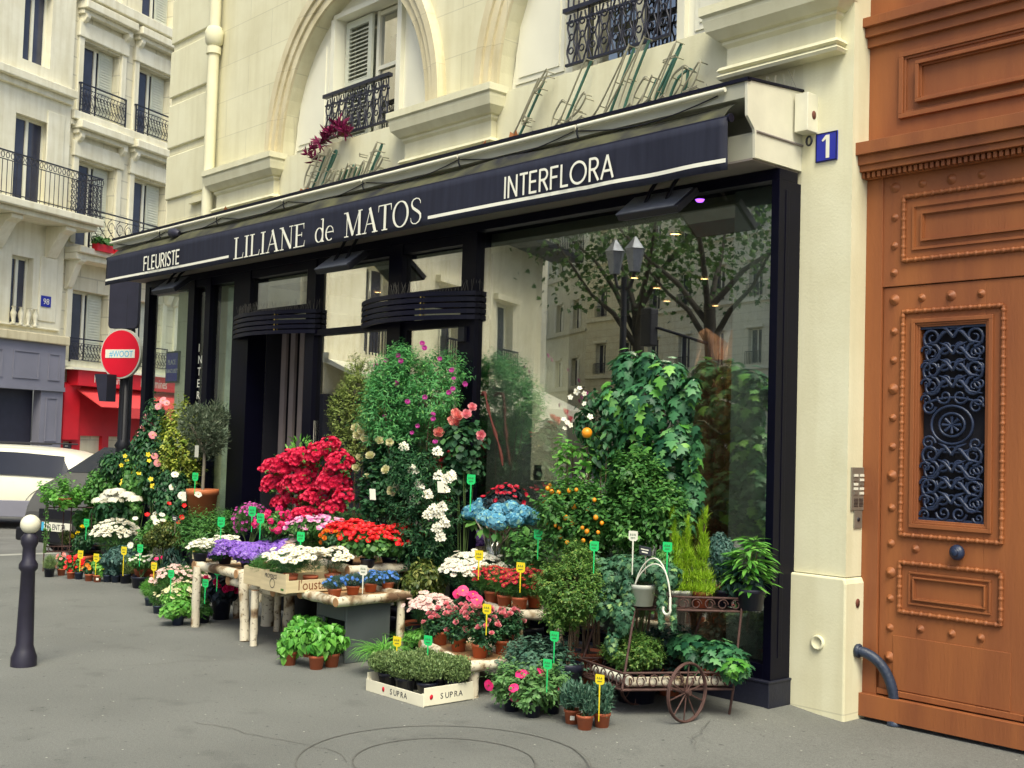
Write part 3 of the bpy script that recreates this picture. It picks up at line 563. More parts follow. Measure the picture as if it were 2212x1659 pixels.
# fixed overpanel
m = MB(); rope(m, .64, 2.20, 2.82, 3.22, YD - .018); m.build('rope_moulding', 'orange_wood', door)
m = MB(); raised_frame(m, .70, 2.14, 2.88, 3.16, YD - .01, .012, .012); raised_frame(m, .76, 2.08, 2.93, 3.11, YD - .01, .012, .02); m.build('overpanel', 'orange_wood', door)
studs([(.575, 3.29, .028), (.575, 3.10, .022), (.575, 2.92, .022), (.575, 2.75, .022), (.76, 3.29, .022), (.95, 3.29, .028), (1.14, 3.29, .022)], YD - .01, door)

# ------------------------------------------------------------------ shop front (dark painted timber, glass, interior)
sf = MB(); G = .05
sf.box(-9.27, 0, -.0, .20, 3.36, 3.43)                       # head beam
sf.box(-9.25, -3.1, .012, .16, 3.27, 3.36)
for x0, x1, y0, y1, z0, z1 in ((-9.27, -9.15, 0, .12, 0, 3.36), (-8.13, -7.98, 0, .14, 0, 3.358), (-7.72, -7.60, 0, .14, 0, 3.358), (-7.07, -6.72, 0, .22, 0, 3.358), (-5.60, -5.44, -.0, .16, 0, 3.358), (-4.23, -4.03, 0, .16, 0, 3.358), (-3.19, -3.0, 0, .16, 0, 3.358), (-.06, 0, 0, .26, .15, 3.36)):
    sf.box(x0, x1, y0, y1, z0, z1)
sf.box(0.0, .004, .07, .11, .3, 3.3); sf.box(-3.0, -.06, 0.0, .12, .16, .26)
sf.box(-5.44, -4.23, 0, .14, 0, .7); sf.box(-4.03, -3.19, .03, .12, 2.82, 2.92); sf.box(-5.44, -4.23, .0, .10, 2.60, 2.66); sf.box(-4.03, -3.19, .03, .1, 2.58, 2.66); sf.box(-4.03, -3.97, .03, .1, .1, 2.58); sf.box(-3.25, -3.19, .03, .1, .1, 2.58); sf.box(-3.97, -3.25, .03, .1, .1, .3)
sf.box(-6.72, -5.60, .02, .14, 2.86, 2.93)
SF = sf.build('shop_front', 'navy_frame', B, bevel=.004)
m = MB(); m.box(-3.05, .012, -.03, .25, -.02, .15); m.box(-3.05, .018, -.036, .25, .15, .165); m.build('plinth', 'plinth_paint', SF, bevel=.004)
def pane(name, x0, x1, z0, z1, y, mt='shop_glass'):
    m = MB(); m.box(x0, x1, y, y + .008, z0, z1); return m.build(name, mt, SF)
pane('display_window', -3.0, -.06, .26, 3.36, .045)
pane('transom_pane', -4.03, -3.19, 2.92, 3.27, .05); pane('door_pane', -3.97, -3.25, .3, 2.58, .06, 'door_glass'); pane('window_pane', -5.44, -4.23, .7, 2.60, .05); pane('transom_pane', -5.44, -4.23, 2.66, 3.27, .05); pane('transom_pane', -6.72, -5.60, 2.93, 3.27, .05)
pane('window_pane', -9.15, -8.13, .1, 3.27, .05, 'side_glass'); pane('window_pane', -7.98, -7.72, .1, 3.27, .05, 'side_glass'); pane('window_pane', -7.60, -7.07, .1, 3.27, .05, 'side_glass')
m = MB(); c = at(996, 722, y=-.02); m.box(c[0] - .03, c[0] + .05, -.03, .0, c[2] - .06, c[2] + .06); m.build('door_closer', 'black_iron', SF)
# entrance: slatted screen set back in the dark doorway
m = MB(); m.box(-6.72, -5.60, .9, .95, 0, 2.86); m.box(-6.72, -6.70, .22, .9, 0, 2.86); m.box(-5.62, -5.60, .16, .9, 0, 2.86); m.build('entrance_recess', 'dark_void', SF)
m = MB()
for i in range(6): x = -6.66 + i * .18; m.box(x + .06, x + .15, .34, .37, .05, 2.7)
m.build('slatted_screen', 'slat_grey', SF)
# interior room
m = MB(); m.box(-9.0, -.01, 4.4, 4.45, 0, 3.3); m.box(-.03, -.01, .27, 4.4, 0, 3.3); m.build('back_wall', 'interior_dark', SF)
m = MB(); m.add([(-6.72, .2, 3.2), (-.02, .2, 3.2), (-.02, 4.4, 3.2), (-6.72, 4.4, 3.2)], [(3, 2, 1, 0)]); m.build('ceiling', 'ceiling_paint', SF)
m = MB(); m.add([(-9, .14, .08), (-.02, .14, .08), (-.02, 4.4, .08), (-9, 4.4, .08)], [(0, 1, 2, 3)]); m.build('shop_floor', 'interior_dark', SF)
m = MB(); m.box(-.46, -.07, .14, .5, .1, 3.36); m.build('concrete_pillar', 'concrete', SF)
m = MB(); m.box(-2.98, -2.44, .16, .55, .1, 3.2); m.build('concrete_pillar', 'concrete', SF)
m = MB(); m.box(-2.44, -1.1, .16, .3, .1, 1.32); m.build('low_wall', 'concrete', SF)
m = MB(); m.box(-7.52, -7.2, .18, .235, .1, 3.25); m.build('concrete_pillar', 'concrete', SF)
# downlights in the shop ceiling
k = 0
for (u, v) in ((1337, 459), (1183, 485), (1458, 505), (1521, 602), (1545, 660), (1370, 600), (1418, 622), (1372, 690), (797, 551), (816, 631), (690, 640), (1260, 690), (1000, 700), (1440, 650)):
    c = at(u, v, z=3.19)
    if not (.25 < c[1] < 4.3 and -6.6 < c[0] < .1): continue
    R_ = thing('downlight', ['warm round downlight in the shop ceiling behind the glass'][0], 'ceiling light', c, 'downlights in the shop ceiling')
    m = MB(); m.lathe([(.0, -.002), (.036, -.002)], c, 14); m.build('bulb', 'lamp_glow', R_); m = MB(); m.lathe([(.036, -.004), (.05, -.004), (.052, .008)], c, 14); m.build('rim', 'ceiling_paint', R_); k += 1
    if k % 2 == 1:
        ld = bpy.data.lights.new('downlight_lamp', 'SPOT'); ld.energy = 85; ld.spot_size = 2.2; ld.spot_blend = .6; ld.color = (1, .85, .62); ld.shadow_soft_size = .05; lo = bpy.data.objects.new('lamp', ld); COL.objects.link(lo); lo.parent = R_; lo.location = (0, 0, -.03)
c = at(1512, 431, z=3.19); m = MB(); m.lathe([(0, -.02), (.02, -.015), (.03, 0)], c, 10); rooted(m, 'purple_light', 'purple_glow', 'small purple light on the shop ceiling right of the others', 'ceiling light', c)
# sticker with card logos colours on the window
c = at(672, 935, y=.04); S_ = thing('window_sticker', 'small white and blue card payment sticker on the window glass', 'sticker', c)
m = MB(); m.box(c[0] - .045, c[0] + .045, .038, .044, c[2] - .12, c[2] + .12); m.build('backing', 'tag_white', S_)
m = MB(); m.box(c[0] - .035, c[0] + .035, .034, .038, c[2] + .03, c[2] + .10); m.build('blue_field', 'ink_blue', S_)
m = MB(); m.box(c[0] - .035, c[0] + .035, .034, .038, c[2] - .04, c[2] - .01); m.build('red_field', 'rest_cloth', S_)
m = MB(); m.box(c[0] - .035, c[0] + .035, .034, .038, c[2] - .10, c[2] - .06); m.build('dark_field', 'plate_blue', S_)
# vertical lettering on the narrow pane
zc = at(432, 750, y=.045)
for i, ch in enumerate("INTERFLORA"):
    p = at(432, 750, y=.043); zz = p[2] - i * .135
    if zz < .5: break
    text('vertical_letter', ch, 'letter_white', .13, (p[0] - .035, .043, zz - .05), (1, 0, 0), (0, 0, 1), (0, -1, 0), SF, ext=.001)

# ------------------------------------------------------------------ awning
A = thing('awning', 'navy shop awning with white lettering LILIANE de MATOS along its valance', 'awning', (-4.7, .24, 3.45))
m = MB(); prof = [(.235, 3.97), (-.36, 3.92), (-.36, 3.815), (-.33, 3.81), (-.06, 3.79), (-.06, 3.62), (-.27, 3.612), (-.27, 3.60), (-.265, 3.45), (.235, 3.45)]
m.prism(prof, (-9.44, 0, 0), (0, 1, 0), (0, 0, 1), (9.42, 0, 0)); m.build('casing', 'box_front', A)
m = MB(); cap = [(.235, 3.972), (-.362, 3.922), (-.352, 3.70), (-.28, 3.63), (-.272, 3.60), (-.267, 3.448), (.235, 3.448)]
m.prism(cap, (-.018, 0, 0), (0, 1, 0), (0, 0, 1), (.02, 0, 0)); m.build('end_cap', 'old_white', A)
m = MB(); m.tube([(.006, .25, 3.615), (.006, -.26, 3.615)], .008, 6); m.build('cap_trim', 'soffit', A)
m = MB(); m.box(-9.45, .012, -.375, -.34, 3.915, 3.935); m.prism([(.24, 3.975), (-.37, 3.925), (-.37, 3.94), (.24, 3.99)], (-9.45, 0, 0), (0, 1, 0), (0, 0, 1), (9.462, 0, 0)); m.build('top_flashing', 'navy_slat', A)
m = MB(); m.box(-9.40, -.02, -.27, .235, 3.436, 3.449); m.build('soffit_board', 'soffit', A)
m = MB(); xs_ = np.linspace(-9.46, -.14, 8)
for a, b_ in zip(xs_[:-1], xs_[1:]): m.tube([(a + .01, -.385, 3.885), (b_ - .012, -.385, 3.885)], .016, 8)
m.build('neon_tube', 'tube_white', A)
m = MB()
for k in range(7):
    a = -9.3 + k * 1.3; m.tube([(a + .16 * t, -.372, 3.86 - .07 * math.sin(PI * t / 8)) for t in range(9)], .005, 5)
for a in xs_[1:-1]: m.tube([(a, -.385, 3.885), (a, -.385, 3.83), (a, -.37, 3.80)], .007, 5)
m.build('cable', 'black_iron', A)
# cloth from the roller to the front bar: sagging, mossy
m = MB(); NX = 120; rows = 8; vs = []
for i in range(NX + 1):
    x = -9.32 + 9.22 * i / NX; w1 = .010 * math.sin(x * 2.3) + .008 * math.sin(x * 5.1 + 1)
    for j in range(rows + 1):
        t = j / rows; y = -.31 - .150 * t ** .8; z = 3.80 - .115 * t ** 1.3 + w1 * math.sin(PI * t) * 1.5
        vs.append((x, y, z))
m.add(vs, [(i * (rows + 1) + j, i * (rows + 1) + j + 1, (i + 1) * (rows + 1) + j + 1, (i + 1) * (rows + 1) + j) for i in range(NX) for j in range(rows)], 0, True)
m.build('canopy_cloth', 'moss_cloth', A)
m = MB(); m.tube([(-9.36, -.452, 3.672), (-.06, -.452, 3.672)], .020, 12); m.tube([(-.06, -.452, 3.672), (-.045, -.452, 3.672)], .028, 12); m.build('front_bar', 'navy_slat', A)
m = MB(); vs = []; rows = 6
def valy(x, t): return -.470 - .010 * t * math.sin(x * 1.9) - (.012 * t * math.sin((x + 1.2) * 9) if x > -1.3 else 0) * (1 if x > -1.3 else 0)
for i in range(NX + 1):
    x = -9.33 + 9.27 * i / NX
    for j in range(rows + 1):
        t = j / rows; vs.append((x, valy(x, t), 3.675 - .33 * t))
m.add(vs, [(i * (rows + 1) + j, (i + 1) * (rows + 1) + j, (i + 1) * (rows + 1) + j + 1, i * (rows + 1) + j + 1) for i in range(NX) for j in range(rows)], 0, True)
V = m.build('valance', 'valance_cloth', A); md = V.modifiers.new("thickness", 'SOLIDIFY'); md.thickness = .004; md.offset = -1
def stripe(x0, x1):
    m = MB(); n = int((x1 - x0) / .08); vs = []
    for i in range(n + 1):
        x = x0 + (x1 - x0) * i / n
        for z in (3.392, 3.418): t = (3.675 - z) / .33; vs.append((x, valy(x, t) - .007, z))
    m.add(vs, [(2 * i, 2 * i + 2, 2 * i + 3, 2 * i + 1) for i in range(n)], 0); m.build('stripe', 'letter_white', V)
stripe(-9.32, at(495, 558, y=-.475)[0]); stripe(at(925, 475, y=-.475)[0], -.07)
# serif capitals drawn as strokes
def ell(cx, cz, rx, rz, a0, a1, n=24): return [(cx + rx * math.cos(a), cz + rz * math.sin(a)) for a in np.linspace(a0, a1, n)]
S_T, S_N = .150, .045
def sv(x, z0=0, z1=1, w=S_T): return ([(x, z0), (x, z1)], w)
def sh(x0, x1, z, w=S_N): return ([(x0, z), (x1, z)], w)
def serf(x, z, l=.13): return ([(x - l, z), (x + l, z)], S_N)
SER = {
 'L': (.60, [sv(.14), serf(.14, .983), sh(.0, .56, .017), ([(.54, 0.02), (.585, .25)], [.05, .01])]),
 'I': (.34, [sv(.16), serf(.16, .983), serf(.16, .017)]),
 'A': (.74, [([(.10, .02), (.36, .99)], .04), ([(.33, 1.0), (.62, .0)], S_T), sh(.2, .5, .36), serf(.10, .017, .10), serf(.61, .017, .13)]),
 'N': (.76, [([(.14, 0), (.14, 1)], .04), ([(.12, .98), (.60, .03)], S_T), ([(.62, .0), (.62, 1)], .04), serf(.10, .983, .1), serf(.14, .017, .1), serf(.62, .983, .1)]),
 'E': (.62, [sv(.14), sh(0, .52, .983), sh(.18, .42, .52), sh(0, .56, .017), ([(.50, .97), (.52, .76)], [.04, .008]), ([(.54, .03), (.58, .25)], [.045, .008]), ([(.42, .42), (.42, .62)], [.02, .02])]),
 'M': (.92, [([(.13, 0), (.13, .98)], .04), ([(.12, .99), (.44, .05)], S_T), ([(.43, .02), (.74, .98)], .04), sv(.76), serf(.08, .983, .1), serf(.13, .017, .1), serf(.80, .983, .1), serf(.76, .017, .13)]),
 'T': (.66, [sv(.32), sh(.02, .62, .983), serf(.32, .017), ([(.035, .98), (.015, .74)], [.05, .008]), ([(.605, .98), (.625, .74)], [.05, .008])]),
 'O': (.80, [(ell(.38, .5, .32, .49, PI / 2, PI / 2 + 2 * PI, 33), [.04 + .085 * abs(math.cos(a)) for a in np.linspace(PI / 2, PI / 2 + 2 * PI, 33)])]),
 'S': (.56, [([(.46, .76), (.45, .86), (.38, .95), (.27, .985), (.15, .95), (.085, .86), (.08, .75), (.13, .64), (.26, .54), (.38, .45), (.46, .35), (.47, .22), (.41, .09), (.28, .02), (.15, .04), (.07, .12), (.045, .27)], [.012, .03, .035, .04, .05, .075, .09, .105, .115, .115, .105, .09, .06, .04, .035, .03, .012])]),
 'd': (.56, [sv(.43, 0, .98, .095), ([(.33, .96), (.43, .98)], .03), (ell(.25, .31, .19, .30, .2, 2 * PI - .2, 25), [.03 + .07 * abs(math.cos(a)) for a in np.linspace(.2, 2 * PI - .2, 25)]), serf(.45, .017, .07)]),
 'e': (.50, [(ell(.24, .31, .19, .30, 0, 1.7 * PI, 25), [.03 + .07 * abs(math.cos(a)) * (a > PI / 2) for a in np.linspace(0, 1.7 * PI, 25)]), sh(.08, .43, .36)]),
}
def serif_word(word, x0, x1, z0, h, parent, name='lettering', y=-.489, mt='letter_white', an=(1, 0, 0)):
    tot = sum(SER[c_][0] for c_ in word); k = (x1 - x0) / tot; x = x0
    for i, c_ in enumerate(word):
        w_, st = SER[c_]; m = MB()
        for j, (pts, ws) in enumerate(st): m.ribbon([(p[0] * k, p[1] * h) for p in pts], [q * h * .95 for q in ws] if hasattr(ws, '__len__') else ws * h * .95, (x, y - .0006 * j, z0), (1, 0, 0), (0, 0, 1), (0, -.002, 0))
        m.build(name, mt, parent); x += w_ * k
vx = lambda u, v: at(u, v, y=-.48)[0]
serif_word("LILIANE", vx(506, 560), vx(662, 530), 3.362, .215, V); serif_word("de", vx(681, 527), vx(724, 520), 3.37, .215, V); serif_word("MATOS", vx(745, 516), vx(914, 485), 3.368, .218, V)
SAN = {'F': (.50, [[(.05, 0), (.05, 1)], [(.05, .96), (.44, .96)], [(.05, .52), (.40, .52)]]), 'L': (.46, [[(.05, 0), (.05, 1)], [(.05, .04), (.42, .04)]]), 'E': (.50, [[(.05, 0), (.05, 1)], [(.05, .96), (.44, .96)], [(.05, .52), (.40, .52)], [(.05, .04), (.44, .04)]]),
 'U': (.62, [[(.05, 1), (.05, .32)] + ell(.29, .30, .24, .27, PI, 2 * PI, 12) + [(.53, .32), (.53, 1)]]), 'R': (.56, [[(.05, 0), (.05, 1)], [(.05, .96), (.26, .96)] + ell(.26, .73, .20, .23, PI / 2, -PI / 2, 12) + [(.05, .5)], [(.24, .5), (.50, 0)]]), 'I': (.16, [[(.06, 0), (.06, 1)]]),
 'S': (.50, [[(.42, .82), (.37, .93), (.25, .97), (.12, .92), (.06, .80), (.10, .66), (.25, .54), (.40, .42), (.44, .25), (.38, .09), (.24, .03), (.10, .07), (.04, .2)]]), 'T': (.50, [[(.25, 0), (.25, .96)], [(.02, .96), (.48, .96)]]), 'N': (.62, [[(.05, 0), (.05, 1)], [(.05, .98), (.53, .02)], [(.53, 0), (.53, 1)]]),
 'O': (.92, [ell(.43, .5, .40, .46, 0, 2 * PI, 33)]), 'A': (.66, [[(.02, 0), (.31, .99)], [(.31, .99), (.60, 0)], [(.13, .33), (.49, .33)]])}
def sans_word(word, x0, x1, z0, h, parent, w=.105, y=-.489, mt='letter_white', name='lettering'):
    tot = sum(SAN[c_][0] + .06 for c_ in word); k = (x1 - x0) / tot; x = x0
    for c_ in word:
        m = MB()
        for j, pts in enumerate(SAN[c_][1]): m.ribbon([(p[0] * k, p[1] * h) for p in pts], w * h, (x, y - .0006 * j, z0), (1, 0, 0), (0, 0, 1), (0, -.002, 0))
        m.build(name, mt, parent); x += (SAN[c_][0] + .06) * k
sans_word("INTERFLORA", vx(1090, 437), vx(1331, 385), 3.432, .165, V, .105); sans_word("FLEURISTE", vx(311, 592), vx(390, 575), 3.428, .16, V, .12)

# ------------------------------------------------------------------ louvred canopies over the doors
def louvre(label, x0, x1, bul, xm):
    T = thing('louvre_canopy', label, 'canopy', ((x0 + x1) / 2, 0, 2.62))
    for i in range(5):
        z = 2.622 + i * .050; m = MB(); n = 28; vs = []
        for k in range(n + 1):
            t = k / n; x = x0 + (x1 - x0) * t; y = -bul * math.sin(PI * min(1, t * .98 + .02)) ** .8 - .015
            tx = x1 - x0; vs += [(x, y, z), (x, y, z + .037), (x, y + .06, z + .041), (x, y + .06, z + .006)]
        m.add(vs, [(4 * k + a, 4 * (k + 1) + a, 4 * (k + 1) + (a + 1) % 4, 4 * k + (a + 1) % 4) for k in range(n) for a in range(4)]); m.add(vs[:4], [(0, 1, 2, 3)]); m.add(vs[-4:], [(3, 2, 1, 0)])
        m.build('slat', 'navy_slat', T)
    for t in (.12, .70):
        x = x0 + (x1 - x0) * t; y = -bul * math.sin(PI * t) ** .8; m = MB(); m.tube([(x, y + .03, 2.63), (x, y + .03, 2.86)], .008, 8)
        for i in range(4): m.tube([(x, y - .004, 2.655 + i * .052), (x, y - .004, 2.674 + i * .052)], .007, 6)
        m.build('spacer', 'brass', T)
    m = MB(); rng = random.Random(3)
    for k in range(60):
        t = k / 59; x = x0 + (x1 - x0) * t; y = -bul * math.sin(PI * t) ** .8 + .03
        for q in range(2): m.tube([(x, y, 2.86), (x + rng.uniform(-.03, .03), y + rng.uniform(-.03, .03), 2.95 + rng.uniform(-.01, .02))], .0009, 3, caps=False)
    m.build('bird_spikes', 'spike_metal', T)['kind'] = 'stuff'
louvre('curved navy louvre canopy over the slatted entrance, left one', -6.98, -5.40, .22, 0); louvre('curved navy louvre canopy over the narrow glazed door, right one', -4.58, -2.98, .25, 0)
# ------------------------------------------------------------------ heaters under the soffit
def heater(u, v, label, s=1.0):
    c = at(u, v, y=-.28); T = thing('patio_heater', label, 'heater', (c[0], c[1], c[2])); ang = math.radians(38)
    ax = np.array([.27 * s, 0, 0]); dn = np.array([0, -math.cos(ang), -math.sin(ang)]) * .13 * s; nn = np.array([0, -math.sin(ang), math.cos(ang)]) * .025
    m = MB(); m.obox(c, ax, dn, nn); m.build('body', 'black_iron', T, bevel=.006)
    m = MB(); m.obox(c - nn * 1.15, ax * .9, dn * .88, nn * .12)
    m.obox(c + nn * 1.1 + np.array([-.02, 0, 0]), ax * .96, dn * .93, nn * .12); m.build('panel', 'heater_face', T)
    for sx in (-.35, .35):
        m = MB(); p = c + ax * sx * 2 * .5; m.tube([p + nn, p + np.array([0, .04, .12]), (p[0], p[1] + .10, 3.44)], .014, 6); m.build('bracket', 'black_iron', T)
heater(1420, 442, 'black patio heater under the awning at the big window'); heater(738, 567, 'black patio heater under the awning above the slatted entrance'); heater(372, 617, 'black patio heater under the awning at its far left end')

# ------------------------------------------------------------------ small things on the wall
c = at(1786, 317, y=YW - .01); T = thing('number_plate', 'blue enamel house number plate reading 1 on the cream wall', 'number plate', c)
m = MB(); m.box(c[0] - .08, c[0] + .08, YW - .016, YW - .004, c[2] - .095, c[2] + .095); m.build('plate', 'plate_blue', T, bevel=.003)
m = MB(); 
for a in ((c[0] - .078, c[0] + .078, c[2] - .093, c[2] - .088), (c[0] - .078, c[0] + .078, c[2] + .088, c[2] + .093), (c[0] - .078, c[0] - .073, c[2] - .088, c[2] + .088), (c[0] + .073, c[0] + .078, c[2] - .088, c[2] + .088)): m.box(a[0], a[1], YW - .019, YW - .016, a[2], a[3])
m.build('border', 'tag_green', T) if False else m.build('border', 'navy_slat', T)
m = MB(); m.ribbon([(.012, -.075), (.012, .075)], .026, (c[0], YW - .018, c[2]), (1, 0, 0), (0, 0, 1), (0, -.002, 0)); m.ribbon([(-.028, .04), (.004, .066)], [.012, .022], (c[0], YW - .0186, c[2]), (1, 0, 0), (0, 0, 1), (0, -.002, 0)); m.build('numeral', 'tag_white', T)
c = at(1742, 255, x=.03); T = thing('alarm_box', 'cream alarm box with a dark red button beside the awning end', 'alarm box', (c[0], c[1], c[2]))
m = MB(); m.box(.02, .12, .12, .24, 3.68, 3.93); m.build('housing', 'old_white', T, bevel=.004); m = MB(); m.lathe([(0, .004), (.022, .003), (.022, 0)], (0, 0, 0), 14); m.v = [(.12 + z, .19 + x, 3.79 + 1.3 * y) for x, y, z in m.v]; m.build('button', 'rust_brown', T)
m = MB(); m.tube([(.08 + .02 * math.sin(a), .2, 3.66 - .03 + .03 * math.cos(a)) for a in np.linspace(0, 2 * PI, 12)], .007, 6); m.build('cable_loop', 'black_iron', T)
# street name plate
c = at(373, 793, y=YW - .02); T = thing('street_name_plate', 'blue enamel street name plate PLACE FRANZ LISZT behind the left shop window', 'street sign', c); hw, hh = .165, .19
m = MB(); m.box(c[0] - hw, c[0] + hw, YW - .03, YW - .004, c[2] - hh, c[2] + hh); m.build('border', 'lf_deep', T)
m = MB(); m.box(c[0] - hw + .02, c[0] + hw - .02, YW - .034, YW - .03, c[2] - hh + .02, c[2] + hh - .02); m.build('plate', 'plate_blue', T)
for i, (s_, sz) in enumerate((("PLACE", .085), ("FRANZ LISZT", .066))): text('lettering', s_, 'tag_white', sz, (c[0], YW - .0345, c[2] + .03 - i * .10), (1, 0, 0), (0, 0, 1), (0, -1, 0), T, ext=.001, align='CENTER', xs=.85)
# intercom on the jamb
def jam(u, v): return at(u, v, x=.385)
T = thing('intercom', 'brushed metal intercom panel with eight name buttons on the door jamb', 'intercom', jam(1857, 1056))
c = jam(1857, 1056); c[1] = .35; m = MB(); m.box(.381, .391, .272, .425, c[2] - .135, c[2] + .135); m.build('panel', 'intercom_metal', T, bevel=.002)
for i in range(5):
    for j in (-1, 1):
        m = MB(); yc = c[1] + j * .034; z = c[2] + .085 - i * .028; m.box(.391, .396, yc - .022, yc + .022, z - .008, z + .008); m.build('name_button', 'tag_white' if (i + j) % 3 else 'intercom_metal', T)
m = MB()
for i in range(6): m.box(.391, .393, c[1] - .05, c[1] - .006, c[2] - .065 - i * .009, c[2] - .0615 - i * .009); m.box(.391, .393, c[1] + .006, c[1] + .05, c[2] - .065 - i * .009, c[2] - .0615 - i * .009)
m.build('speaker_slots', 'black_iron', T)
c = jam(1853, 1122); T = thing('lock_plate', 'small square metal key switch plate below the intercom', 'lock', c); m = MB(); m.box(.381, .389, c[1] - .045, c[1] + .045, c[2] - .055, c[2] + .055); m.build('plate', 'intercom_metal', T, bevel=.002)
m = MB(); m.lathe([(0, .006), (.012, .006), (.014, 0)], (0, 0, 0), 12); m.v = [(.389 + z, c[1] + x, c[2] + y) for x, y, z in m.v]; m.build('key_hole', 'black_iron', T)
# bent guard pipe at the foot of the door
pts2 = [(1848, 1408), (1872, 1408), (1895, 1425), (1912, 1452), (1922, 1485), (1928, 1520), (1932, 1560)]
p0 = at(1850, 1405, x=.40); pe = at(1933, 1566, z=-.04); m = MB(); P = []
for i in range(14):
    t = i / 13; a = t * PI / 2; P.append((p0[0] + (pe[0] - p0[0]) * math.sin(a) ** 1.0, p0[1] + (pe[1] - p0[1]) * math.sin(a), pe[2] + (p0[2] - pe[2]) * (math.cos(a) ** .72)))
m.tube(P, .032, 14); m.lathe([(.032, 0), (.042, .004), (.045, .02), (.034, .03)], (0, 0, 0), 14)
k = len(m.v) - 14 * 4; m.v[k:] = [(.40 + z, p0[1] + x, p0[2] + y) for x, y, z in m.v[k:]]
m.lathe([(.05, 0), (.048, .02), (.032, .03)], (pe[0], pe[1], pe[2]), 14)
rooted(m, 'guard_pipe', 'pipe_blue', 'thick dark bent iron guard pipe curving from the jamb to the ground', 'guard rail', (pe[0], pe[1], pe[2]))

# ------------------------------------------------------------------ unlit neon script signs standing on the awning box
def script(name, label, strokes, x0, x1, z0, h, shear=.75):
    T = thing(name, label, 'neon sign', ((x0 + x1) / 2, YW - .12, z0)); X = lambda p: (x0 + (x1 - x0) * p[0] + shear * p[1] * h * .6, z0 + h * p[1])
    m = MB(); b2 = MB(); rng = random.Random(7)
    for st, thick in strokes:
        # smooth the stroke
        P = [np.array(p, float) for p in st]; Q = []
        for i in range(len(P) - 1):
            a = P[max(i - 1, 0)]; b_ = P[i]; c_ = P[i + 1]; d_ = P[min(i + 2, len(P) - 1)]
            for t in np.linspace(0, 1, 6)[:-1]: Q.append(.5 * ((2 * b_) + (-a + c_) * t + (2 * a - 5 * b_ + 4 * c_ - d_) * t * t + (-a + 3 * b_ - 3 * c_ + d_) * t ** 3))
        Q.append(P[-1])
        for off in (0, .018): m.tube([(X(q)[0] + off, YW - .13 - off, X(q)[1] + off * .3) for q in Q], .0048, 5, caps=False)
        if thick: b2 = MB(); b2.ribbon([X(q) for q in Q], .013, (0, YW - .08, 0), (1, 0, 0), (0, 0, 1), (0, .018, 0)); b2.build('letter_backing', 'neon_green', T)
        for q in Q[::5]: m.tube([(X(q)[0], YW - .13, X(q)[1]), (X(q)[0], YW - .04, X(q)[1])], .005, 4, caps=False)
    m.build('glass_tube', 'neon_tube', T)
CU = {'l': (.34, [([(0, .08), (.18, .5), (.30, .92), (.22, 1.0), (.12, .6), (.12, .08), (.34, .1)], 1)]), 'e': (.36, [([(0, .1), (.2, .2), (.28, .38), (.18, .46), (.08, .25), (.14, .02), (.36, .1)], 0)]),
 'u': (.42, [([(0, .1), (.08, .42), (.06, .1), (.16, .02), (.28, .2), (.32, .43), (.29, .06), (.42, .1)], 1)]), 'r': (.36, [([(0, .1), (.1, .44), (.12, .5), (.17, .42), (.27, .40), (.25, .08), (.36, .1)], 1)]),
 'i': (.24, [([(0, .1), (.1, .43), (.09, .05), (.24, .1)], 1), ([(.14, .62), (.15, .67)], 0)]), 's': (.32, [([(0, .1), (.17, .46), (.23, .22), (.15, .02), (.05, .06), (.32, .1)], 0)]),
 't': (.32, [([(0, .1), (.17, .85), (.12, .2), (.16, .03), (.32, .1)], 1), ([(.02, .60), (.28, .63)], 0)]), 'd': (.48, [([(.27, .38), (.12, .43), (.03, .2), (.12, .02), (.26, .15)], 0), ([(.26, .1), (.40, 1.0)], 1), ([(.29, .1), (.34, .02), (.48, .1)], 0)]),
 'a': (.42, [([(.27, .38), (.12, .43), (.03, .2), (.12, .02), (.25, .18), (.30, .43)], 0), ([(.30, .43), (.27, .06), (.42, .1)], 1)]), 'o': (.40, [([(.22, .44), (.06, .34), (.05, .08), (.2, .01), (.32, .2), (.24, .44), (.40, .38)], 1)]),
 'M': (.86, [([(-.08, .0), (.08, .2), (.30, 1.0)], 0), ([(.30, 1.0), (.28, .5), (.26, 0)], 1), ([(.28, .02), (.45, .5), (.62, 1.05)], 0), ([(.62, 1.05), (.58, .5), (.60, .08), (.72, .02), (.86, .1)], 1)]),
 'L': (.66, [([(.30, .35), (.40, .30), (.36, .22), (.28, .3), (.36, .7), (.50, 1.0), (.56, .92), (.48, .75), (.36, .7)], 0), ([(.36, .9), (.22, .3), (.12, .0)], 1), ([(.0, .04), (.12, .0), (.3, .06)], 0)]),
 'F': (.60, [([(.10, .75), (.02, .5), (.08, .2), (.25, .1), (.32, .3)], 0), ([(.42, .95), (.30, .4), (.18, 0)], 1), ([(.10, .85), (.35, .95), (.62, .92)], 0), ([(.22, .5), (.46, .54)], 0)]), ' ': (.30, []), '.': (.18, [([(.02, .02), (.05, .06)], 1)])}
def script_word(word, u0, v0, u1, v1, zb, h, label):
    tot = sum(CU[c_][0] for c_ in word); st = []; x = 0
    for c_ in word:
        for pts, th in CU[c_][1]: st.append(([((x + p[0]) / tot, p[1]) for p in pts], th))
        x += CU[c_][0]
    script('neon_script', label, st, at(u0, v0, y=YW - .1)[0], at(u1, v1, y=YW - .1)[0] - .08, zb, h, shear=.8)
script_word("Fleuriste", 655, 400, 838, 350, 4.08, .38, 'unlit script neon sign beginning with a looped capital, at the left arch')
script_word("L. de Matos", 1100, 290, 1525, 150, 4.09, .50, 'unlit script neon sign with a tall capital M, above the right of the awning')
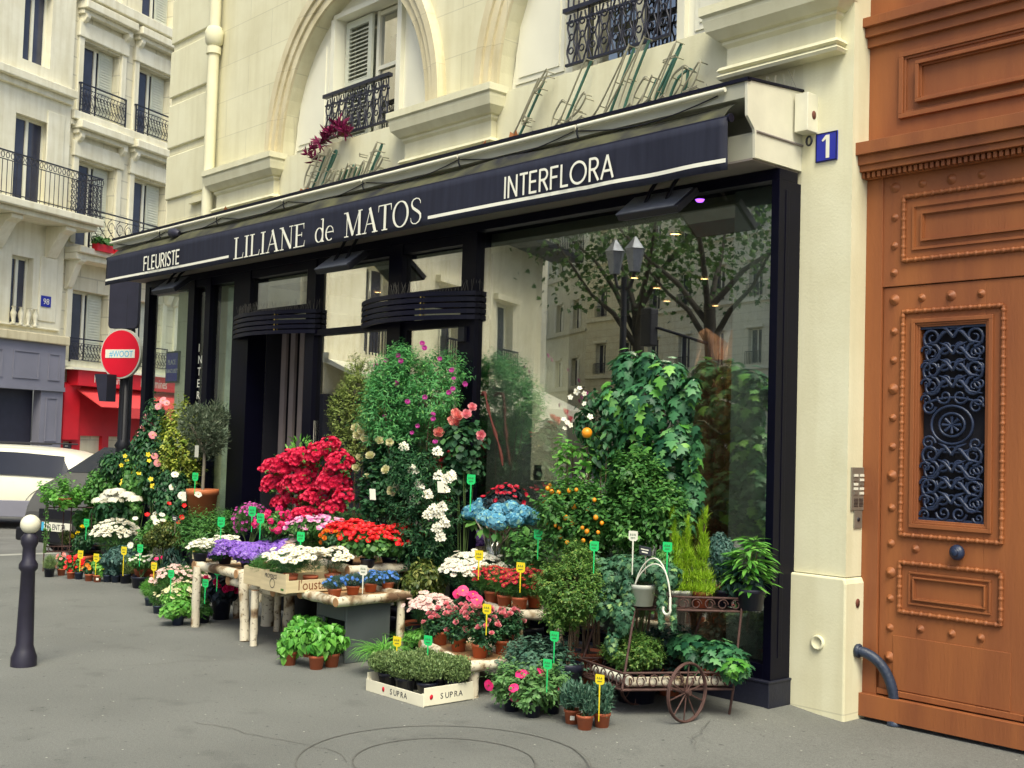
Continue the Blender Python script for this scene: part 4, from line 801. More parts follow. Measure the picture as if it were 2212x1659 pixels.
# bird spikes along the ledge
m = MB(); rng = random.Random(9)
for i in range(230):
    x = -9.0 + i * .0395; y = YW - .16 + rng.uniform(-.05, .05); m.tube([(x, y, 3.96), (x + rng.uniform(-.035, .035), y + rng.uniform(-.05, .05), 4.09 + rng.uniform(-.02, .02))], .0016, 3, caps=False)
rooted(m, 'bird_spikes', 'spike_metal', 'long row of thin wire bird spikes on top of the awning box', 'bird spikes', (-4.5, YW - .16, 3.96))
# dry leaves caught on the awning top
lv = [(485, 440), (652, 406), (668, 400), (1103, 283), (1115, 290), (1040, 345), (850, 358)]
for i, (u, v) in enumerate(lv):
    c = at(u, v, y=-.2); m = MB(); rng = random.Random(i + 20); c[2] = max(c[2], 3.96)
    for q in range(3):
        a = rng.uniform(0, 6); d1 = np.array([math.cos(a), .3 * math.sin(a), .5 + rng.random()]) * .05; d2 = np.array([-math.sin(a), .4, .6]) * .035; o_ = np.array([c[0] + rng.uniform(-.04, .04), c[1], 3.955])
        m.add([o_, o_ + d1 * .5 + d2, o_ + d1 * 1.3, o_ + d1 * .5 - d2], [(0, 1, 2), (0, 2, 3)])
    rooted(m, 'dry_leaf', 'lf_dry', 'curled brown dry leaf lying on top of the awning box', 'leaf', (c[0], c[1], 3.955), 'dry leaves on the awning box')
c = at(382, 512, y=-.38); m = MB(); m.tube([(c[0] - .11, -.40, 3.80), (c[0] - .03, -.42, 3.81), (c[0] + .06, -.42, 3.80), (c[0] + .1, -.40, 3.79)], [.03, .055, .05, .03], 12); rooted(m, 'spotlight', 'sign_back', 'small dark rounded spotlight on the awning box near its left end', 'lamp', (c[0], -.4, 3.8))
# ------------------------------------------------------------------ street beyond the corner
def place(root, loc, ang):
    root.location = [float(t) for t in loc]; root.rotation_euler = (0, 0, ang)
def rect_wall(m, x0, x1, z0, z1, holes, y=0, dep=.3, mi=0):
    """wall face in the xz plane with rectangular openings and their reveals"""
    X = sorted({x0, x1, *[h[0] for h in holes], *[h[1] for h in holes]}); Z = sorted({z0, z1, *[h[2] for h in holes], *[h[3] for h in holes]})
    for a, b in zip(X[:-1], X[1:]):
        for c, d_ in zip(Z[:-1], Z[1:]):
            mx_, mz_ = (a + b) / 2, (c + d_) / 2
            if not any(h[0] < mx_ < h[1] and h[2] < mz_ < h[3] for h in holes): m.add([(a, y, c), (b, y, c), (b, y, d_), (a, y, d_)], [(0, 1, 2, 3)], mi)
    for h in holes:
        a, b, c, d_ = h; e = y + dep
        m.add([(a, y, c), (a, e, c), (a, e, d_), (a, y, d_)], [(0, 1, 2, 3)], mi); m.add([(b, y, c), (b, e, c), (b, e, d_), (b, y, d_)], [(3, 2, 1, 0)], mi)
        m.add([(a, y, c), (b, y, c), (b, e, c), (a, e, c)], [(0, 1, 2, 3)], mi); m.add([(a, y, d_), (b, y, d_), (b, e, d_), (a, e, d_)], [(3, 2, 1, 0)], mi)
def win(root, a, b, c, d_, y=.3, shut='right', fr='white_paint', trans=None):
    m = MB(); w = .06
    m.box(a, b, y - .05, y, d_ - w, d_); m.box(a, b, y - .05, y, c, c + w); m.box(a, a + w, y - .05, y, c + w, d_ - w); m.box(b - w, b, y - .05, y, c + w, d_ - w); xm = (a + b) / 2
    m.box(xm - .04, xm + .04, y - .055, y, c + w, d_ - w)
    f = m.build('window_frame', fr, root); m = MB(); m.add([(a, y - .02, c), (b, y - .02, c), (b, y - .02, d_), (a, y - .02, d_)], [(0, 1, 2, 3)]); m.build('pane', 'far_pane', f)
    if shut:
        for s_ in ((1,) if shut == 'right' else (-1, 1)):
            m = MB(); x = b if s_ > 0 else a; n = (b - a) * .42
            # folded shutter standing open against the reveal, slightly angled
            p0 = np.array([x - s_ * .02, y - .06, 0]); p1 = p0 + np.array([-s_ * n * .95, -.0, 0]) if shut == 'right' else np.array([x + s_ * n, -.03, 0])
            if shut != 'right': p0 = np.array([x + s_ * .02, -.03, 0])
            t = (p1 - p0); L_ = np.linalg.norm(t); cc = (p0 + p1) / 2
            m.obox((cc[0], cc[1], (c + d_) / 2), t / 2, (0, .015, 0), (0, 0, (d_ - c) / 2 - .03))
            for z in np.arange(c + .12, d_ - .12, .07): m.obox((cc[0], cc[1] - .022, z), t / 2 * .78, (0, .004, .01), (0, 0, .012))
            m.build('shutter', 'shutter_paint' if shut == 'right' else 'white_paint', root)
def guard(root, a, b, z0, z1, out=.12, dense=.11, ret=True):
    m = MB(); y = -out
    m.box(a, b, y - .02, y + .02, z1 - .03, z1); m.box(a, b, y - .012, y + .012, z0 + .05, z0 + .07); m.box(a, b, y - .01, y + .01, z1 - .14, z1 - .125)
    n = max(3, int((b - a) / dense)); h = z1 - z0
    for i in range(n):
        x = a + (b - a) * (i + .5) / n; dx = (b - a) / n
        m.tube([(x + .5 * dx * math.sin(2 * PI * t), y, z0 + .06 + t * (h - .19)) for t in np.linspace(0, 1, 9)], .011, 4, caps=False)
        for zc in (.3, .62): m.tube([(x + dx * .38 * math.cos(q) * (1 - .05 * q), y, z0 + h * zc + dx * .5 * math.sin(q) * (1 - .05 * q)) for q in np.linspace(0, 5.4, 9)], .010, 4, caps=False)
    if ret:
        for x in (a, b): m.box(x - .015, x + .015, y, .02, z1 - .03, z1); m.box(x - .015, x + .015, y - .015, y + .015, z0, z1)
    m.build('balcony_railing', 'dark_iron', root)
def console(m, x, z, w=.25, dpt=.7, h=.6):
    pr = [(0, 0), (-dpt, 0), (-dpt, -.1), (-dpt * .75, -.18), (-dpt * .5, -h * .55), (-dpt * .25, -h * .9), (0, -h)]
    m.prism([(p, q) for p, q in pr], (x - w / 2, 0, z), (0, 1, 0), (0, 0, 1), (w, 0, 0))
LBP, LBA = (-24.89, 5.86, 0), math.atan2(.908, -.42)
L = thing('apartment_building', 'pale apartment block with ironwork balconies and shutters above a red restaurant', 'building')
m = MB(); hA, hB = (-.84, .42), (1.17, 2.43); hs = []
for a, b in (hA, hB, (3.2, 4.46), (5.2, 6.4)):
    hs += [(a, b, 3.3, 5.06), (a, b, 6.2, 8.3), (a, b, 9.5, 11.3), (a, b, 12.7, 14.4)]
rect_wall(m, -1.28, 12, 0, 26, hs); m.build('wall', 'far_stone', L)
m = MB()
for a, b in (hA, hB, (3.2, 4.46)):
    for (c, d_) in ((6.2, 8.3), (9.5, 11.3), (3.3, 5.06)):
        m.box(a - .22, a - .04, -.06, .02, c, d_ + .05); m.box(b + .04, b + .22, -.06, .02, c, d_ + .05)
        if c > 4: m.box(a - .26, b + .26, -.10, .02, d_ + .05, d_ + .45); m.box(a - .30, b + .30, -.34, .02, d_ + .72, d_ + .92); m.box(a - .26, b + .26, -.2, .02, d_ + .6, d_ + .72); console(m, a - .13, d_ + .62, .14, .24, .4); console(m, b + .13, d_ + .62, .14, .24, .4)
        else: console(m, a - .2, d_ + .75, .2, .5, .8); console(m, b + .2, d_ + .75, .2, .5, .8)
m.box(-1.28, 12, -.22, .02, 9.22, 9.44); m.box(-1.28, 12, -.12, .02, 9.08, 9.22); m.box(-1.28, 12, -.3, .02, 12.3, 12.55); m.box(-1.28, 12, -.62, .02, 5.9, 6.05); m.box(-1.28, 12, -.5, .02, 5.74, 5.9); m.box(-1.28, 12, -.12, .02, 3.14, 3.3)
m.build('stone_trim', 'far_smooth', L, bevel=.02)
for a, b in (hA, hB, (3.2, 4.46), (5.2, 6.4)):
    win(L, a, b, 12.7, 14.4, .28); win(L, a, b, 3.3, 5.06, .28); win(L, a, b, 6.1, 8.3, .28); win(L, a, b, 9.5, 11.3, .28)
    guard(L, a - .18, b + .18, 9.46, 10.2); guard(L, a - .16, b + .16, 3.26, 3.86, .16)
guard(L, -.95, 4.8, 6.06, 7.02, .55, .3)
m = MB(); m.box(-1.28, 12, .01, .3, 0, 0); 
# red restaurant front
m = MB(); rect_wall(m, -1.15, 6, 0, 2.75, [(-.45, .32, .4, 1.45), (.55, 1.35, .2, 1.45), (1.7, 2.6, .2, 1.45), (2.9, 3.9, .2, 1.45), (-1.02, -.72, .5, 1.3)], -.10, .25); m.box(-1.15, -.62, -.2, -.10, 1.35, 2.7)
RF = m.build('restaurant_front', 'rest_red', L); RF['label'] = 'bright red restaurant shop front under a red sign band'
m = MB(); m.box(-.62, 6, .1, .12, .2, 1.5); m.box(-1.05, -.7, .08, .1, .4, 1.4); m.build('window_glass_dark', 'far_pane', RF)
m = MB(); 
for a, b in ((-.45, .32), (.55, 1.35), (1.7, 2.6)): m.box(a, b, -.08, -.04, 1.0, 1.02)
m.box(.42, .46, -.16, -.12, .2, .95); m.build('door_bar', 'brass', RF)
m = MB(); m.box(-1.0, -.74, -.105, -.10, .55, 1.25); bd = m.build('menu_board', 'slate', RF); m = MB()
for i in range(7): m.box(-.96, -.96 + .1 + .1 * ((i * 7) % 3) / 2, -.109, -.105, 1.18 - i * .09, 1.20 - i * .09)
m.build('chalk_lines', 'tag_white', bd)
m = MB(); m.box(-.95, 4.0, -.42, -.05, 2.68, 3.06); SG = m.build('sign_band', 'rest_red', L); m = MB(); m.box(-1.2, 4.1, -.5, 0, 3.06, 3.12); m.build('sign_cap', 'white_paint', L)
text('lettering', 'Restaurant', 'tag_white', .27, (-.42, -.424, 2.78), (1, 0, 0), (0, 0, 1), (0, -1, 0), SG, xs=.86); text('lettering', 'les Comines', 'tag_white', .34, (1.28, -.424, 2.76), (1, 0, 0), (0, 0, 1), (0, -1, 0), SG, xs=.62)
m = MB(); m.prism([(-.12, 2.66), (-1.0, 2.18), (-1.0, 2.16), (-.12, 2.62)], (-.75, 0, 0), (0, 1, 0), (0, 0, 1), (5, 0, 0)); AW = m.build('cloth_awning', 'rest_cloth', L); m = MB(); m.box(-.05, 4.25, -1.01, -.995, 1.92, 2.175); VL = m.build('awning_valance', 'rest_cloth', AW)
text('lettering', 'Restaurant', 'tag_white', .2, (.62, -1.014, 1.98), (1, 0, 0), (0, 0, 1), (0, -1, 0), AW, xs=.86)
place(L, LBP, LBA)
# building 98
K = thing('apartment_building', 'cream stone building numbered 98 with a long balcony above a grey shop front', 'building')
m = MB(); hs = [(-2.9, -2.25, 4.0, 5.6), (-4.9, -3.9, 4.0, 5.6), (-3.0, -1.95, 6.75, 8.9), (-5.2, -4.2, 6.75, 8.9), (-2.9, -2.05, 10.2, 12.0), (-5.1, -4.1, 10.2, 12.0), (-2.0, -2.0, 0, 0)]
hs = hs[:-1]; rect_wall(m, -9, -1.3, 3.85, 26, hs, -.12, .35); m.add([(-1.3, -.12, 0), (-1.3, .1, 0), (-1.3, .1, 26), (-1.3, -.12, 26)], [(0, 1, 2, 3)]); m.build('wall', 'far_smooth', K)
for h in hs: win(K, h[0], h[1], h[2], h[3], .12, None)
m = MB(); m.box(-9, -.95, -1.0, -.1, 6.55, 6.72); m.box(-9, -1.0, -.85, -.1, 6.42, 6.55)
for x in (-1.75, -3.4, -5.2): console(m, x, 6.42, .34, .75, .8)
m.box(-9, -1.32, -.35, -.1, 9.65, 9.85); m.box(-9, -1.32, -.22, -.1, 9.5, 9.65); m.box(-9, -1.4, -.2, -.1, 3.95, 4.0); m.box(-2.05, -1.5, -.15, -.1, 4.15, 5.7); m.box(-2.05, -1.5, -.15, -.1, 7.0, 9.2)
m.build('balcony_slab', 'far_smooth', K, bevel=.02)
m = MB()
for x in (-2.2, -2.42, -2.64, -2.86): m.lathe([(.05, 0), (.07, .03), (.03, .07), (.06, .2), (.07, .27), (.03, .38), (.06, .42)], (x, -.2, 3.98), 8)
m.build('baluster_row', 'far_smooth', K)
# the balcony railing in front, ornate
m = MB(); za, zb = 6.72, 7.72
m.box(-9, -1.0, -.97, -.93, zb - .03, zb); m.box(-9, -1.0, -.96, -.94, zb - .22, zb - .2); m.box(-9, -1.0, -.96, -.94, za + .05, za + .07)
for x in np.arange(-9, -1.0, .14): m.tube([(x, -.95, za), (x, -.95, zb - .2)], .012, 4, caps=False); m.tube([(x + .05 * math.cos(a), -.95, zb - .11 + .07 * math.sin(a)) for a in np.linspace(0, 2 * PI, 7)], .011, 4, caps=False)
for x in np.arange(-2.0, -1.0, .1):
    for z in np.arange(za + .1, zb - .22, .13): m.tube([(x + .04 * math.cos(a), -.955, z + .055 * math.sin(a)) for a in np.linspace(0, 2 * PI, 7)], .012, 4, caps=False)
m.box(-1.02, -.99, -.95, -.1, zb - .03, zb)
for y in np.arange(-.9, -.1, .13): m.tube([(-1.0, y, za), (-1.0, y, zb)], .012, 4, caps=False)
m.build('balcony_railing', 'dark_iron', K)
m = MB(); m.box(-9, -1.25, -.4, -.1, 3.62, 3.83); m.build('shop_cornice', 'tan_stone', K, bevel=.02)
m = MB(); m.box(-9, -1.28, -.30, -.05, 2.6, 3.62); m.box(-1.98, -1.28, -.28, -.05, 0, 2.6); m.box(-9, -1.28, -.34, -.05, 2.5, 2.6)
for a, b in ((-1.82, -1.45), (-2.9, -2.1), (-4.4, -3.2)): raised_frame(m, a, b, 2.75, 3.4, -.30, .03, .02)
raised_frame(m, -1.82, -1.45, 1.3, 2.35, -.28, .03, .02); m.build('grey_shop_front', 'grey_paint', K)
m = MB(); m.box(-9, -1.98, -.02, .02, 0, 2.5); m.build('recess_shade', 'sign_back', K)  # dark sheet at the back of the door recess, its shade put into the colour
m = MB(); m.box(-2.0, -1.7, -.17, -.15, 4.5, 4.76); N8 = m.build('number_plate', 'plate_blue', K); text('numeral', '98', 'tag_white', .2, (-1.95, -.172, 4.56), (1, 0, 0), (0, 0, 1), (0, -1, 0), N8)
place(K, LBP, LBA)
# flower boxes on the balcony of the red restaurant building
def lw(s, out, z):
    ca, sa = math.cos(LBA), math.sin(LBA); return np.array([LBP[0] + s * ca + out * sa, LBP[1] + s * sa - out * ca, z])

# ------------------------------------------------------------------ opposite side of the square (seen mirrored in the shop glass)
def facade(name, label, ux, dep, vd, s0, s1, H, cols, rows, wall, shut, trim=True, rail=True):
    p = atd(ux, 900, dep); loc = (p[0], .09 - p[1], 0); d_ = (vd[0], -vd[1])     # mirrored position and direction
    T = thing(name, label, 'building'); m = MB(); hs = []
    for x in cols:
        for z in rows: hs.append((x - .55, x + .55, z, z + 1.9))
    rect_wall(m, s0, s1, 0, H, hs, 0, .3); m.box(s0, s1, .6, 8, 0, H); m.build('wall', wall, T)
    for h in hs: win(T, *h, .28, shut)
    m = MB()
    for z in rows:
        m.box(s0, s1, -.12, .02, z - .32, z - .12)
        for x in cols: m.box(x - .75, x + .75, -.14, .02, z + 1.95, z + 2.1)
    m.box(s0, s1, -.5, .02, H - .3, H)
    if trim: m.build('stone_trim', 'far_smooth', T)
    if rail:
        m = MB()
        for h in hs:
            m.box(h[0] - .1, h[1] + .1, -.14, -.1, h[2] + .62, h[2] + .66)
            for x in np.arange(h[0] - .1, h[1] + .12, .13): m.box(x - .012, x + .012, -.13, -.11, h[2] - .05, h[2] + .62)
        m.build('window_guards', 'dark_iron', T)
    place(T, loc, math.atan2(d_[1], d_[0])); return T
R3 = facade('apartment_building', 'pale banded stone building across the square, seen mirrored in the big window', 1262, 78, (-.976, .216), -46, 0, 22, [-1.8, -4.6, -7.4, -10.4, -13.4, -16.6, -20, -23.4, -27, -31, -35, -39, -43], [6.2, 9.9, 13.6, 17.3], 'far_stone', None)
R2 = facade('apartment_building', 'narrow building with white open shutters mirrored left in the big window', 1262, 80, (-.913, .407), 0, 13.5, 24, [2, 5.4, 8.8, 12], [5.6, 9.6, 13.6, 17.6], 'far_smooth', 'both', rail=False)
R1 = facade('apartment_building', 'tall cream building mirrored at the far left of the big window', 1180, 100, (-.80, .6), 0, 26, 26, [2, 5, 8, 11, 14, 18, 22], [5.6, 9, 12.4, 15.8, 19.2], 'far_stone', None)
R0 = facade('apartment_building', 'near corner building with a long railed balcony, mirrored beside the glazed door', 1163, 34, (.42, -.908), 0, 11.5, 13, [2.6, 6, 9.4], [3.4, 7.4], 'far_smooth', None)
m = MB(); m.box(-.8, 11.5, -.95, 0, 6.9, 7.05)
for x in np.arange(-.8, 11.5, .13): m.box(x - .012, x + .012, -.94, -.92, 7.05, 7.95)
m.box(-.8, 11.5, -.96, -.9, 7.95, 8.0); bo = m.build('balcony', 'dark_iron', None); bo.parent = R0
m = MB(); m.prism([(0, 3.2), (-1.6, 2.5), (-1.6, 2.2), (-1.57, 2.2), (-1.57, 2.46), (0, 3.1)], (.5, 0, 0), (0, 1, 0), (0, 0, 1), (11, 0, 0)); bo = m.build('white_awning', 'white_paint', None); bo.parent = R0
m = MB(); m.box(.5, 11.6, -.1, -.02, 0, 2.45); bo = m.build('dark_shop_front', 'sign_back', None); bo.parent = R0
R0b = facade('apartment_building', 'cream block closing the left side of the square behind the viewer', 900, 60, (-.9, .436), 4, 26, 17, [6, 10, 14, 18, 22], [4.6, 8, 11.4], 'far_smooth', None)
def tree_far(label, u, dep, h0, vcrown, R_, seed):
    p = atd(u, 900, dep); base = np.array([p[0], .09 - p[1], -.125]); T = thing('plane_tree', label, 'tree', base, 'plane trees on the square'); rng = random.Random(seed); m = MB()
    m.tube([base, base + [.1, 0, 2.2], base + [-.05, .1, h0]], [.24, .19, .15], 10); tips = []
    for k in range(6):
        a = 2 * PI * k / 6 + rng.random(); q = base + np.array([-.05, .1, h0 - rng.random() * 1.2]); e1 = q + np.array([math.cos(a) * R_ * .45, math.sin(a) * R_ * .45, 1.3 + rng.random()]); e2 = e1 + np.array([math.cos(a) * R_ * .45, math.sin(a) * R_ * .45, 1.0 + rng.random() * 1.5])
        m.tube([q, (q + e1) / 2 + [0, 0, .2], e1, e2], [.09, .07, .045, .02], 7); tips += [e1, e2, (e1 + e2) / 2]
    m.build('trunk', 'far_trunk', T)
    P = []; rs = np.random.RandomState(seed)
    for t in tips:
        n = 90; P.append(np.array(t) + rs.normal(size=(n, 3)) * [R_ * .22, R_ * .22, R_ * .17])
    P.append(base + [0, 0, h0 + 1.8] + rs.normal(size=(560, 3)) * [R_ * .5, R_ * .5, R_ * .3])
    P = np.concatenate(P); P = P[P[:, 2] > base[2] + h0 - .2]
    scatter('crown', T, [(TP['ivy'], P, rs.normal(size=P.shape) + [0, 0, .6], rs.normal(size=P.shape), rs.uniform(.10, .19, len(P)), 0)], ['lf_far'])

# ------------------------------------------------------------------ vehicles
def car(name, label, loc, ang, Lc, Wc, H, body, kind, plate=None):
    T = thing(name, label, 'car'); hw = Wc / 2
    # stations along the length: x, belt z, top z, half width at belt, half width at top  (front = +x)
    if kind == 'wagon': st = [(-Lc / 2, .62, .70, .80, .76), (-Lc / 2 + .06, .78, 1.0, .93, .74), (-Lc / 2 + .35, .86, 1.36, .97, .70), (-.9, .90, H - .02, 1, .70), (0, .90, H, 1, .71), (.45, .90, H - .05, 1, .70), (1.15, .90, 1.02, 1, .82), (1.7, .84, .90, .96, .85), (Lc / 2 - .12, .70, .76, .86, .74), (Lc / 2, .55, .60, .74, .66)]
    else: st = [(-Lc / 2, .7, 1.0, .85, .78), (-Lc / 2 + .1, .9, 1.55, .95, .74), (-.6, .98, H, 1, .74), (.4, .98, H - .02, 1, .74), (.85, .98, H - .12, 1, .74), (1.5, .98, 1.10, 1, .84), (1.8, .92, 1.0, .97, .85), (Lc / 2 - .10, .74, .80, .90, .80), (Lc / 2, .58, .64, .80, .72)]
    m = MB(); vs = []
    for x, zb, zt, wb, wt in st:
        ring = [(.72 * wb, .22), (.97 * wb, .30), (1.0 * wb, zb * .62), (.97 * wb, zb), (wt * 1.0, zt - .05 if zt - zb > .2 else zt - .01), (wt * .8, zt)]
        vs += [(x, hw * y, z) for y, z in ring] + [(x, -hw * y, z) for y, z in ring[::-1]]
    n = 12; ns = len(st)
    m.add(vs, [(i * n + j, i * n + (j + 1) % n, (i + 1) * n + (j + 1) % n, (i + 1) * n + j) for i in range(ns - 1) for j in range(n)], 0, True); m.add(vs[:n], [tuple(range(n))[::-1]], 0); m.add(vs[-n:], [tuple(range(n))], 0)
    bo = m.build('body', body, T); md = bo.modifiers.new('s', 'SUBSURF'); md.levels = md.render_levels = 2
    cr = bo.modifiers.new('e', 'BEVEL') if False else None
    def at_st(x):
        for i in range(ns - 1):
            if st[i][0] <= x <= st[i + 1][0]:
                t = (x - st[i][0]) / (st[i + 1][0] - st[i][0]); return [st[i][k] * (1 - t) + st[i + 1][k] * t for k in range(5)]
    for s_ in (-1, 1):      # side glass
        m = MB(); xs0, xs1 = (-Lc / 2 + .38, .95); X = np.linspace(xs0, xs1, 14); lo = []; hi = []
        for x in X:
            _, zb, zt, wb, wt = at_st(x); hgt = zt - .05 - zb; lo.append((x, s_ * (hw * (.97 * wb + (wt - .97 * wb) * .07) + .006), zb + .07 * hgt)); tt = .86; 
            if hgt < .12: tt = .10
            hi.append((x, s_ * (hw * (.97 * wb + (wt - .97 * wb) * tt) + .012), zb + tt * hgt))
        hi[0] = (hi[0][0] + .25, hi[0][1], hi[0][2]); m.add(lo + hi, [(i, i + 1, 15 + i, 14 + i) for i in range(13)], 0, True); m.build('side_window', 'car_glass', T)
        m = MB(); m.tube([(1.0, s_ * (hw + .02), 1.0), (.92, s_ * (hw + .14), 1.04), (.88, s_ * (hw + .15), 1.04)], [.03, .085, .07], 8); m.build('wing_mirror', 'black_iron' if kind != 'wagon' else body, T)
    m = MB(); xf0, xf1 = (.50, 1.12) if kind == 'wagon' else (.88, 1.45); a, b = at_st(xf0), at_st(xf1)
    m.add([(xf0, -hw * a[4] * .86, a[2] + .012), (xf0, hw * a[4] * .86, a[2] + .012), (xf1, hw * b[4] * .92, b[2] + .02), (xf1, -hw * b[4] * .92, b[2] + .02)], [(0, 1, 2, 3)]); m.build('windscreen', 'car_glass', T)
    for x in (-Lc / 2 + .78, Lc / 2 - .82):
        for s_ in (-1, 1):
            m = MB(); m.lathe([(.19, -.105), (.30, -.10), (.325, -.06), (.325, .06), (.30, .10), (.19, .105)], (0, 0, 0), 24); m.v = [(x + a_, s_ * (hw - .10) + c_, .32 + b_) for a_, b_, c_ in m.v]; w_ = m.build('wheel', 'tyre', T)
            m = MB(); m.lathe([(0, .085), (.05, .09), (.19, .10), (.20, .07)], (0, 0, 0), 20); m.v = [(x + a_, s_ * (hw - .10) + s_ * c_, .32 + b_) for a_, b_, c_ in m.v]; m.build('rim', 'rim_metal', w_)
            m = MB(); m.lathe([(.33, -.02), (.40, -.02), (.41, .03)], (0, 0, 0), 24, a0=-.1, a1=PI + .1); m.v = [(x + a_, s_ * (hw - .035) + s_ * c_, .32 + b_) for a_, b_, c_ in m.v]; m.build('wheel_arch', 'black_iron', T)
    xf = Lc / 2
    for s_ in (-1, 1):
        m = MB(); m.box(-1.75, 1.75, s_ * (hw + .012) - .012, s_ * (hw + .012) + .012, .22, .50); m.build('sill_cladding', 'grey_paint', T, bevel=.01)
        m = MB()
        for dx in (-.62, .38): m.box(dx, dx + .012, s_ * (hw + .004) - .003, s_ * (hw + .004) + .003, .5, .92)
        m.tube([(-1.4, s_ * hw * .68, H + .015), (.3, s_ * hw * .70, H + .02)], .014, 6); m.build('door_seams', 'black_iron', T)
    for s_ in (-1, 1):
        m = MB(); m.lathe([(0, .05), (.08, .04), (.12, .01), (.13, -.02)], (0, 0, 0), 16); m.v = [(xf - .14 + c_, s_ * hw * .68 + a_ * 1.25, .70 + b_ * .8) for a_, b_, c_ in m.v]; m.build('headlight', 'lamp_clear', T)
        m = MB(); m.box(-xf - .0, -xf + .05, s_ * hw * .7 - .1, s_ * hw * .7 + .1, .78, .95); m.build('tail_light', 'sign_red', T)
    m = MB(); m.box(xf - .10, xf + .03, -hw * .42, hw * .42, .56, .68); m.build('radiator_grille', 'black_iron', T); m = MB(); m.box(xf - .2, xf + .05, -hw * .9, hw * .9, .24, .42); m.build('bumper', 'black_iron', T, bevel=.03)
    if plate:
        m = MB(); m.box(xf + .05, xf + .062, -.27, .27, .40, .515); P_ = m.build('licence_plate', 'tag_white', T); m = MB(); m.box(xf + .062, xf + .064, -.27, -.225, .402, .513); m.build('blue_strip', 'ink_blue', P_)
        text('lettering', plate, 'ink_dark', .105, (xf + .064, -.21, .42), (0, 1, 0), (0, 0, 1), (1, 0, 0), P_, ext=.001, xs=.74)
    place(T, loc, ang); return T
car('parked_car', 'grey car facing the pavement with number plate, behind the left plants', (-11.72, 1.74, -.125), -PI / 2 + .35, 4.2, 1.75, 1.62, 'car_grey', 'van', '243 ENT.78')
pw = atd(60, 1000, 21)
car('parked_car', 'white estate car with grey sills crossing at the far left behind the bollard', (pw[0] - .15 - .5, pw[1] - .5, -.13), math.atan2(-.743, -.669), 4.5, 1.8, 1.45, 'car_white', 'wagon')

# ------------------------------------------------------------------ street furniture
sp = atd(260, 764, 15.4); nrm = np.array([.444, -.895, 0]); nrm /= np.linalg.norm(nrm); tg = np.array([-nrm[1], nrm[0], 0])
px, py = sp[0] - nrm[0] * .14, sp[1] - nrm[1] * .14
T = thing('traffic_sign_post', 'black fluted signpost with ornate base beside the kerb left of the shop', 'post', (px, py, 0))
m = MB(); m.lathe([(.15, 0), (.15, .25), (.19, .3), (.16, .36), (.15, .95), (.12, 1.1), (.14, 1.16), (.15, 1.2), (.10, 1.27), (.095, 1.38), (.115, 1.42), (.08, 1.48), (.075, 3.4), (.0, 3.42)], (px, py, 0), 20)
for k in range(8): a = 2 * PI * k / 8; m.tube([(px + .075 * math.cos(a), py + .075 * math.sin(a), 1.5), (px + .075 * math.cos(a), py + .075 * math.sin(a), 3.4)], .012, 5)
m.build('post', 'black_iron', T)
q = atd(222, 838, 15.2); m = MB(); m.prism([(-.14, .18), (.06, .18), (.06, -.17), (-.05, -.17)], (q[0], q[1], q[2]), tg, (0, 0, 1), nrm * -.18); m.build('signal_back', 'sign_back', T)
q = atd(298, 1062, 15.3); m = MB(); m.tube([(px, py, q[2]), (q[0], q[1], q[2])], [.11, .10], 14); m.build('signal_lamp', 'black_iron', T, shade=None)
def disc(m, c, r0, n_, th, seg=40):
    vs = [];
    for k in range(seg): a = 2 * PI * k / seg; vs.append(c + tg * r0 * math.cos(a) + np.array([0, 0, r0 * math.sin(a)]))
    m.add(vs + [v - n_ * th for v in vs], [tuple(range(seg)), tuple(range(seg, 2 * seg))[::-1]] + [(i, (i + 1) % seg, seg + (i + 1) % seg, seg + i) for i in range(seg)])
T = thing('no_entry_sign', 'round red no entry sign with a white bar lettered #WOOT', 'road sign', sp)
m = MB(); disc(m, sp, .325, nrm, .05); m.build('rim', 'sign_rim', T); m = MB(); disc(m, sp + nrm * .004, .305, nrm, .004); m.build('disc', 'sign_red', T)
m = MB(); m.obox(sp + nrm * .007, tg * .235, (0, 0, .055), nrm * .002); BR = m.build('bar', 'tag_white', T)
o_ = sp + nrm * .0095 - tg * .17 - np.array([0, 0, .042]); text('lettering', '#WOOT', 'ink_blue', .115, o_, tg, (0, 0, 1), nrm, BR, ext=.0008, xs=.85)
bp = atd(267, 655, 15.5); T = thing('direction_sign', 'dark rounded back of a large sign above the no entry sign', 'road sign', bp); m = MB(); w2, h2, r2 = .235, .45, .06; poly = []
for cx_, cz_, a0 in ((w2 - r2, h2 - r2, 0), (-w2 + r2, h2 - r2, PI / 2), (-w2 + r2, -h2 + r2 + .14, PI), (w2 - r2, -h2 + r2 + .14, 1.5 * PI)):
    for a in np.linspace(a0, a0 + PI / 2, 6): poly.append((cx_ + r2 * math.cos(a), cz_ + r2 * math.sin(a)))
m.prism(poly, bp + [0, 0, -.02], tg, (0, 0, 1), -nrm * .05); m.build('panel', 'sign_back', T); m = MB(); m.tube([bp - nrm * .05, (px, py, bp[2])], .02, 6); m.build('bracket', 'black_iron', T)
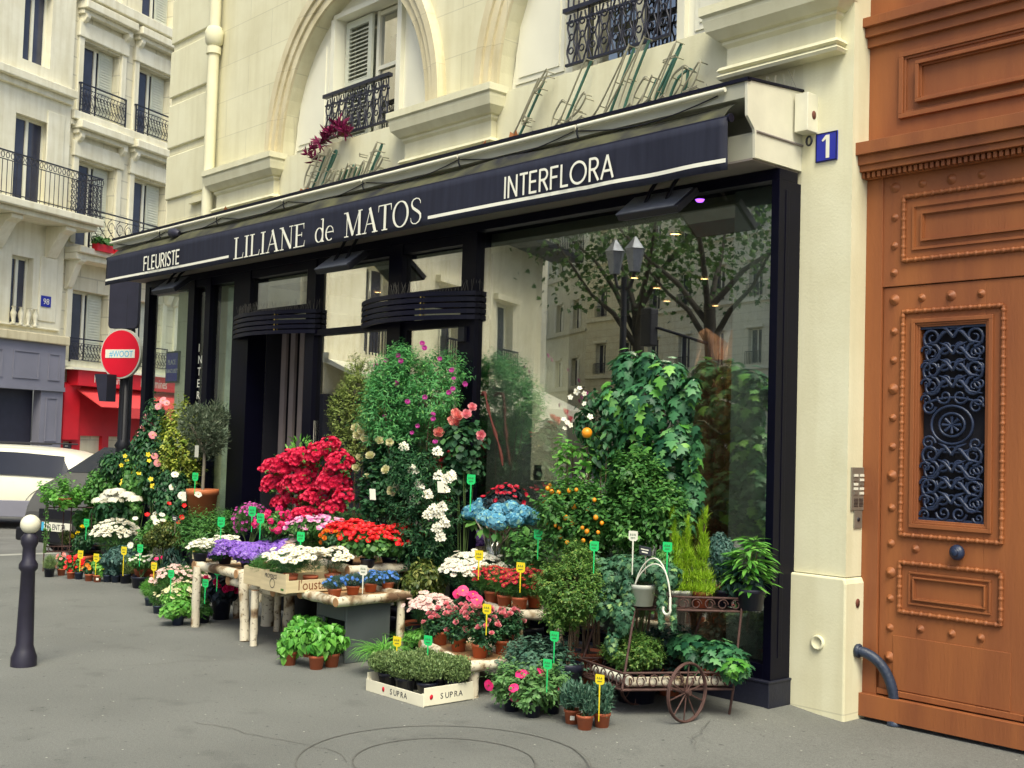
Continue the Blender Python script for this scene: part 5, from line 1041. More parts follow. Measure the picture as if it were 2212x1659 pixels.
# bollard with white ball
bb = at(60, 1380, z=0); bb = at(55, 1440, z=0); tz = at(63, 1132, y=bb[1])[2]; bx = at(60, 1250, y=bb[1])[0]
T = thing('bollard', 'dark iron bollard topped with a white painted ball on the pavement', 'bollard', (bx, bb[1], 0)); m = MB()
m.lathe([(.085, 0), (.085, .06), (.07, .10), (.058, .14), (.046, tz - .32), (.062, tz - .30), (.062, tz - .27), (.044, tz - .24), (.042, tz - .16), (.056, tz - .13), (.058, tz - .09), (.036, tz - .060)], (bx, bb[1], 0), 20); m.build('post', 'bollard_paint', T)
m = MB(); m.lathe([(.066 * math.cos(a), .066 * math.sin(a)) for a in np.linspace(-PI / 2, PI / 2, 13)], (bx, bb[1], tz), 20); m.build('ball', 'globe_white', T)
# square: lamp, signal, trees (mirrored in the glass)
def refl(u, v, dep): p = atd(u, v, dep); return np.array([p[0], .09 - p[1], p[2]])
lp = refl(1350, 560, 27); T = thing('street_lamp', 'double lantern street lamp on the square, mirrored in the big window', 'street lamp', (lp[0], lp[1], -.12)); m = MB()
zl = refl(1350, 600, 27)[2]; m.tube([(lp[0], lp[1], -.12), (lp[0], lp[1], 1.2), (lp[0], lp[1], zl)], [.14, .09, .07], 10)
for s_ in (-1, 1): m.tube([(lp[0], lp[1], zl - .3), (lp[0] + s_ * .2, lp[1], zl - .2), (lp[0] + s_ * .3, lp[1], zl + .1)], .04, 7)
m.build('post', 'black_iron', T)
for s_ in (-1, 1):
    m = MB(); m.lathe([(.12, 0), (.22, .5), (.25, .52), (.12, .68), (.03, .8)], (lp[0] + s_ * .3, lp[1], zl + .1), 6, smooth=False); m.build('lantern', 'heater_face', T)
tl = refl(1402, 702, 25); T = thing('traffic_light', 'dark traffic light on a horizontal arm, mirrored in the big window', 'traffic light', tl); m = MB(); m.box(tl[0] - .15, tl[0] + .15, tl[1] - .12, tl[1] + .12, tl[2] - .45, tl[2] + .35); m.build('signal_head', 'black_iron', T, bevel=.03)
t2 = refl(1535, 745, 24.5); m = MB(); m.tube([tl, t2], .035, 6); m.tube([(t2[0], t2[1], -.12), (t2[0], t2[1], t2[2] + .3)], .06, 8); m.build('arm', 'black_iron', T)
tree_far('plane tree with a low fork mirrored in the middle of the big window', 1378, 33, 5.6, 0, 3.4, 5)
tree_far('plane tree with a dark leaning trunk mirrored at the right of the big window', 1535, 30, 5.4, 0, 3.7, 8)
# ------------------------------------------------------------------ plant builders
def rnd(n, rs): v = rs.normal(size=(n, 3)); return v / np.linalg.norm(v, axis=1, keepdims=True)
def lumps(c, r, k, rs, sp=.55, rr=(.42, .62)):
    c = np.array(c, float); r = np.array(r, float) * np.ones(3)
    E = [(c, r * (.72 if k else 1.0))]
    for d_ in rnd(k, rs): E.append((c + d_ * r * sp, r * rs.uniform(*rr)))
    return E
def surf(ells, n, rs, lo=.6, hi=1.04, zmin=None, front=0.):
    P = []; N_ = []; w = np.array([(e[1] ** 1).prod() ** (2 / 3) for e in ells]); w /= w.sum(); tries = 0; got = 0
    while got < n and tries < 12:
        k = rs.choice(len(ells), size=n * 2, p=w); d_ = rnd(n * 2, rs); cc = np.array([ells[i][0] for i in k]); rr = np.array([ells[i][1] for i in k]); f = rs.uniform(lo, hi, (n * 2, 1)); f = np.where(rs.rand(n * 2, 1) < .07, f * rs.uniform(1.05, 1.28, (n * 2, 1)), f)
        p = cc + d_ * rr * f; nn = d_ / rr; nn /= np.linalg.norm(nn, axis=1, keepdims=True); ok = np.ones(len(p), bool)
        for i, (c, r) in enumerate(ells): ok &= ~((k != i) & ((((p - c) / r) ** 2).sum(1) < .62))
        if zmin is not None: ok &= nn[:, 2] > zmin
        if front:
            tc = CAM - p; tc /= np.linalg.norm(tc, axis=1, keepdims=True); ok &= (nn * tc).sum(1) > front - rs.uniform(0, .9, len(p))
        p, nn = p[ok], nn[ok]; P.append(p); N_.append(nn); got += len(p); tries += 1
    return np.concatenate(P)[:n], np.concatenate(N_)[:n]
Zup = np.array([0, 0, 1.])
def leaves(name, parent, ells, n, tp, size, mt, mode, rs, lo=.55, extra=None):
    P, N_ = surf(ells, n, rs, lo, 1.06); n = len(P); R_ = rnd(n, rs); S = size * rs.uniform(.65, 1.2, n)
    if mode == 'leaf': nn = N_ * .7 + Zup * .6 + R_ * .55; D = R_ + N_ * .6 - Zup * .25
    elif mode == 'tuft': nn = rnd(n, rs); D = N_ * .75 + Zup * .55 + R_ * .4
    elif mode == 'up': nn = rnd(n, rs); D = N_ * .25 + Zup * 1.2 + R_ * .35
    elif mode == 'hang': nn = N_ * 1.0 + Zup * .25 + R_ * .4; D = -Zup + R_ * .6 + N_ * .2
    elif mode == 'shoot':
        per = 9; ns = max(8, n // per); B0, N0 = P[:ns], N_[:ns]; sd = N0 * .65 + Zup * .55 + rnd(ns, rs) * .45; sd /= np.linalg.norm(sd, axis=1, keepdims=True); L_ = size * rs.uniform(1.6, 3.6, (ns, 1)); Pq = []; Dq = []; Nq = []; Sq = []
        for k in range(per):
            t = k / (per - 1); rad = rnd(ns, rs); rad -= sd * (rad * sd).sum(1, keepdims=True); rad /= np.linalg.norm(rad, axis=1, keepdims=True)
            Pq.append(B0 + sd * L_ * (t - .55) - Zup * (L_ * .12 * t * t)); Dq.append(rad * (1 - .6 * t) + sd * (.35 + .8 * t)); Nq.append(sd * (1 - .6 * t) - rad * .4 * (t - .5) + Zup * .35 + rnd(ns, rs) * .25); Sq.append(size * (1.1 - .45 * t) * rs.uniform(.8, 1.15, ns))
        return scatter(name, parent, [(TP[tp], np.concatenate(Pq), np.concatenate(Nq), np.concatenate(Dq), np.concatenate(Sq), 0)] + (extra or []), [mt] if isinstance(mt, str) else mt)
    elif mode == 'arch': nn = Zup + R_ * .3; D = N_ + Zup * .3 + R_ * .3
    return scatter(name, parent, [(TP[tp], P - (N_ * size * .3), nn, D, S, 0)] + (extra or []), [mt] if isinstance(mt, str) else mt)
def blooms(parent, ells, n, tp, size, mts, mode, rs, name='flowers', spots=None):
    if spots is not None: P = np.array(spots, float); N_ = (CAM - P) / np.linalg.norm(CAM - P, axis=1, keepdims=True) * .8 + rnd(len(P), rs) * .35 + Zup * .2; n = len(P)
    else: P, N_ = surf(ells, n, rs, .98, 1.12, zmin=.12 if mode == 'top' else -.35, front=.15 if mode != 'top' else 0.); n = len(P)
    if n == 0: return
    specs = []
    if mode == 'ball':       # heads of many florets
        for c, d_ in zip(P, N_):
            k = 26; d3 = rnd(k, rs); d3 = d3[(d3 @ (d_ / (np.linalg.norm(d_) + 1e-9))) > -.45]; r_ = size * rs.uniform(.8, 1.15); fs = r_ * .42
            specs.append((TP[tp], c + d3 * r_, d3, rnd(len(d3), rs), np.full(len(d3), fs) * rs.uniform(.8, 1.2, len(d3)), 0))
    else:
        nn = N_ * (.8 if mode != 'top' else .5) + Zup * (.3 if mode != 'top' else .75) + rnd(n, rs) * .35
        tc = CAM - P; tc /= np.linalg.norm(tc, axis=1, keepdims=True); nn = nn + tc * .35
        specs.append((TP[tp], P, nn, rnd(n, rs), size * rs.uniform(.8, 1.15, n), 0))
    if len(specs) > 1 and len(specs) <= 34:
        for sq in specs: o = scatter('flower_head', parent, [sq], mts)
        return o
    if len(specs) == 1 and len(P) <= 34:
        tp_, P_, n_, d_, s_, mo = specs[0]; o = None
        for i in range(len(P_)): o = scatter('flower', parent, [(tp_, P_[i:i + 1], n_[i:i + 1], d_[i:i + 1], s_[i:i + 1], 0)], mts)
        return o
    return scatter(name, parent, specs, mts)
def pot(parent, x, y, z, r, h, mt, soil=True):
    m = MB(); rb = r * .76; rim = h * .2
    m.lathe([(0, .0), (rb, .0), (r * .94, h - rim), (r, h - rim), (r * 1.02, h - .004), (r * .99, h), (r * .92, h), (r * .9, h - .02), (0, h - .022)], (x, y, z), 22); o = m.build('pot', mt, parent)
    m = MB(); m.lathe([(0, h - .016), (r * .9, h - .018)], (x, y, z), 14); m.build('soil', 'soil', o); return o
def stems(parent, base, tips, r, mt='stem_green', name='stems', seed=1, wig=.02):
    rng = random.Random(seed); m = MB()
    for t in tips:
        b = np.array(base) + [rng.uniform(-.02, .02), rng.uniform(-.02, .02), 0]; t = np.array(t); mid = (b + t) / 2 + np.array([rng.uniform(-wig, wig), rng.uniform(-wig, wig), rng.uniform(0, wig)])
        m.tube([b, mid, t], [r, r * .8, r * .5], 5, caps=False)
    return m.build(name, mt, parent)
SEED = [10]
AREA = 5.0
def grow(T, ells, z0, lf, fl=None, rs=None, stem='stem_green', sr=.005, lo=.5, base=None, folname='foliage', spots=None, ns=7):
    """lf = (template, size, material, mode, density);  fl = (template, size, [materials], n, mode)"""
    rs = rs or np.random.RandomState(SEED[0]); SEED[0] += 1
    area = sum(4 * PI * (e[1].prod() ** (2 / 3)) for e in ells) * .55; tp, size, mt, mode, dens = lf
    wd = {'needle': .09, 'olive': .16, 'lance': .24, 'grass': .05, 'tiny': .4, 'ivy': .55, 'round': .6, 'oval': .42, 'basil': .5}[tp]
    n = int(min(15000, max(60, dens * 3.2 * area / (size * size * wd))))
    leaves(folname, T, ells, n, tp, size, mt, mode, rs, lo)
    if fl:
        ftp, fs, fm, fn, fmode = fl; blooms(T, ells, fn, ftp, fs, fm, fmode, rs, spots=None)
    b = base if base is not None else (ells[0][0][0], ells[0][0][1], z0)
    stems(T, b, [e[0] for e in (ells[1:] or ells)[:ns]], sr, stem, seed=SEED[0])
def crownbox(box, y):
    u0, v0, u1, v1 = box; uc, vc = (u0 + u1) / 2, (v0 + v1) / 2; c = at(uc, vc, y=y); s = depth(c) / FPX; return c, (u1 - u0) / 2 * s, (v1 - v0) / 2 * s
def plant(name, label, cat, box, y, z0, pt, lf, fl=None, group=None, k=9, ry=None, sp=.55, spots=None, stem='stem_green', sr=.005, lo=.5, rr=(.42, .62), part='foliage', pots_at=None):
    c, rx, rz = crownbox(box, y); rs = np.random.RandomState(SEED[0]); SEED[0] += 1
    T = thing(name, label, cat, (c[0], c[1], z0), group); r3 = np.array([rx * .95, (ry or rx) * .95, rz * .97])
    ells = lumps(c, r3, k, rs, sp, rr); zb = z0
    if pt: pot(T, c[0], c[1], z0, *pt); zb = z0 + pt[1] - .02
    grow(T, ells, zb, lf, fl, rs, stem, sr, lo, folname=part)
    if spots:
        stp, ssz, smt, uv = spots; PP = []
        for (u, v) in uv:
            q = at(u, v, y=y); d_ = CAM - q; d_ /= np.linalg.norm(d_); off = rx * .9 * math.sqrt(max(.05, 1 - min(1, ((u - (box[0] + box[2]) / 2) / (box[2] - box[0]) * 2) ** 2) * .6 - min(1, ((v - (box[1] + box[3]) / 2) / (box[3] - box[1]) * 2) ** 2) * .35)); PP.append(q + d_ * (off + .02))
        blooms(T, None, 0, stp, ssz, smt, 'spot', rs, spots=PP)
    return T
def small(name, label, cat, u, vb, z, wpx, hpx, pt, lf, fl=None, group=None, k=6, flat=1.0, lo=.4, sp=.5):
    """potted plant standing with the middle of its pot foot at pixel (u,vb) on height z"""
    b = at(u, vb, z=z); s = depth(b) / FPX; rx = wpx / 2 * s * 1.12; H_ = hpx * s * 1.03; ph = pt[1] if pt else 0; zt = z + H_; zc0 = z + ph * .62; T = thing(name, label, cat, b, group); rs = np.random.RandomState(SEED[0]); SEED[0] += 1
    if pt: pot(T, b[0], b[1], z, *pt)
    rz = max(.03, (zt - zc0) / 2); c = np.array([b[0], b[1], (zt + zc0) / 2]); ells = lumps(c, (rx * .92, rx * .92, rz * .98 * flat), k, rs, sp); grow(T, ells, z + ph * .9, lf, fl, rs, lo=lo, ns=5); return T
def ptag(u, v, col, y, where, hpx=24, stake=.16, tilt=0):
    c = at(u, v, y=y); s = depth(c) / FPX; h = hpx * s / 2; w = h * 1.0; T = thing('price_tag', f'{col} plastic price tag {where}', 'price tag', c, 'price tags among the plants'); mt = {'green': 'tag_green', 'yellow': 'tag_yellow', 'white': 'tag_white'}[col]
    a = np.array([math.cos(.25 + tilt), math.sin(.25 + tilt), 0]); n_ = np.array([a[1], -a[0], 0]); m = MB()
    m.prism([(-w, -h * .6), (-w * .6, -h * .95), (w * .6, -h * .95), (w, -h * .6), (w, h * .85), (w * .9, h), (-w * .9, h), (-w, h * .85)], c, a, (0, 0, 1), n_ * .002)
    m.prism([(-w * .16, -h * .9), (w * .16, -h * .9), (w * .09, -h - stake), (-w * .09, -h - stake)], c + n_ * .0005, a, (0, 0, 1), n_ * .0018); m.build('label', mt, T)
    m = MB(); rng = random.Random(int(u)); o_ = c + n_ * .0035
    for q in range(3): x = -w * .6 + q * w * .45; m.ribbon([(x, h * .1), (x + w * .12, h * .5), (x + w * .25, h * .15)], h * .12, o_, a, (0, 0, 1), n_ * .0004)
    m.ribbon([(-w * .5, -h * .35), (w * .5, -h * .3)], h * .12, o_ + n_ * .0005, a, (0, 0, 1), n_ * .0004); m.build('ink', 'tag_ink', T); return T

# ------------------------------------------------------------------ birch log tables and trays
def logtube(m, p, q, r, rng, bark=0, cut=1):
    p, q = np.array(p, float), np.array(q, float); n = 7; P = []; R_ = []
    for i in range(n + 1): t = i / n; P.append(p + (q - p) * t + np.array([rng.uniform(-1, 1), rng.uniform(-1, 1), rng.uniform(-1, 1)]) * r * .08); R_.append(r * rng.uniform(.9, 1.08))
    m.tube(P, R_, 12, bark, caps=False); 
    for e, d_, rr in ((P[0], P[0] - P[1], R_[0]), (P[-1], P[-1] - P[-2], R_[-1])):
        d_ = d_ / np.linalg.norm(d_); m.tube([e, e + d_ * .003], [rr, rr * .93], 12, cut, caps=True, smooth=False)
def log_table(name, label, cor, z, legs, r=.039, lr=.026, board=True, rim=True):
    """cor: four corners (x,y) going round; legs: list of (x,y,ztop,radius,lean)"""
    rng = random.Random(int(z * 100) + len(legs)); cx, cy = np.mean([c[0] for c in cor]), np.mean([c[1] for c in cor]); T = thing(name, label, 'plant table', (cx, cy, 0))
    for i in range(4):
        p, q = np.array(cor[i]), np.array(cor[(i + 1) % 4]); t = (q - p) / np.linalg.norm(q - p); e = r * .9 if i % 2 else -r * 1.05
        m = MB(); logtube(m, (*(p - t * e), z), (*(q + t * e), z), r, rng); m.build('log_rail', ['birch_bark', 'cut_wood'], T)
    if board:
        m = MB(); m.prism([tuple(c) for c in cor], (0, 0, z - .012), (1, 0, 0), (0, 1, 0), (0, 0, .02)); m.build('board', 'cut_wood', T)
    for (x, y, zt, rr, lx, ly) in legs:
        m = MB(); logtube(m, (x + lx, y + ly, 0), (x, y, zt), rr, rng); m.build('leg', ['birch_bark', 'cut_wood'], T)
    return T
gl = lambda u, v: at(u, v, z=0)
def leg(u, v, zt, rr, lx=0, ly=0): p = gl(u, v); return (p[0] - lx, p[1] - ly, zt, rr, lx, ly)
log_table('birch_table', 'rustic birch log table under the purple and white flowers, furthest left', [(-4.74, -1.50), (-4.02, -1.50), (-3.98, -.80), (-4.7, -.80)], .50, [leg(421, 1354, .5, .034), leg(529, 1385, .52, .038, .06, 0), leg(510, 1335, .5, .03), leg(560, 1300, .5, .03), leg(440, 1290, .5, .03)])
log_table('birch_table', 'rustic birch log table carrying the two pale wooden crates', [(-4.22, -1.46), (-3.42, -1.52), (-3.42, -.72), (-4.2, -.72)], .43, [leg(547, 1395, .42, .030), leg(598, 1364, .42, .030), leg(578, 1352, .3, .055), leg(622, 1372, .42, .045), leg(700, 1320, .42, .03), leg(655, 1320, .42, .035)])
log_table('birch_table', 'tall birch log table holding the red geraniums', [(-3.85, -1.0), (-3.02, -1.12), (-2.98, -.42), (-3.8, -.40)], .612, [leg(740, 1330, .6, .03), leg(848, 1372, .6, .035), leg(700, 1310, .6, .03)])
log_table('birch_tray', 'birch log tray with a low rim carrying the small blue flowers, on the grey box', [(-3.08, -1.50), (-2.56, -1.53), (-2.60, -.92), (-3.08, -.92)], .455, [(-2.61, -.95, .44, .03, 0, 0), (-3.0, -.95, .44, .03, 0, 0)], r=.036)
log_table('birch_tray', 'low birch log tray of miniature pink roses behind the thyme crate', [(-2.06, -1.15), (-1.26, -1.44), (-1.20, -1.05), (-1.95, -.78)], .20, [(-2.0, -1.1, .18, .03, 0, 0), (-1.28, -1.36, .18, .035, 0, 0), (-1.24, -1.08, .18, .03, 0, 0), (-1.9, -.84, .18, .03, 0, 0)], r=.034)
log_table('birch_tray', 'raised birch log tray of dark red daisies in clay pots', [(-1.98, -.72), (-1.48, -.84), (-1.28, -.58), (-1.85, -.42)], .455, [(-1.93, -.68, .44, .028, 0, 0), (-1.48, -.80, .44, .03, 0, 0), (-1.30, -.60, .44, .03, 0, 0)], r=.036)
# grey zinc box under the tray
m = MB(); x0, x1, y0, y1 = -3.02, -2.63, -1.42, -1.03; m.box(x0, x0 + .02, y0, y1, 0, .415); m.box(x1 - .02, x1, y0, y1, 0, .415); m.box(x0 + .02, x1 - .02, y1 - .02, y1, 0, .415); m.box(x0 + .02, x1 - .02, y0, y0 + .02, .30, .415); m.box(x0 + .02, x0 + .10, y0, y0 + .02, 0, .30); m.box(x0 + .02, x1 - .02, y0 + .02, y1 - .02, .40, .413)
rooted(m, 'zinc_box', 'grey_zinc', 'dark grey metal box standing under the birch tray of blue flowers', 'box', (-2.82, -1.22, 0), bevel=.006)

# ------------------------------------------------------------------ crates
def crate(name, label, x0, x1, y0, y1, z, h, hl, mt='pale_crate', post=True, th=.006):
    T = thing(name, label, 'crate', ((x0 + x1) / 2, (y0 + y1) / 2, z))
    m = MB(); m.box(x0, x1, y0, y0 + th, z, z + h); m.build('end_board', mt, T, bevel=.002); m = MB(); m.box(x0, x1, y1 - th, y1, z, z + h); m.build('end_board', mt, T, bevel=.002)
    m = MB(); m.box(x1 - th, x1, y0 + th, y1 - th, z + .005, z + hl); m.build('side_board', mt, T, bevel=.002); m = MB(); m.box(x0, x0 + th, y0 + th, y1 - th, z + .005, z + hl); m.build('side_board', mt, T, bevel=.002)
    m = MB(); m.box(x0 + th, x1 - th, y0 + th, y1 - th, z + .003, z + .010); m.build('base', mt, T)
    m = MB()
    for x in (x0 + th, x1 - th - .02):
        for y in (y0 + th, y1 - th - .02): m.box(x, x + .02, y, y + .02, z + .010, z + h + .004)
    m.build('corner_posts', mt, T); return T
c0 = at(617, 1284, z=.468); cA, cB = c0[0], c0[1]; zt_ = .468
C = crate('wooden_crate', "pale wooden crate printed l'oustalet with white daisies in clay pots", cA - .36, cA, cB, cB + .62, zt_, .14, .095)
text('lettering', 'PROVENCE', 'ink_dark', .045, (cA - .30, cB - .0008, zt_ + .095), (1, 0, 0), (0, 0, 1), (0, -1, 0), C, ext=.0006, xs=.75); m = MB(); m.lathe([(.030, 0), (.036, 0)], (0, 0, 0), 16, smooth=False); m.v = [(cA - .19 + a, cB - .0015, zt_ + .06 + b_) for a, b_, c_ in m.v]; m.build('round_print', 'ink_dark', C)
text('lettering', "l'oustalet", 'eye_brown', .105, (cA + .0008, cB + .10, zt_ + .022), (0, 1, 0), (0, 0, 1), (1, 0, 0), C, ext=.0006, xs=.88)
m = MB(); m.box(cA - .07, cA - .03, cB - .0015, cB, zt_ + .02, zt_ + .035); m.build('green_print', 'lf_mid', C)
crate('wooden_crate', 'plain pale wooden crate left of the printed one', cA - .72, cA - .375, cB + .06, cB + .6, zt_, .135, .10)
c1 = at(441, 1226, y=-1.46); x1_, y1_ = c1[0], c1[1]; E_ = crate('fruit_crate', 'small wooden fruit crate printed with a yellow and orange face, holding white flowers', x1_ - .22, x1_, y1_, y1_ + .30, .535, .14, .11)
yy = y1_ - .0012; m = MB(); m.lathe([(.0, 0), (.034, 0)], (0, 0, 0), 16); m.v = [(x1_ - .16 + a * .8, yy, .535 + .085 + b_) for a, b_, c_ in m.v]; m.build('orange_print', 'rest_cloth', E_)
m = MB(); m.ribbon([(-.26, .07), (-.24, .035), (-.19, .02), (-.15, .03), (-.12, .05)], .03, (x1_ + .06, yy + .0004, .540), (1, 0, 0), (0, 0, 1), (0, -.0006, 0)); m.build('yellow_print', 'tag_yellow', E_); text('lettering', 'e', 'tag_yellow', .05, (x1_ - .175, yy - .0008, .605), (1, 0, 0), (0, 0, 1), (0, -1, 0), E_, ext=.0004)
m = MB(); m.box(x1_ - .11, x1_ - .06, yy - .0004, yy + .0008, .535 + .08, .535 + .10); m.build('hand_hole', 'joint_dark', E_)
# white thyme crate
s0 = at(914, 1529, z=0); sx1, sy0 = s0[0], s0[1]; S_ = crate('white_crate', 'low white cardboard tray lettered SUPRA full of thyme pots', sx1 - .60, sx1, sy0, sy0 + .40, 0, .075, .115, 'white_crate', th=.007)
for (o_, a_, n_) in (((sx1 - .34, sy0 - .0008, .022), (1, 0, 0), (0, -1, 0)), ((sx1 + .0008, sy0 + .13, .038), (0, 1, 0), (1, 0, 0))):
    for i, ch in enumerate("SUPRA"): text('lettering', ch, 'ink_dark', .050, tuple(np.array(o_) + np.array(a_) * .036 * i), a_, (0, 0, 1), n_, S_, ext=.0006, xs=1.0)
    m = MB(); cc = np.array(o_) - np.array(a_) * .07 + np.array([0, 0, .018]); m.lathe([(0, .0006), (.013, .0006), (.013, 0)], (0, 0, 0), 14); m.v = [tuple(cc + np.array(a_) * p[0] + np.array([0, 0, 1.25 * p[1]]) + np.array(n_) * p[2]) for p in m.v]; m.build('red_print', 'sign_red', S_)
# ================================================================== tall plants along the window
TC, BK, BL, WH = 'terracotta', 'black_pot', 'blue_pot', 'white_pot'
T = thing('azalea', 'large azalea bush covered in crimson pink blossom in front of the slatted door', 'shrub', (-4.28, -.75, 0)); rs = np.random.RandomState(44); cz = at(665, 1040, y=-.75); pot(T, cz[0], cz[1], .30, .15, .24, BK); el = []
m = MB(); m.tube([(cz[0], cz[1], 0), (cz[0], cz[1], .30)], .13, 14); rooted(m, 'plant_stand', 'black_iron', 'dark round stand under the crimson azalea', 'stand', (cz[0], cz[1], 0))
for (u, v, ru, rv) in ((660, 1045, 48, 40), (618, 1010, 34, 26), (590, 1012, 24, 18), (600, 1050, 32, 24), (650, 995, 36, 24), (695, 985, 34, 26), (714, 962, 18, 16), (735, 1005, 28, 24), (722, 1045, 36, 26), (690, 1080, 38, 24), (640, 1085, 38, 22), (612, 1088, 24, 16), (742, 1075, 20, 16), (668, 1110, 34, 12), (720, 1100, 26, 14), (752, 1030, 12, 12)):
    c = at(u, v, y=-.75 + rs.uniform(-.08, .06)); s = depth(c) / FPX; el.append((c, np.array([ru * s, ru * s * .9, rv * s])))
leaves('foliage', T, el, 1500, 'oval', .04, 'lf_mid', 'shoot', rs, .6); blooms(T, el, 1150, 'ruffle', .026, ['pt_azalea'], 'all', rs); stems(T, (cz[0], cz[1], .5), [e[0] for e in el], .008, 'stem_brown')
plant('green_shoots', 'leafy green shoots rising behind the crimson azalea', 'shrub', (580, 945, 720, 1010), -.55, 0, (.10, .2, BK), ('lance', .07, 'lf_bright', 'tuft', .10), k=7, sp=.7, ry=.12)
plant('wire_vine', 'airy golden leaved wire vine bush left of the purple flowered shrub', 'shrub', (712, 765, 840, 1000), -.30, 0, (.13, .24, TC), ('tiny', .022, 'lf_golden', 'shoot', .8), k=16, sp=.62, sr=.004, stem='stem_brown', rr=(.3, .55))
plant('purple_milkwort', 'tall bright green shrub dotted with small purple flowers', 'shrub', (776, 735, 1012, 985), -.42, 0, (.16, .28, BK), ('lance', .044, 'lf_polygala', 'shoot', .95), None, k=22, sp=.70, rr=(.28, .5), sr=.008, stem='stem_brown',
      spots=('ruffle', .020, ['pt_magenta'], [(860, 768), (912, 742), (917, 752), (834, 778), (812, 790), (805, 820), (857, 832), (858, 825), (808, 832), (845, 905), (880, 868), (935, 895), (976, 800), (980, 818), (978, 840), (970, 848), (902, 920), (832, 900), (796, 922), (808, 920), (890, 935), (936, 905), (940, 955), (1004, 830), (918, 858), (866, 780), (950, 775)]))
plant('leafy_shrub', 'dark green lower foliage beneath the purple flowered shrub', 'shrub', (800, 930, 930, 1130), -.48, 0, (.13, .2, BK), ('oval', .045, 'lf_dark', 'leaf', .6), k=10)
plant('white_rose', 'rose bush with cream buds and blue green leaves beside the azalea', 'rose bush', (760, 930, 860, 1140), -.66, 0, (.12, .22, TC), ('round', .05, 'lf_dark', 'shoot', .6), k=9, spots=('rose', .038, ['pt_cream'], [(768, 925), (778, 932), (772, 940), (786, 948), (820, 952), (842, 955), (834, 1015), (800, 985), (775, 990), (792, 1030), (768, 1012), (846, 1060)]))
plant('white_jasmine', 'tall climbing potato vine with clusters of white stars', 'climber', (842, 950, 990, 1215), -.56, 0, (.13, .2, TC), ('lance', .05, 'lf_dark', 'shoot', .55), k=12, sp=.62, sr=.006,
      spots=('star5', .022, ['pt_white', 'eye_yellow'], [(u + du, v + dv) for (u, v) in ((872, 965), (892, 1015), (905, 1048), (925, 1068), (945, 975), (948, 1028), (960, 1055), (965, 1035), (936, 1100), (950, 1110), (960, 1130), (944, 1140), (952, 1160), (925, 1112), (955, 1095), (975, 1028), (895, 1080), (862, 1052)) for (du, dv) in ((-6, -4), (5, -3), (0, 5), (7, 4), (-7, 3), (1, -8))]))
# standard rose
T = plant('standard_rose', 'pink rose grown as a standard on a bare stem by the window', 'rose bush', (945, 890, 1066, 1062), -.36, 0, (.13, .24, TC), ('round', .055, 'lf_dark', 'leaf', .42), k=8, spots=('rose', .046, ['pt_coral'], [(977, 908), (990, 900), (984, 892), (948, 935), (985, 914)]))
blooms(T, None, 0, 'rose', .036, ['pt_pink'], 'spot', np.random.RandomState(3), spots=[at(1008, 895, y=-.5), at(1020, 880, y=-.45), at(1040, 940, y=-.5)])
# hydrangea in a glass vase
hv = at(1065, 1172, y=-.34); zf = hv[2] - .02; T = thing('blue_hydrangea', 'bunch of blue green hydrangea heads on long bare stems in a glass vase', 'cut flowers', (hv[0], hv[1], 0)); rs = np.random.RandomState(55)
heads = [at(u, v, y=y) for u, v, y in ((1018, 1106, -.34), (1040, 1094, -.26), (1052, 1118, -.44), (1078, 1104, -.36), (1076, 1126, -.50), (1104, 1098, -.32), (1130, 1108, -.38), (1112, 1122, -.44), (1142, 1116, -.30))]
sp_ = []
for h in heads: d3 = rnd(190, rs); r_ = .070 * rs.uniform(.9, 1.15); sp_.append((TP['floret'], h + d3 * r_ * [1, 1, .75] * rs.uniform(.86, 1.1, (190, 1)), d3 + rnd(190, rs) * .45, rnd(190, rs), rs.uniform(.014, .024, 190), 0))
scatter('flower_heads', T, sp_, ['pt_blue', 'pt_blue']); m = MB()
for h in heads: m.tube([np.array([hv[0], hv[1], hv[2] - .10]) + rs.uniform(-.02, .02, 3), (h + hv) / 2 + [0, 0, -.03], h], [.007, .006, .006], 6)
m.build('stems', 'olive_stem', T); leaves('foliage', T, [(h - [0, 0, .08], np.array([.07, .07, .03])) for h in heads], 46, 'oval', .09, 'lf_mid', 'leaf', rs)
m = MB(); m.lathe([(0, -.13), (.055, -.13), (.06, .03), (.063, .03), (.060, -.12)], tuple(hv), 20); m.build('vase', 'clear_glass', T); 
m = MB(); m.tube([(hv[0], hv[1], 0), (hv[0], hv[1], hv[2] - .13)], .07, 14); rooted(m, 'plant_stand', 'black_iron', 'dark cylindrical stand hidden under the hydrangea vase', 'stand', (hv[0], hv[1], 0))
plant('calla_shrub', 'low dark plant with deep red blooms behind the blue hydrangeas', 'pot plant', (1035, 1045, 1140, 1105), -.16, 0, (.10, .5, BK), ('oval', .04, 'lf_black', 'leaf', .6), ('ruffle1', .02, ['pt_darkred'], 26, 'all'), k=7)
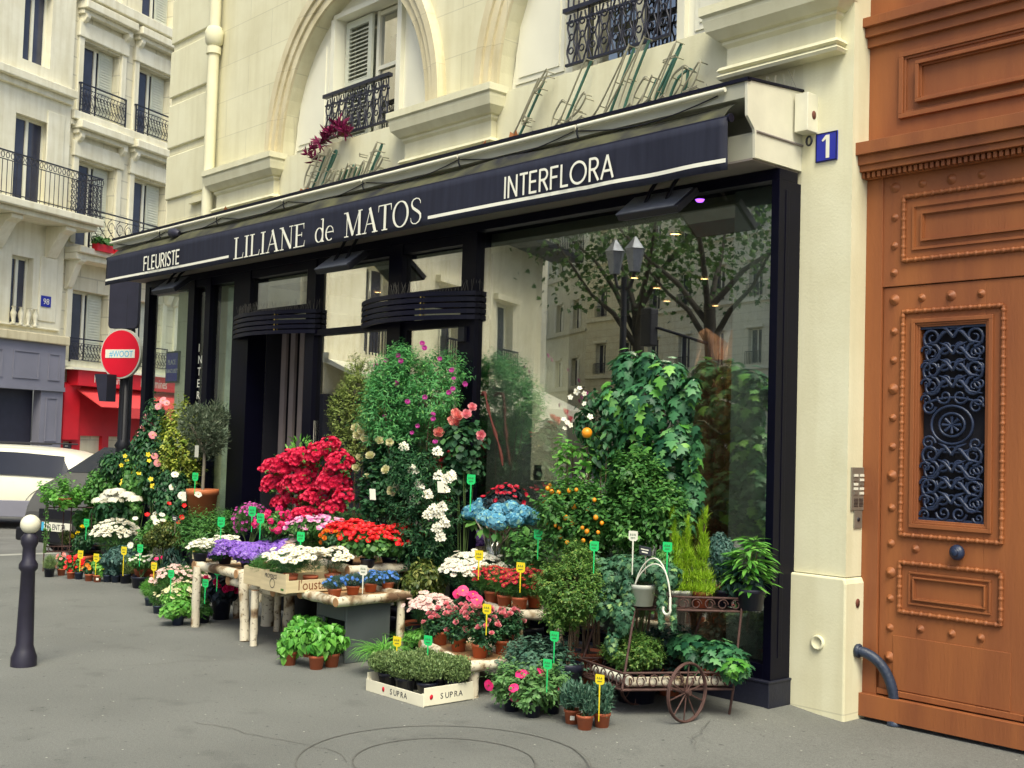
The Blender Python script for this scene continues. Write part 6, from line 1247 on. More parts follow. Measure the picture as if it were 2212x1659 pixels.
# citrus trees
plant('orange_tree', 'small orange tree with one ripe orange and white blossom', 'citrus tree', (1175, 930, 1335, 1075), -.50, 0, (.15, .26, BK), ('oval', .06, 'lf_bright', 'shoot', .22), k=12, sp=.66, rr=(.25, .45), sr=.008, stem='stem_brown', spots=('star5', .022, ['pt_white', 'eye_yellow'], [(1252, 838), (1262, 850), (1232, 858), (1225, 912), (1218, 905), (1220, 925), (1232, 918), (1275, 900), (1262, 872), (1246, 846)]))
plant('citrus_foliage', 'dark glossy citrus foliage between the orange tree and the ivy', 'citrus tree', (1235, 835, 1365, 1010), -.46, 0, (.12, .2, BK), ('oval', .06, 'lf_dark', 'leaf', .35), k=9, sp=.6, stem='stem_brown')
oc = at(1268, 935, y=-.74); m = MB(); m.lathe([(.035 * math.cos(a), .035 * math.sin(a)) for a in np.linspace(-PI / 2, PI / 2, 13)], tuple(oc), 20); rooted(m, 'orange', 'orange_peel', 'single ripe orange hanging on the small citrus tree', 'fruit', oc)
T = plant('kumquat_tree', 'kumquat tree studded with little orange fruits below the ivy', 'citrus tree', (1166, 1030, 1380, 1205), -.62, 0, (.12, .26, TC), ('oval', .05, 'lf_mid', 'shoot', .85), k=12, sp=.62, stem='stem_brown', sr=.007)
fr = [(1183, 1055), (1192, 1062), (1206, 1064), (1216, 1075), (1180, 1128), (1200, 1135), (1209, 1140), (1225, 1172), (1249, 1146), (1268, 1148), (1277, 1172), (1292, 1150), (1258, 1140), (1240, 1095), (1270, 1100), (1287, 1118), (1230, 1060), (1176, 1085), (1196, 1100), (1222, 1118), (1300, 1130), (1245, 1058), (1188, 1048), (1212, 1098), (1236, 1130), (1284, 1080), (1260, 1168), (1210, 1160)]
rng = random.Random(5)
for u, v in fr:
    q = at(u, v, y=-.62 - .22 * rng.uniform(.8, 1.15)); r_ = rng.uniform(.012, .017); m = MB(); m.lathe([(r_ * math.cos(a), 1.08 * r_ * math.sin(a)) for a in np.linspace(-PI / 2, PI / 2, 7)], tuple(q), 9); m.build('kumquat', 'orange_peel', T)

plant('glossy_shrub', 'dark glossy shrub between the kumquat tree and the lime conifers', 'shrub', (1290, 975, 1480, 1195), -.56, 0, (.15, .3, BK), ('oval', .05, 'lf_mid', 'shoot', .8), k=12)
# ivy column
T = thing('ivy_column', 'tall ivy column of large glossy leaves in front of the big window', 'ivy', (-.80, -.36, 0)); rs = np.random.RandomState(91); pot(T, -.80, -.36, 0, .17, .3, BK)
el = []
for (u, v, ru, rv) in ((1400, 790, 40, 45), (1355, 800, 45, 50), (1440, 810, 52, 42), (1330, 870, 45, 60), (1400, 880, 75, 75), (1470, 880, 42, 70), (1375, 970, 65, 75), (1455, 980, 58, 80), (1345, 1030, 52, 55), (1420, 1080, 85, 80), (1490, 1060, 38, 70), (1440, 1130, 70, 45), (1495, 835, 26, 30), (1505, 960, 18, 45)):
    c = at(u, v, y=-.36 + rs.uniform(-.06, .06)); s = depth(c) / FPX; el.append((c, np.array([ru * s, ru * s * .8, rv * s])))
leaves('foliage', T, el, 1500, 'ivy', .085, 'lf_ivy', 'hang', rs, .8); leaves('young_leaves', T, [(e[0], e[1] * 1.04) for e in el], 120, 'ivy', .09, 'lf_bright', 'hang', rs, .95); m = MB()
for k in range(4): m.tube([(-.80 + .05 * k - .08, -.36, .28), (-.80 + .04 * k, -.36 + .03 * k, 1.2), el[k][0]], .008, 5)
m.build('stems', 'stem_brown', T)
# bark trunk inside the window
T = thing('bark_trunk', 'rough split reddish tree trunk standing inside the window behind the ivy', 'tree trunk', (-.68, .62, .1)); c = at(1550, 900, y=.42); m = MB(); rng = random.Random(12)
n = 20; vs = []; Hh = 34
for i in range(Hh + 1):
    z = .1 + i * 2.2 / Hh
    for k in range(n):
        a = 2 * PI * k / n; rr = .155 * (1 - .2 * i / Hh) * (1 + .30 * math.sin(3 * a + z * 1.7) + .16 * math.sin(7 * a - z * 3) + .10 * rng.uniform(-1, 1) + (.25 * math.sin(5 * a) if z > 1.9 else 0)); vs.append((c[0] + rr * math.cos(a) + .02 * math.sin(z * 3), c[1] + rr * math.sin(a), z + (.18 * math.sin(2 * a + 1) if i == Hh else 0)))
m.add(vs, [(i * n + k, i * n + (k + 1) % n, (i + 1) * n + (k + 1) % n, (i + 1) * n + k) for i in range(Hh) for k in range(n)]); m.add(vs[-n:], [tuple(range(n))]); m.build('trunk', 'bark', T); m = MB()
for k in range(9): z = rng.uniform(.8, 1.9); m.tube([(c[0] + .17 * math.cos(t * 1.1 + k) + .02, c[1] - .14 * abs(math.sin(t + k)) - .05, z + .05 * math.sin(3 * t)) for t in np.linspace(0, 2.2, 7)], .006, 5)
m.build('dry_vines', 'olive_stem', T)
# things inside, left of the window
plant('indoor_foliage', 'dark foliage plant standing inside the window by the concrete pillar', 'pot plant', (1098, 780, 1165, 960), .50, .1, (.12, .9, BK), ('lance', .10, 'lf_deep', 'hang', .2), k=9)
m = MB(); cc = at(1052, 880, y=-.05)
m.tube([(cc[0] - .10 + .24 * t + .01 * math.sin(9 * t), -.02 - .03 * math.sin(5 * t), cc[2] + .10 - .55 * t * t + .05 * math.sin(6 * t)) for t in np.linspace(0, 1, 14)], [.012 + .006 * math.sin(k * 2.3) for k in range(14)], 6); rooted(m, 'dried_vine', 'maroon_vine', 'dry reddish vine twig curling beside the concrete pillar', 'vine', cc)
# ================================================================== left group
G1 = 'tall climbers at the left end of the shop'
plant('pink_mandevilla', 'tall climber with pink trumpet flowers at the left end', 'climber', (288, 868, 388, 1080), -.32, 0, (.14, .24, BK), ('oval', .06, 'lf_dark', 'leaf', .6), k=12, sp=.62, spots=('petunia', .042, ['pt_pink', 'eye_yellow'], [(352, 865), (342, 878), (318, 900), (310, 925), (303, 935), (298, 946), (330, 940), (306, 962), (334, 985), (340, 1000), (318, 1010), (360, 870), (322, 912)]))
plant('yellow_vine', 'pale green climbing vine with yellow black eyed flowers', 'climber', (262, 925, 338, 1130), -.45, 0, (.13, .22, TC), ('ivy', .06, 'lf_mid', 'hang', .7), k=10, sp=.6, spots=('star5', .030, ['pt_yellow', 'eye_brown'], [(270, 985), (262, 1005), (274, 995), (288, 1020), (298, 1010), (300, 1022), (283, 1028), (262, 1045), (265, 1038), (326, 1035), (320, 982), (322, 995), (330, 1050)]))
plant('golden_climber', 'climber with yellow green leaves left of the olive tree', 'climber', (350, 872, 432, 1060), -.24, 0, (.13, .22, BK), ('oval', .05, 'lf_yellowgreen', 'shoot', .5), k=14, sp=.66)
plant('white_mandevilla', 'glossy shrub with white trumpet flowers in front of the olive pot', 'shrub', (328, 1000, 432, 1160), -.50, 0, (.14, .22, BK), ('oval', .055, 'lf_dark', 'leaf', .6), k=11, spots=('petunia', .040, ['pt_white', 'eye_yellow'], [(378, 1025), (372, 1052), (362, 1062), (340, 1085), (358, 1090), (338, 1112), (392, 1070), (345, 1130), (428, 1068)]))
T = plant('red_flowered_plant', 'plant with scattered scarlet flowers below the white trumpets', 'pot plant', (312, 1085, 405, 1170), -.62, 0, (.11, .2, TC), ('oval', .05, 'lf_mid', 'leaf', .5), k=8, spots=('ruffle1', .028, ['pt_red'], [(318, 1112), (365, 1088), (398, 1092), (385, 1128), (392, 1118), (325, 1135), (330, 1150), (352, 1132), (370, 1145)]))
# olive standard
oc = crownbox((384, 862, 502, 1000), -.40); T = thing('olive_tree', 'young olive tree with a round grey green head in a big clay pot', 'olive tree', (oc[0][0], oc[0][1], 0)); rs = np.random.RandomState(17)
zp = at(435, 1056, y=-.40)[2]; ph = .30; pot(T, oc[0][0], oc[0][1], zp - ph, .165, ph, 'big_terracotta'); m = MB(); m.tube([(oc[0][0], oc[0][1], 0), (oc[0][0], oc[0][1], zp - ph)], .14, 16); rooted(m, 'plant_stand', 'black_iron', 'dark round stand under the olive pot', 'stand', (oc[0][0], oc[0][1], 0))
el = lumps(oc[0], (oc[1], oc[1], oc[2]), 16, rs, .62, (.3, .5)); leaves('foliage', T, el, 5200, 'olive', .055, 'lf_olive', 'tuft', rs, .35); m = MB(); m.tube([(oc[0][0], oc[0][1], zp - .05), (oc[0][0] + .01, oc[0][1], zp + .3), (oc[0][0], oc[0][1], oc[0][2] - oc[2] * .6)], [.018, .016, .014], 8)
for e in el[1:9]: m.tube([(oc[0][0], oc[0][1], oc[0][2] - oc[2] * .7), e[0]], [.012, .005], 5)
m.build('trunk', 'olive_stem', T); m = MB(); q = at(425, 975, y=-.58); m.box(q[0] - .04, q[0] + .04, q[1] - .002, q[1], q[2] - .06, q[2] + .06); rooted(m, 'care_label', 'lamp_clear', 'clear plastic care label hanging on the olive stem', 'label', q, bevel=.004)
plant('feathery_shrub', 'soft feathery green conifer below the olive pot', 'shrub', (385, 1085, 515, 1195), -.72, 0, (.16, .24, BK), ('lance', .06, 'lf_mid', 'shoot', .45), k=14, lo=.3, sp=.65)
plant('boxwood', 'small leaved yellowish boxwood bush in a clay pot', 'shrub', (306, 1118, 398, 1195), -.80, 0, (.11, .17, TC), ('tiny', .03, 'lf_varieg', 'leaf', .7), k=8)
plant('camellia_bush', 'bright leafy bush in front of the parked grey car, upper one', 'shrub', (168, 1002, 275, 1105), -.45, 0, (.16, .3, BK), ('oval', .055, 'lf_mid', 'leaf', .6), k=12)
plant('green_bush', 'dark leafy bush behind the white hydrangea', 'shrub', (215, 965, 300, 1060), -.35, 0, (.16, .3, BK), ('oval', .055, 'lf_dark', 'leaf', .6), k=9)
plant('green_bush', 'loose bright green bush furthest left beside the car headlight', 'shrub', (92, 1030, 190, 1094), -1.0, .73, (.08, .10, TC), ('round', .045, 'lf_bright', 'shoot', .4), k=11, sp=.65)
plant('green_bush', 'pale green bush under the white hydrangea leaves, beside the number plate', 'shrub', (150, 1085, 232, 1160), -.60, 0, (.13, .25, BK), ('round', .05, 'lf_mid', 'leaf', .6), k=9)
T = plant('white_hydrangea', 'white hydrangea with large flat flower heads and broad leaves', 'hydrangea', (198, 1062, 308, 1130), -.62, 0, (.15, .3, BK), ('oval', .09, 'lf_dark', 'leaf', .5), k=7)
rs = np.random.RandomState(31); sp_ = []
for (u, v) in ((255, 1062), (232, 1072), (275, 1070), (290, 1078), (215, 1082), (250, 1080), (262, 1068), (240, 1064)): h = at(u, v, y=-.70 + rs.uniform(-.08, .04)); d3 = rnd(110, rs); d3[:, 2] = abs(d3[:, 2]) * .8 - .1; sp_.append((TP['floret'], h + d3 * [.085, .085, .05], d3 + [0, 0, .3], rnd(110, rs), np.full(110, .022), 0))
scatter('flower_heads', T, sp_, ['pt_white', 'pt_white'])
plant('white_marguerite', 'large rounded mound of white marguerites left of the boxwood', 'daisies', (202, 1122, 302, 1195), -.70, 0, (.10, .14, BK), ('needle', .04, 'lf_mid', 'tuft', .8), ('daisy', .026, ['pt_white', 'eye_yellow'], 220, 'top'), k=0)
plant('yellow_rose', 'dark bush with a few yellow roses in front of the car bumper', 'rose bush', (152, 1140, 212, 1200), -.78, 0, (.11, .18, TC), ('oval', .045, 'lf_dark', 'leaf', .6), k=7, spots=('rose', .028, ['pt_yellow'], [(178, 1138), (168, 1152), (155, 1158), (172, 1170), (150, 1172)]))
plant('white_mum', 'bush with flat white chrysanthemums between the marguerites and the boxwood', 'chrysanthemum', (285, 1120, 352, 1195), -.75, 0, (.12, .2, TC), ('round', .045, 'lf_mid', 'leaf', .6), k=7, spots=('gerbera', .034, ['pt_white', 'pt_cream'], [(350, 1112), (332, 1118), (352, 1124), (338, 1128), (292, 1120), (298, 1168), (282, 1178), (312, 1165), (265, 1198)]))
plant('low_greenery', 'low green foliage plant behind the front row of little pots', 'pot plant', (205, 1175, 320, 1228), -.80, 0, (.10, .12, BK), ('oval', .04, 'lf_blue', 'leaf', .7), k=8)
plant('white_primula', 'clump of small white flowers behind the front pots', 'pot plant', (262, 1190, 350, 1232), -.85, 0, (.10, .12, BK), ('oval', .035, 'lf_mid', 'leaf', .6), ('star5', .016, ['pt_white', 'eye_yellow'], 70, 'top'), k=6)
plant('leafy_plant', 'dark broad leaved plant left of the first birch table', 'pot plant', (345, 1178, 412, 1235), -.95, 0, (.10, .12, TC), ('lance', .07, 'lf_deep', 'leaf', .8), k=6, spots=('ruffle1', .026, ['pt_hotpink'], [(338, 1208), (350, 1205), (362, 1196), (330, 1218)]))
# wrought iron plant rack
T = thing('iron_rack', 'rusty wrought iron plant rack at the far left in front of the grey car', 'plant rack', gl(150, 1215)); m = MB(); A0, A1 = at(95, 1192, z=.22), at(195, 1190, z=.22)
bk = np.array([.10, .25, 0])
for z in (.0, .06): m.tube([A0 + [0, 0, z], A1 + [0, 0, z], A1 + bk + [0, 0, z], A0 + bk + [0, 0, z], A0 + [0, 0, z]], .006, 5)
for p, h in ((A0, .55), (A1, .15), (A0 + bk, .6), (A1 + bk, .15), ((A0 * .62 + A1 * .38), .62)): m.tube([(p[0], p[1], 0), (p[0], p[1], p[2] + h)], .007, 5)
m.tube([A0 + [0, 0, .50], A1 + [0, 0, .50], A1 + bk + [0, 0, .50], A0 + bk + [0, 0, .50], A0 + [0, 0, .50]], .006, 5); m.tube([(A1[0], A1[1], 0), (A1[0], A1[1], .72)], .006, 5); m.tube([((A1 + bk)[0], (A1 + bk)[1], 0), ((A1 + bk)[0], (A1 + bk)[1], .72)], .006, 5)
m.build('frame', 'rust_iron', T); m = MB(); m.prism([(A0[0], A0[1]), (A1[0], A1[1]), ((A1 + bk)[0], (A1 + bk)[1]), ((A0 + bk)[0], (A0 + bk)[1])], (0, 0, .717), (1, 0, 0), (0, 1, 0), (0, 0, .008)); m.build('shelf', 'rust_iron', T); m = MB()
for t in np.linspace(.05, .95, 10):
    c = A0 * (1 - t) + A1 * t + [0, 0, .03]; d_ = (A1 - A0) / np.linalg.norm(A1 - A0); m.tube([c + d_ * .026 * math.cos(a) + np.array([0, 0, .026 * math.sin(a)]) for a in np.linspace(0, 2 * PI, 9)], .004, 4, caps=False)
m.build('scrollwork', 'rust_iron', T); m = MB(); m.prism([(A0[0], A0[1]), (A1[0], A1[1]), ((A1 + bk)[0], (A1 + bk)[1]), ((A0 + bk)[0], (A0 + bk)[1])], (0, 0, .212), (1, 0, 0), (0, 1, 0), (0, 0, .008)); m.build('shelf', 'rust_iron', T)
small('herb_pot', 'bushy herb in a dark pot on the iron rack', 'herb', 148, 1186, .222, 52, 42, (.06, .08, BK), ('tiny', .02, 'lf_varieg', 'leaf', .8), group=None)
plant('trailing_vine', 'thin trailing vine climbing the iron rack over the number plate', 'climber', (84, 1060, 116, 1200), -1.2, .22, None, ('round', .028, 'lf_mid', 'leaf', .18), k=9, sp=.75, ry=.06, rr=(.2, .35))
# front row of little pots, left
FR = 'small pots in the front row at the left'
small('thyme_pot', 'round tuft of thyme in a black pot, first of the front row at the left', 'herb', 106, 1246, 0, 36, 46, (.058, .10, BK), ('needle', .05, 'lf_thyme', 'tuft', .8), group=FR)
for (u, vb, w_, h_, pm, lfm, fl, lab) in (
    (132, 1243, 24, 44, TC, 'lf_mid', ('ruffle1', .024, ['pt_coral'], 14, 'all'), 'salmon flowered plant in a clay pot beside the first thyme pot'),
    (153, 1250, 26, 52, TC, 'lf_mid', ('ruffle1', .026, ['pt_red'], 12, 'all'), 'red impatiens in a slim clay pot, second from the left'),
    (170, 1251, 28, 50, BL, 'lf_mid', ('ruffle1', .026, ['pt_red'], 14, 'all'), 'red flowered plant in a blue grey pot in the left front row'),
    (192, 1255, 28, 46, TC, 'lf_dark', ('ruffle1', .022, ['pt_orange'], 8, 'all'), 'broad leaved plant with orange flowers in a clay pot'),
    (210, 1257, 32, 56, TC, 'lf_bright', ('daisy', .022, ['pt_yellow', 'eye_yellow'], 14, 'top'), 'bright green plant with yellow flowers in a clay pot with a white sticker')):
    small('flower_pot', lab, 'pot plant', u, vb, 0, w_, h_, (.046, .075, pm), ('oval', .045, lfm, 'leaf', .8), fl, group=FR)
small('silver_herb', 'silvery blue herb in a blue grey pot, left of its pair', 'herb', 231, 1257, 0, 30, 48, (.045, .075, BL), ('round', .025, 'lf_blue', 'leaf', .8), group=FR); small('silver_herb', 'silvery blue herb in a blue grey pot next to the rosemary', 'herb', 249, 1258, 0, 30, 46, (.045, .075, BL), ('round', .025, 'lf_blue', 'leaf', .8), group=FR)
small('rosemary_pot', 'upright rosemary in a black pot, left one of two', 'herb', 270, 1260, 0, 36, 56, (.058, .10, BK), ('needle', .06, 'lf_thyme', 'up', 1.0), group=FR); small('rosemary_pot', 'upright rosemary in a black pot, right one of two', 'herb', 298, 1261, 0, 36, 56, (.058, .10, BK), ('needle', .06, 'lf_thyme', 'up', 1.0), group=FR)
for (u, vb, w_, h_, lab) in ((168, 1240, 40, 52, 'yellow flowers behind the red impatiens'), (232, 1245, 44, 52, 'yellow pansies behind the silvery herbs'), (205, 1238, 36, 46, 'small yellow flowers near the first yellow tag')):
    small('yellow_flowers', lab, 'pot plant', u, vb - 14, 0, w_, h_, (.05, .08, BK), ('oval', .03, 'lf_mid', 'leaf', .6), ('petunia', .024, ['pt_yellow', 'eye_brown'], 12, 'top'), group=FR)
def sticker(u, vb, z, dz, lab_parent):
    c = at(u, vb, z=z); d_ = (CAM - c) * [1, 1, 0]; d_ /= np.linalg.norm(d_); t = np.array([-d_[1], d_[0], 0]); m = MB(); m.obox(c + d_ * .050 + [0, 0, dz], t * .013, (0, 0, .012), d_ * .001); m.build('sticker', 'tag_white', lab_parent)
sticker(210, 1257, 0, .035, bpy.data.objects['flower_pot.004'])
# middle left: daisies round the first table leg
MD = 'daisy pots left of the first birch table'
small('daisy_pot', 'mound of pale pink daisies behind the table leg, left part', 'daisies', 372, 1322, 0, 92, 112, (.06, .08, BL), ('needle', .04, 'lf_mid', 'tuft', .8), ('daisy', .022, ['pt_palepink', 'eye_palepink'], 90, 'top'), group=MD)
small('daisy_pot', 'mound of pale pink daisies behind the white ones, right part', 'daisies', 420, 1318, 0, 80, 100, (.06, .08, BL), ('needle', .04, 'lf_mid', 'tuft', .8), ('daisy', .022, ['pt_palepink', 'eye_palepink'], 70, 'top'), group=MD)
small('daisy_pot', 'white yellow eyed daisies over bright leaves at the foot of the table leg', 'daisies', 388, 1335, 0, 92, 80, (.06, .08, BL), ('oval', .03, 'lf_bright', 'leaf', .6), ('daisy', .022, ['pt_cream', 'eye_yellow'], 70, 'top'), group=MD)
small('herb_pot', 'feathery light green herb in a small blue pot at the left edge of the daisies', 'herb', 322, 1308, 0, 40, 58, (.042, .07, BL), ('needle', .04, 'lf_bright', 'tuft', .8), group=MD)
small('daisy_pot', 'small daisy plant in a blue pot second from the left edge', 'daisies', 340, 1325, 0, 40, 62, (.042, .07, BL), ('needle', .04, 'lf_mid', 'tuft', .8), ('daisy', .018, ['pt_cream', 'eye_yellow'], 12, 'top'), group=MD)
small('geranium_pot', 'round bright leaves in a blue grey pot in front, left of the table leg', 'pot plant', 384, 1350, 0, 84, 62, (.055, .085, BL), ('round', .045, 'lf_bright', 'leaf', .8), group=MD)
small('geranium_pot', 'round bright leaves in a black pot right of the table leg', 'pot plant', 441, 1345, 0, 44, 60, (.05, .08, BK), ('round', .045, 'lf_mid', 'leaf', .8), group=MD)
T = small('dark_hibiscus', 'very dark leaved plant with pink flowers in a tall black bucket under the table', 'pot plant', 477, 1337, 0, 84, 110, (.09, .19, BK), ('oval', .07, 'lf_black', 'leaf', .8), ('rose', .030, ['pt_hotpink'], 14, 'all'))
# ================================================================== on the tables
TB = 'flower pots on the first birch table'
small('white_flowers', 'dense white flowers in the fruit crate at the left end of the table', 'flowers', 432, 1212, .59, 60, 46, (.06, .07, BK), ('needle', .03, 'lf_mid', 'tuft', .7), ('ruffle1', .018, ['pt_white'], 120, 'top'), group=TB)
small('white_flowers', 'dense white flowers behind the left purple bellflowers', 'flowers', 482, 1200, .56, 70, 44, (.06, .07, BK), ('needle', .03, 'lf_mid', 'tuft', .7), ('ruffle1', .018, ['pt_white'], 140, 'top'), group=TB)
for (x, y, w_, lab) in ((-4.46, -1.40, 76, 'cushion of purple bellflowers hanging over the birch rail beside the fruit crate'), (-4.32, -1.18, 70, 'cushion of purple bellflowers second from the fruit crate'), (-4.16, -1.36, 76, 'cushion of purple bellflowers in the middle of the purple row'), (-4.14, -1.02, 74, 'cushion of purple bellflowers furthest right of the purple row')):
    u_, v_ = px_of((x, y, .535)); small('purple_bellflower', lab, 'flowers', u_, v_, .535, w_, 50, (.06, .07, BK), ('oval', .02, 'lf_dark', 'leaf', .8), ('star5', .021, ['pt_purple', 'pt_cream'], 480, 'all'), group=TB, sp=.68, k=10)
plant('magenta_stocks', 'loose magenta flower spikes behind the purple bellflowers', 'flowers', (492, 1075, 580, 1160), -.95, .5, (.06, .1, BK), ('needle', .04, 'lf_mid', 'tuft', .5), ('ruffle1', .014, ['pt_magenta'], 150, 'all'), k=12, sp=.7, rr=(.2, .4))
plant('pink_pelargonium', 'vivid pink pelargoniums beneath the azalea', 'flowers', (556, 1100, 650, 1162), -1.0, .45, (.07, .1, BK), ('oval', .04, 'lf_mid', 'leaf', .7), ('floret', .030, ['pt_hotpink', 'pt_hotpink'], 26, 'ball'), k=7)
plant('striped_petunia', 'pink and white striped petunias between the azalea and the geraniums', 'flowers', (615, 1112, 745, 1172), -1.0, .45, (.08, .1, BK), ('oval', .035, 'lf_mid', 'leaf', .7), ('ruffle1', .024, ['pt_stripe'], 110, 'top'), k=9)
plant('orange_mini_roses', 'small orange and yellow roses left of the red geraniums', 'flowers', (690, 1138, 770, 1195), -1.08, .5, (.07, .1, TC), ('oval', .028, 'lf_dark', 'leaf', .8), ('rose', .018, ['pt_orange'], 34, 'all'), k=7)
plant('white_carnation', 'small white blooms behind the red geraniums', 'flowers', (740, 1122, 825, 1160), -.40, .62, (.06, .08, BK), ('needle', .03, 'lf_mid', 'tuft', .6), ('ruffle1', .02, ['pt_white'], 50, 'top'), k=6)
plant('pink_cosmos', 'pale pink open flowers above the white daisies of the crate', 'flowers', (608, 1158, 705, 1192), -1.05, .52, (.06, .08, BK), ('needle', .03, 'lf_mid', 'tuft', .6), ('petunia', .034, ['pt_palepink', 'eye_yellow'], 24, 'top'), k=6)
GZ = 'red geraniums in pots on the tall birch table'
for i, (u, vb, w_, lab) in enumerate(((748, 1220, 84, 'scarlet geranium at the left of the tall birch table'), (794, 1226, 88, 'scarlet geranium second from the left'), (840, 1222, 88, 'scarlet geranium second from the right'), (876, 1214, 80, 'scarlet geranium at the right end of the tall birch table'))):
    small('geranium', lab, 'geranium', u, vb, .625, w_ + 8, 94 if i != 3 else 86, (.06, .07, BK), ('round', .045, 'lf_mid', 'leaf', .9), ('ruffle1', .022, ['pt_red'], 150, 'top'), group=GZ)
CR = 'daisies in clay pots in the printed crate'
for i, (dy, lab) in enumerate(((.09, 'white daisies in the left clay pot of the printed crate'), (.27, 'white daisies in the middle clay pot of the printed crate'), (.46, 'white daisies in the right clay pot of the printed crate'))):
    u_, v_ = 0, 0; b = np.array([cA - .10, cB + dy, zt_ + .012]); T = thing('daisy_pot', lab, 'daisies', b, CR); pot(T, *b, .058, .10, TC); rs = np.random.RandomState(400 + i); el = lumps(b + [0, 0, .19], (.115, .115, .09), 6, rs, .45); leaves('foliage', T, el, 700, 'needle', .04, 'lf_dark', 'tuft', rs, .3); blooms(T, [(b + [0, 0, .22], np.array([.135, .135, .075]))], 44, 'gerbera', .027, ['pt_white', 'eye_yellow'], 'top', rs)
b = np.array([cA - .27, cB + .2, zt_ + .012]); T = thing('daisy_pot', 'white daisies in the back row of the printed crate', 'daisies', b); pot(T, *b, .058, .10, TC); rs = np.random.RandomState(440); el = lumps(b + [0, 0, .19], (.12, .2, .09), 6, rs, .45); leaves('foliage', T, el, 900, 'needle', .04, 'lf_dark', 'tuft', rs, .3); blooms(T, [(b + [0, 0, .22], np.array([.14, .22, .075]))], 60, 'gerbera', .027, ['pt_white', 'eye_yellow'], 'top', rs)
b = np.array([cA - .55, cB + .28, zt_ + .012]); T = thing('fern_pot', 'feathery green fern in the plain wooden crate', 'fern', b); pot(T, *b, .07, .09, BK); rs = np.random.RandomState(450); leaves('foliage', T, lumps(b + [0, 0, .14], (.17, .22, .11), 9, rs), 4200, 'needle', .05, 'lf_mid', 'tuft', rs, .3)
LB_ = 'blue lobelias in clay pots on the birch tray'
for i, (u, vb, lab) in enumerate(((722, 1290, 'blue lobelia in a clay pot, leftmost on the tray'), (762, 1284, 'blue lobelia in a clay pot, second on the tray'), (800, 1278, 'blue lobelia in a clay pot, third on the tray'), (838, 1275, 'blue lobelia in a clay pot, rightmost on the tray'))):
    small('lobelia', lab, 'lobelia', u, vb, .468, 60, 46, (.052, .065, TC), ('needle', .03, 'lf_blue', 'tuft', .8), ('floret', .012, ['pt_lobelia', 'tag_white'], 26, 'all'), group=LB_)
BS = 'basil plants in clay pots on the pavement'
for (u, vb, w_, h_, lab) in ((624, 1436, 74, 92, 'bushy basil in a clay pot, left of three'), (683, 1445, 82, 100, 'bushy basil in a clay pot, front middle of three'), (716, 1440, 72, 96, 'bushy basil in a clay pot, right of three'), (668, 1418, 90, 98, 'tall basil behind the three clay pots')):
    small('basil', lab, 'herb', u, vb, 0, w_, h_, (.056, .095, TC), ('basil', .062, 'lf_basil', 'leaf', .95), group=BS, sp=.6)
# ================================================================== centre right
plant('variegated_shrub', 'dark bush with yellow edged leaves between the tables and the daisies', 'shrub', (862, 1198, 975, 1318), -.72, 0, (.14, .2, BK), ('oval', .042, 'lf_varieg', 'leaf', .75), k=11)
plant('marguerite_mound', 'big dome of pale pink white marguerites under the hydrangeas', 'daisies', (955, 1196, 1092, 1285), -.52, .25, (.12, .16, BK), ('needle', .05, 'lf_dark', 'tuft', .8), ('daisy', .026, ['pt_white', 'eye_palepink'], 300, 'top'), k=0)
plant('marguerite_mound', 'smaller dome of pale pink marguerites left of the miniature roses', 'daisies', (884, 1286, 980, 1350), -1.05, 0, (.09, .22, BK), ('needle', .04, 'lf_dark', 'tuft', .8), ('daisy', .024, ['pt_palepink', 'eye_palepink'], 170, 'top'), k=0)
plant('leafy_plant', 'glossy bright leaved plants right of the hydrangea vase', 'pot plant', (1088, 1150, 1205, 1240), -.42, 0, (.11, .3, BK), ('oval', .05, 'lf_mid', 'shoot', .6), k=10)
plant('pink_dipladenia', 'few vivid pink flowers left of the dark red daisies', 'flowers', (975, 1262, 1050, 1322), -.82, 0, (.09, .2, BK), ('oval', .045, 'lf_dark', 'leaf', .6), k=6, spots=('petunia', .040, ['pt_hotpink', 'eye_yellow'], [(988, 1283), (1018, 1290), (1030, 1296), (1022, 1284), (1000, 1276)]))
RD = 'dark red daisies in clay pots on the raised tray'
for (u, vb, lab) in ((1062, 1304, 'dark red daisies with yellow eyes, leftmost clay pot'), (1090, 1313, 'dark red daisies with yellow eyes, second clay pot'), (1122, 1318, 'dark red daisies with yellow eyes, third clay pot'), (1155, 1312, 'dark red daisies with yellow eyes, rightmost clay pot')):
    small('red_daisy', lab, 'daisies', u, vb, .472, 76, 88, (.056, .09, TC), ('needle', .05, 'lf_mid', 'tuft', .9), ('smalldaisy', .018, ['pt_darkred', 'eye_yellow'], 95, 'top'), group=RD)
RR = 'miniature pink roses in clay pots on the low tray'
for (u, vb, w_, h_, lab) in ((950, 1392, 60, 82, 'miniature pink rose in the leftmost clay pot'), (990, 1406, 62, 94, 'miniature pink rose in the second clay pot'), (1036, 1420, 66, 112, 'miniature pink rose in the third and foremost clay pot'), (1085, 1412, 64, 96, 'miniature pink rose in the rightmost clay pot')):
    small('miniature_rose', lab, 'rose', u, vb, .21, w_ + 18, h_ + 4, (.056, .09, TC), ('oval', .033, 'lf_dark', 'shoot', .6), ('rose', .024, ['pt_pink'], 20, 'top'), group=RR)
small('chives', 'grassy clump of chives in a tall clay pot left of the thyme crate', 'herb', 826, 1456, 0, 100, 84, (.05, .10, TC), ('grass', .20, 'lf_bright', 'arch', .55), sp=.3); small('chives', 'second grassy clump behind the thyme crate', 'herb', 880, 1420, 0, 90, 62, (.05, .08, BK), ('grass', .18, 'lf_bright', 'arch', .5), sp=.3)
plant('mint', 'light green mint behind the chives', 'herb', (870, 1352, 945, 1400), -1.1, 0, (.09, .15, BK), ('oval', .035, 'lf_bright', 'leaf', .7), k=6)
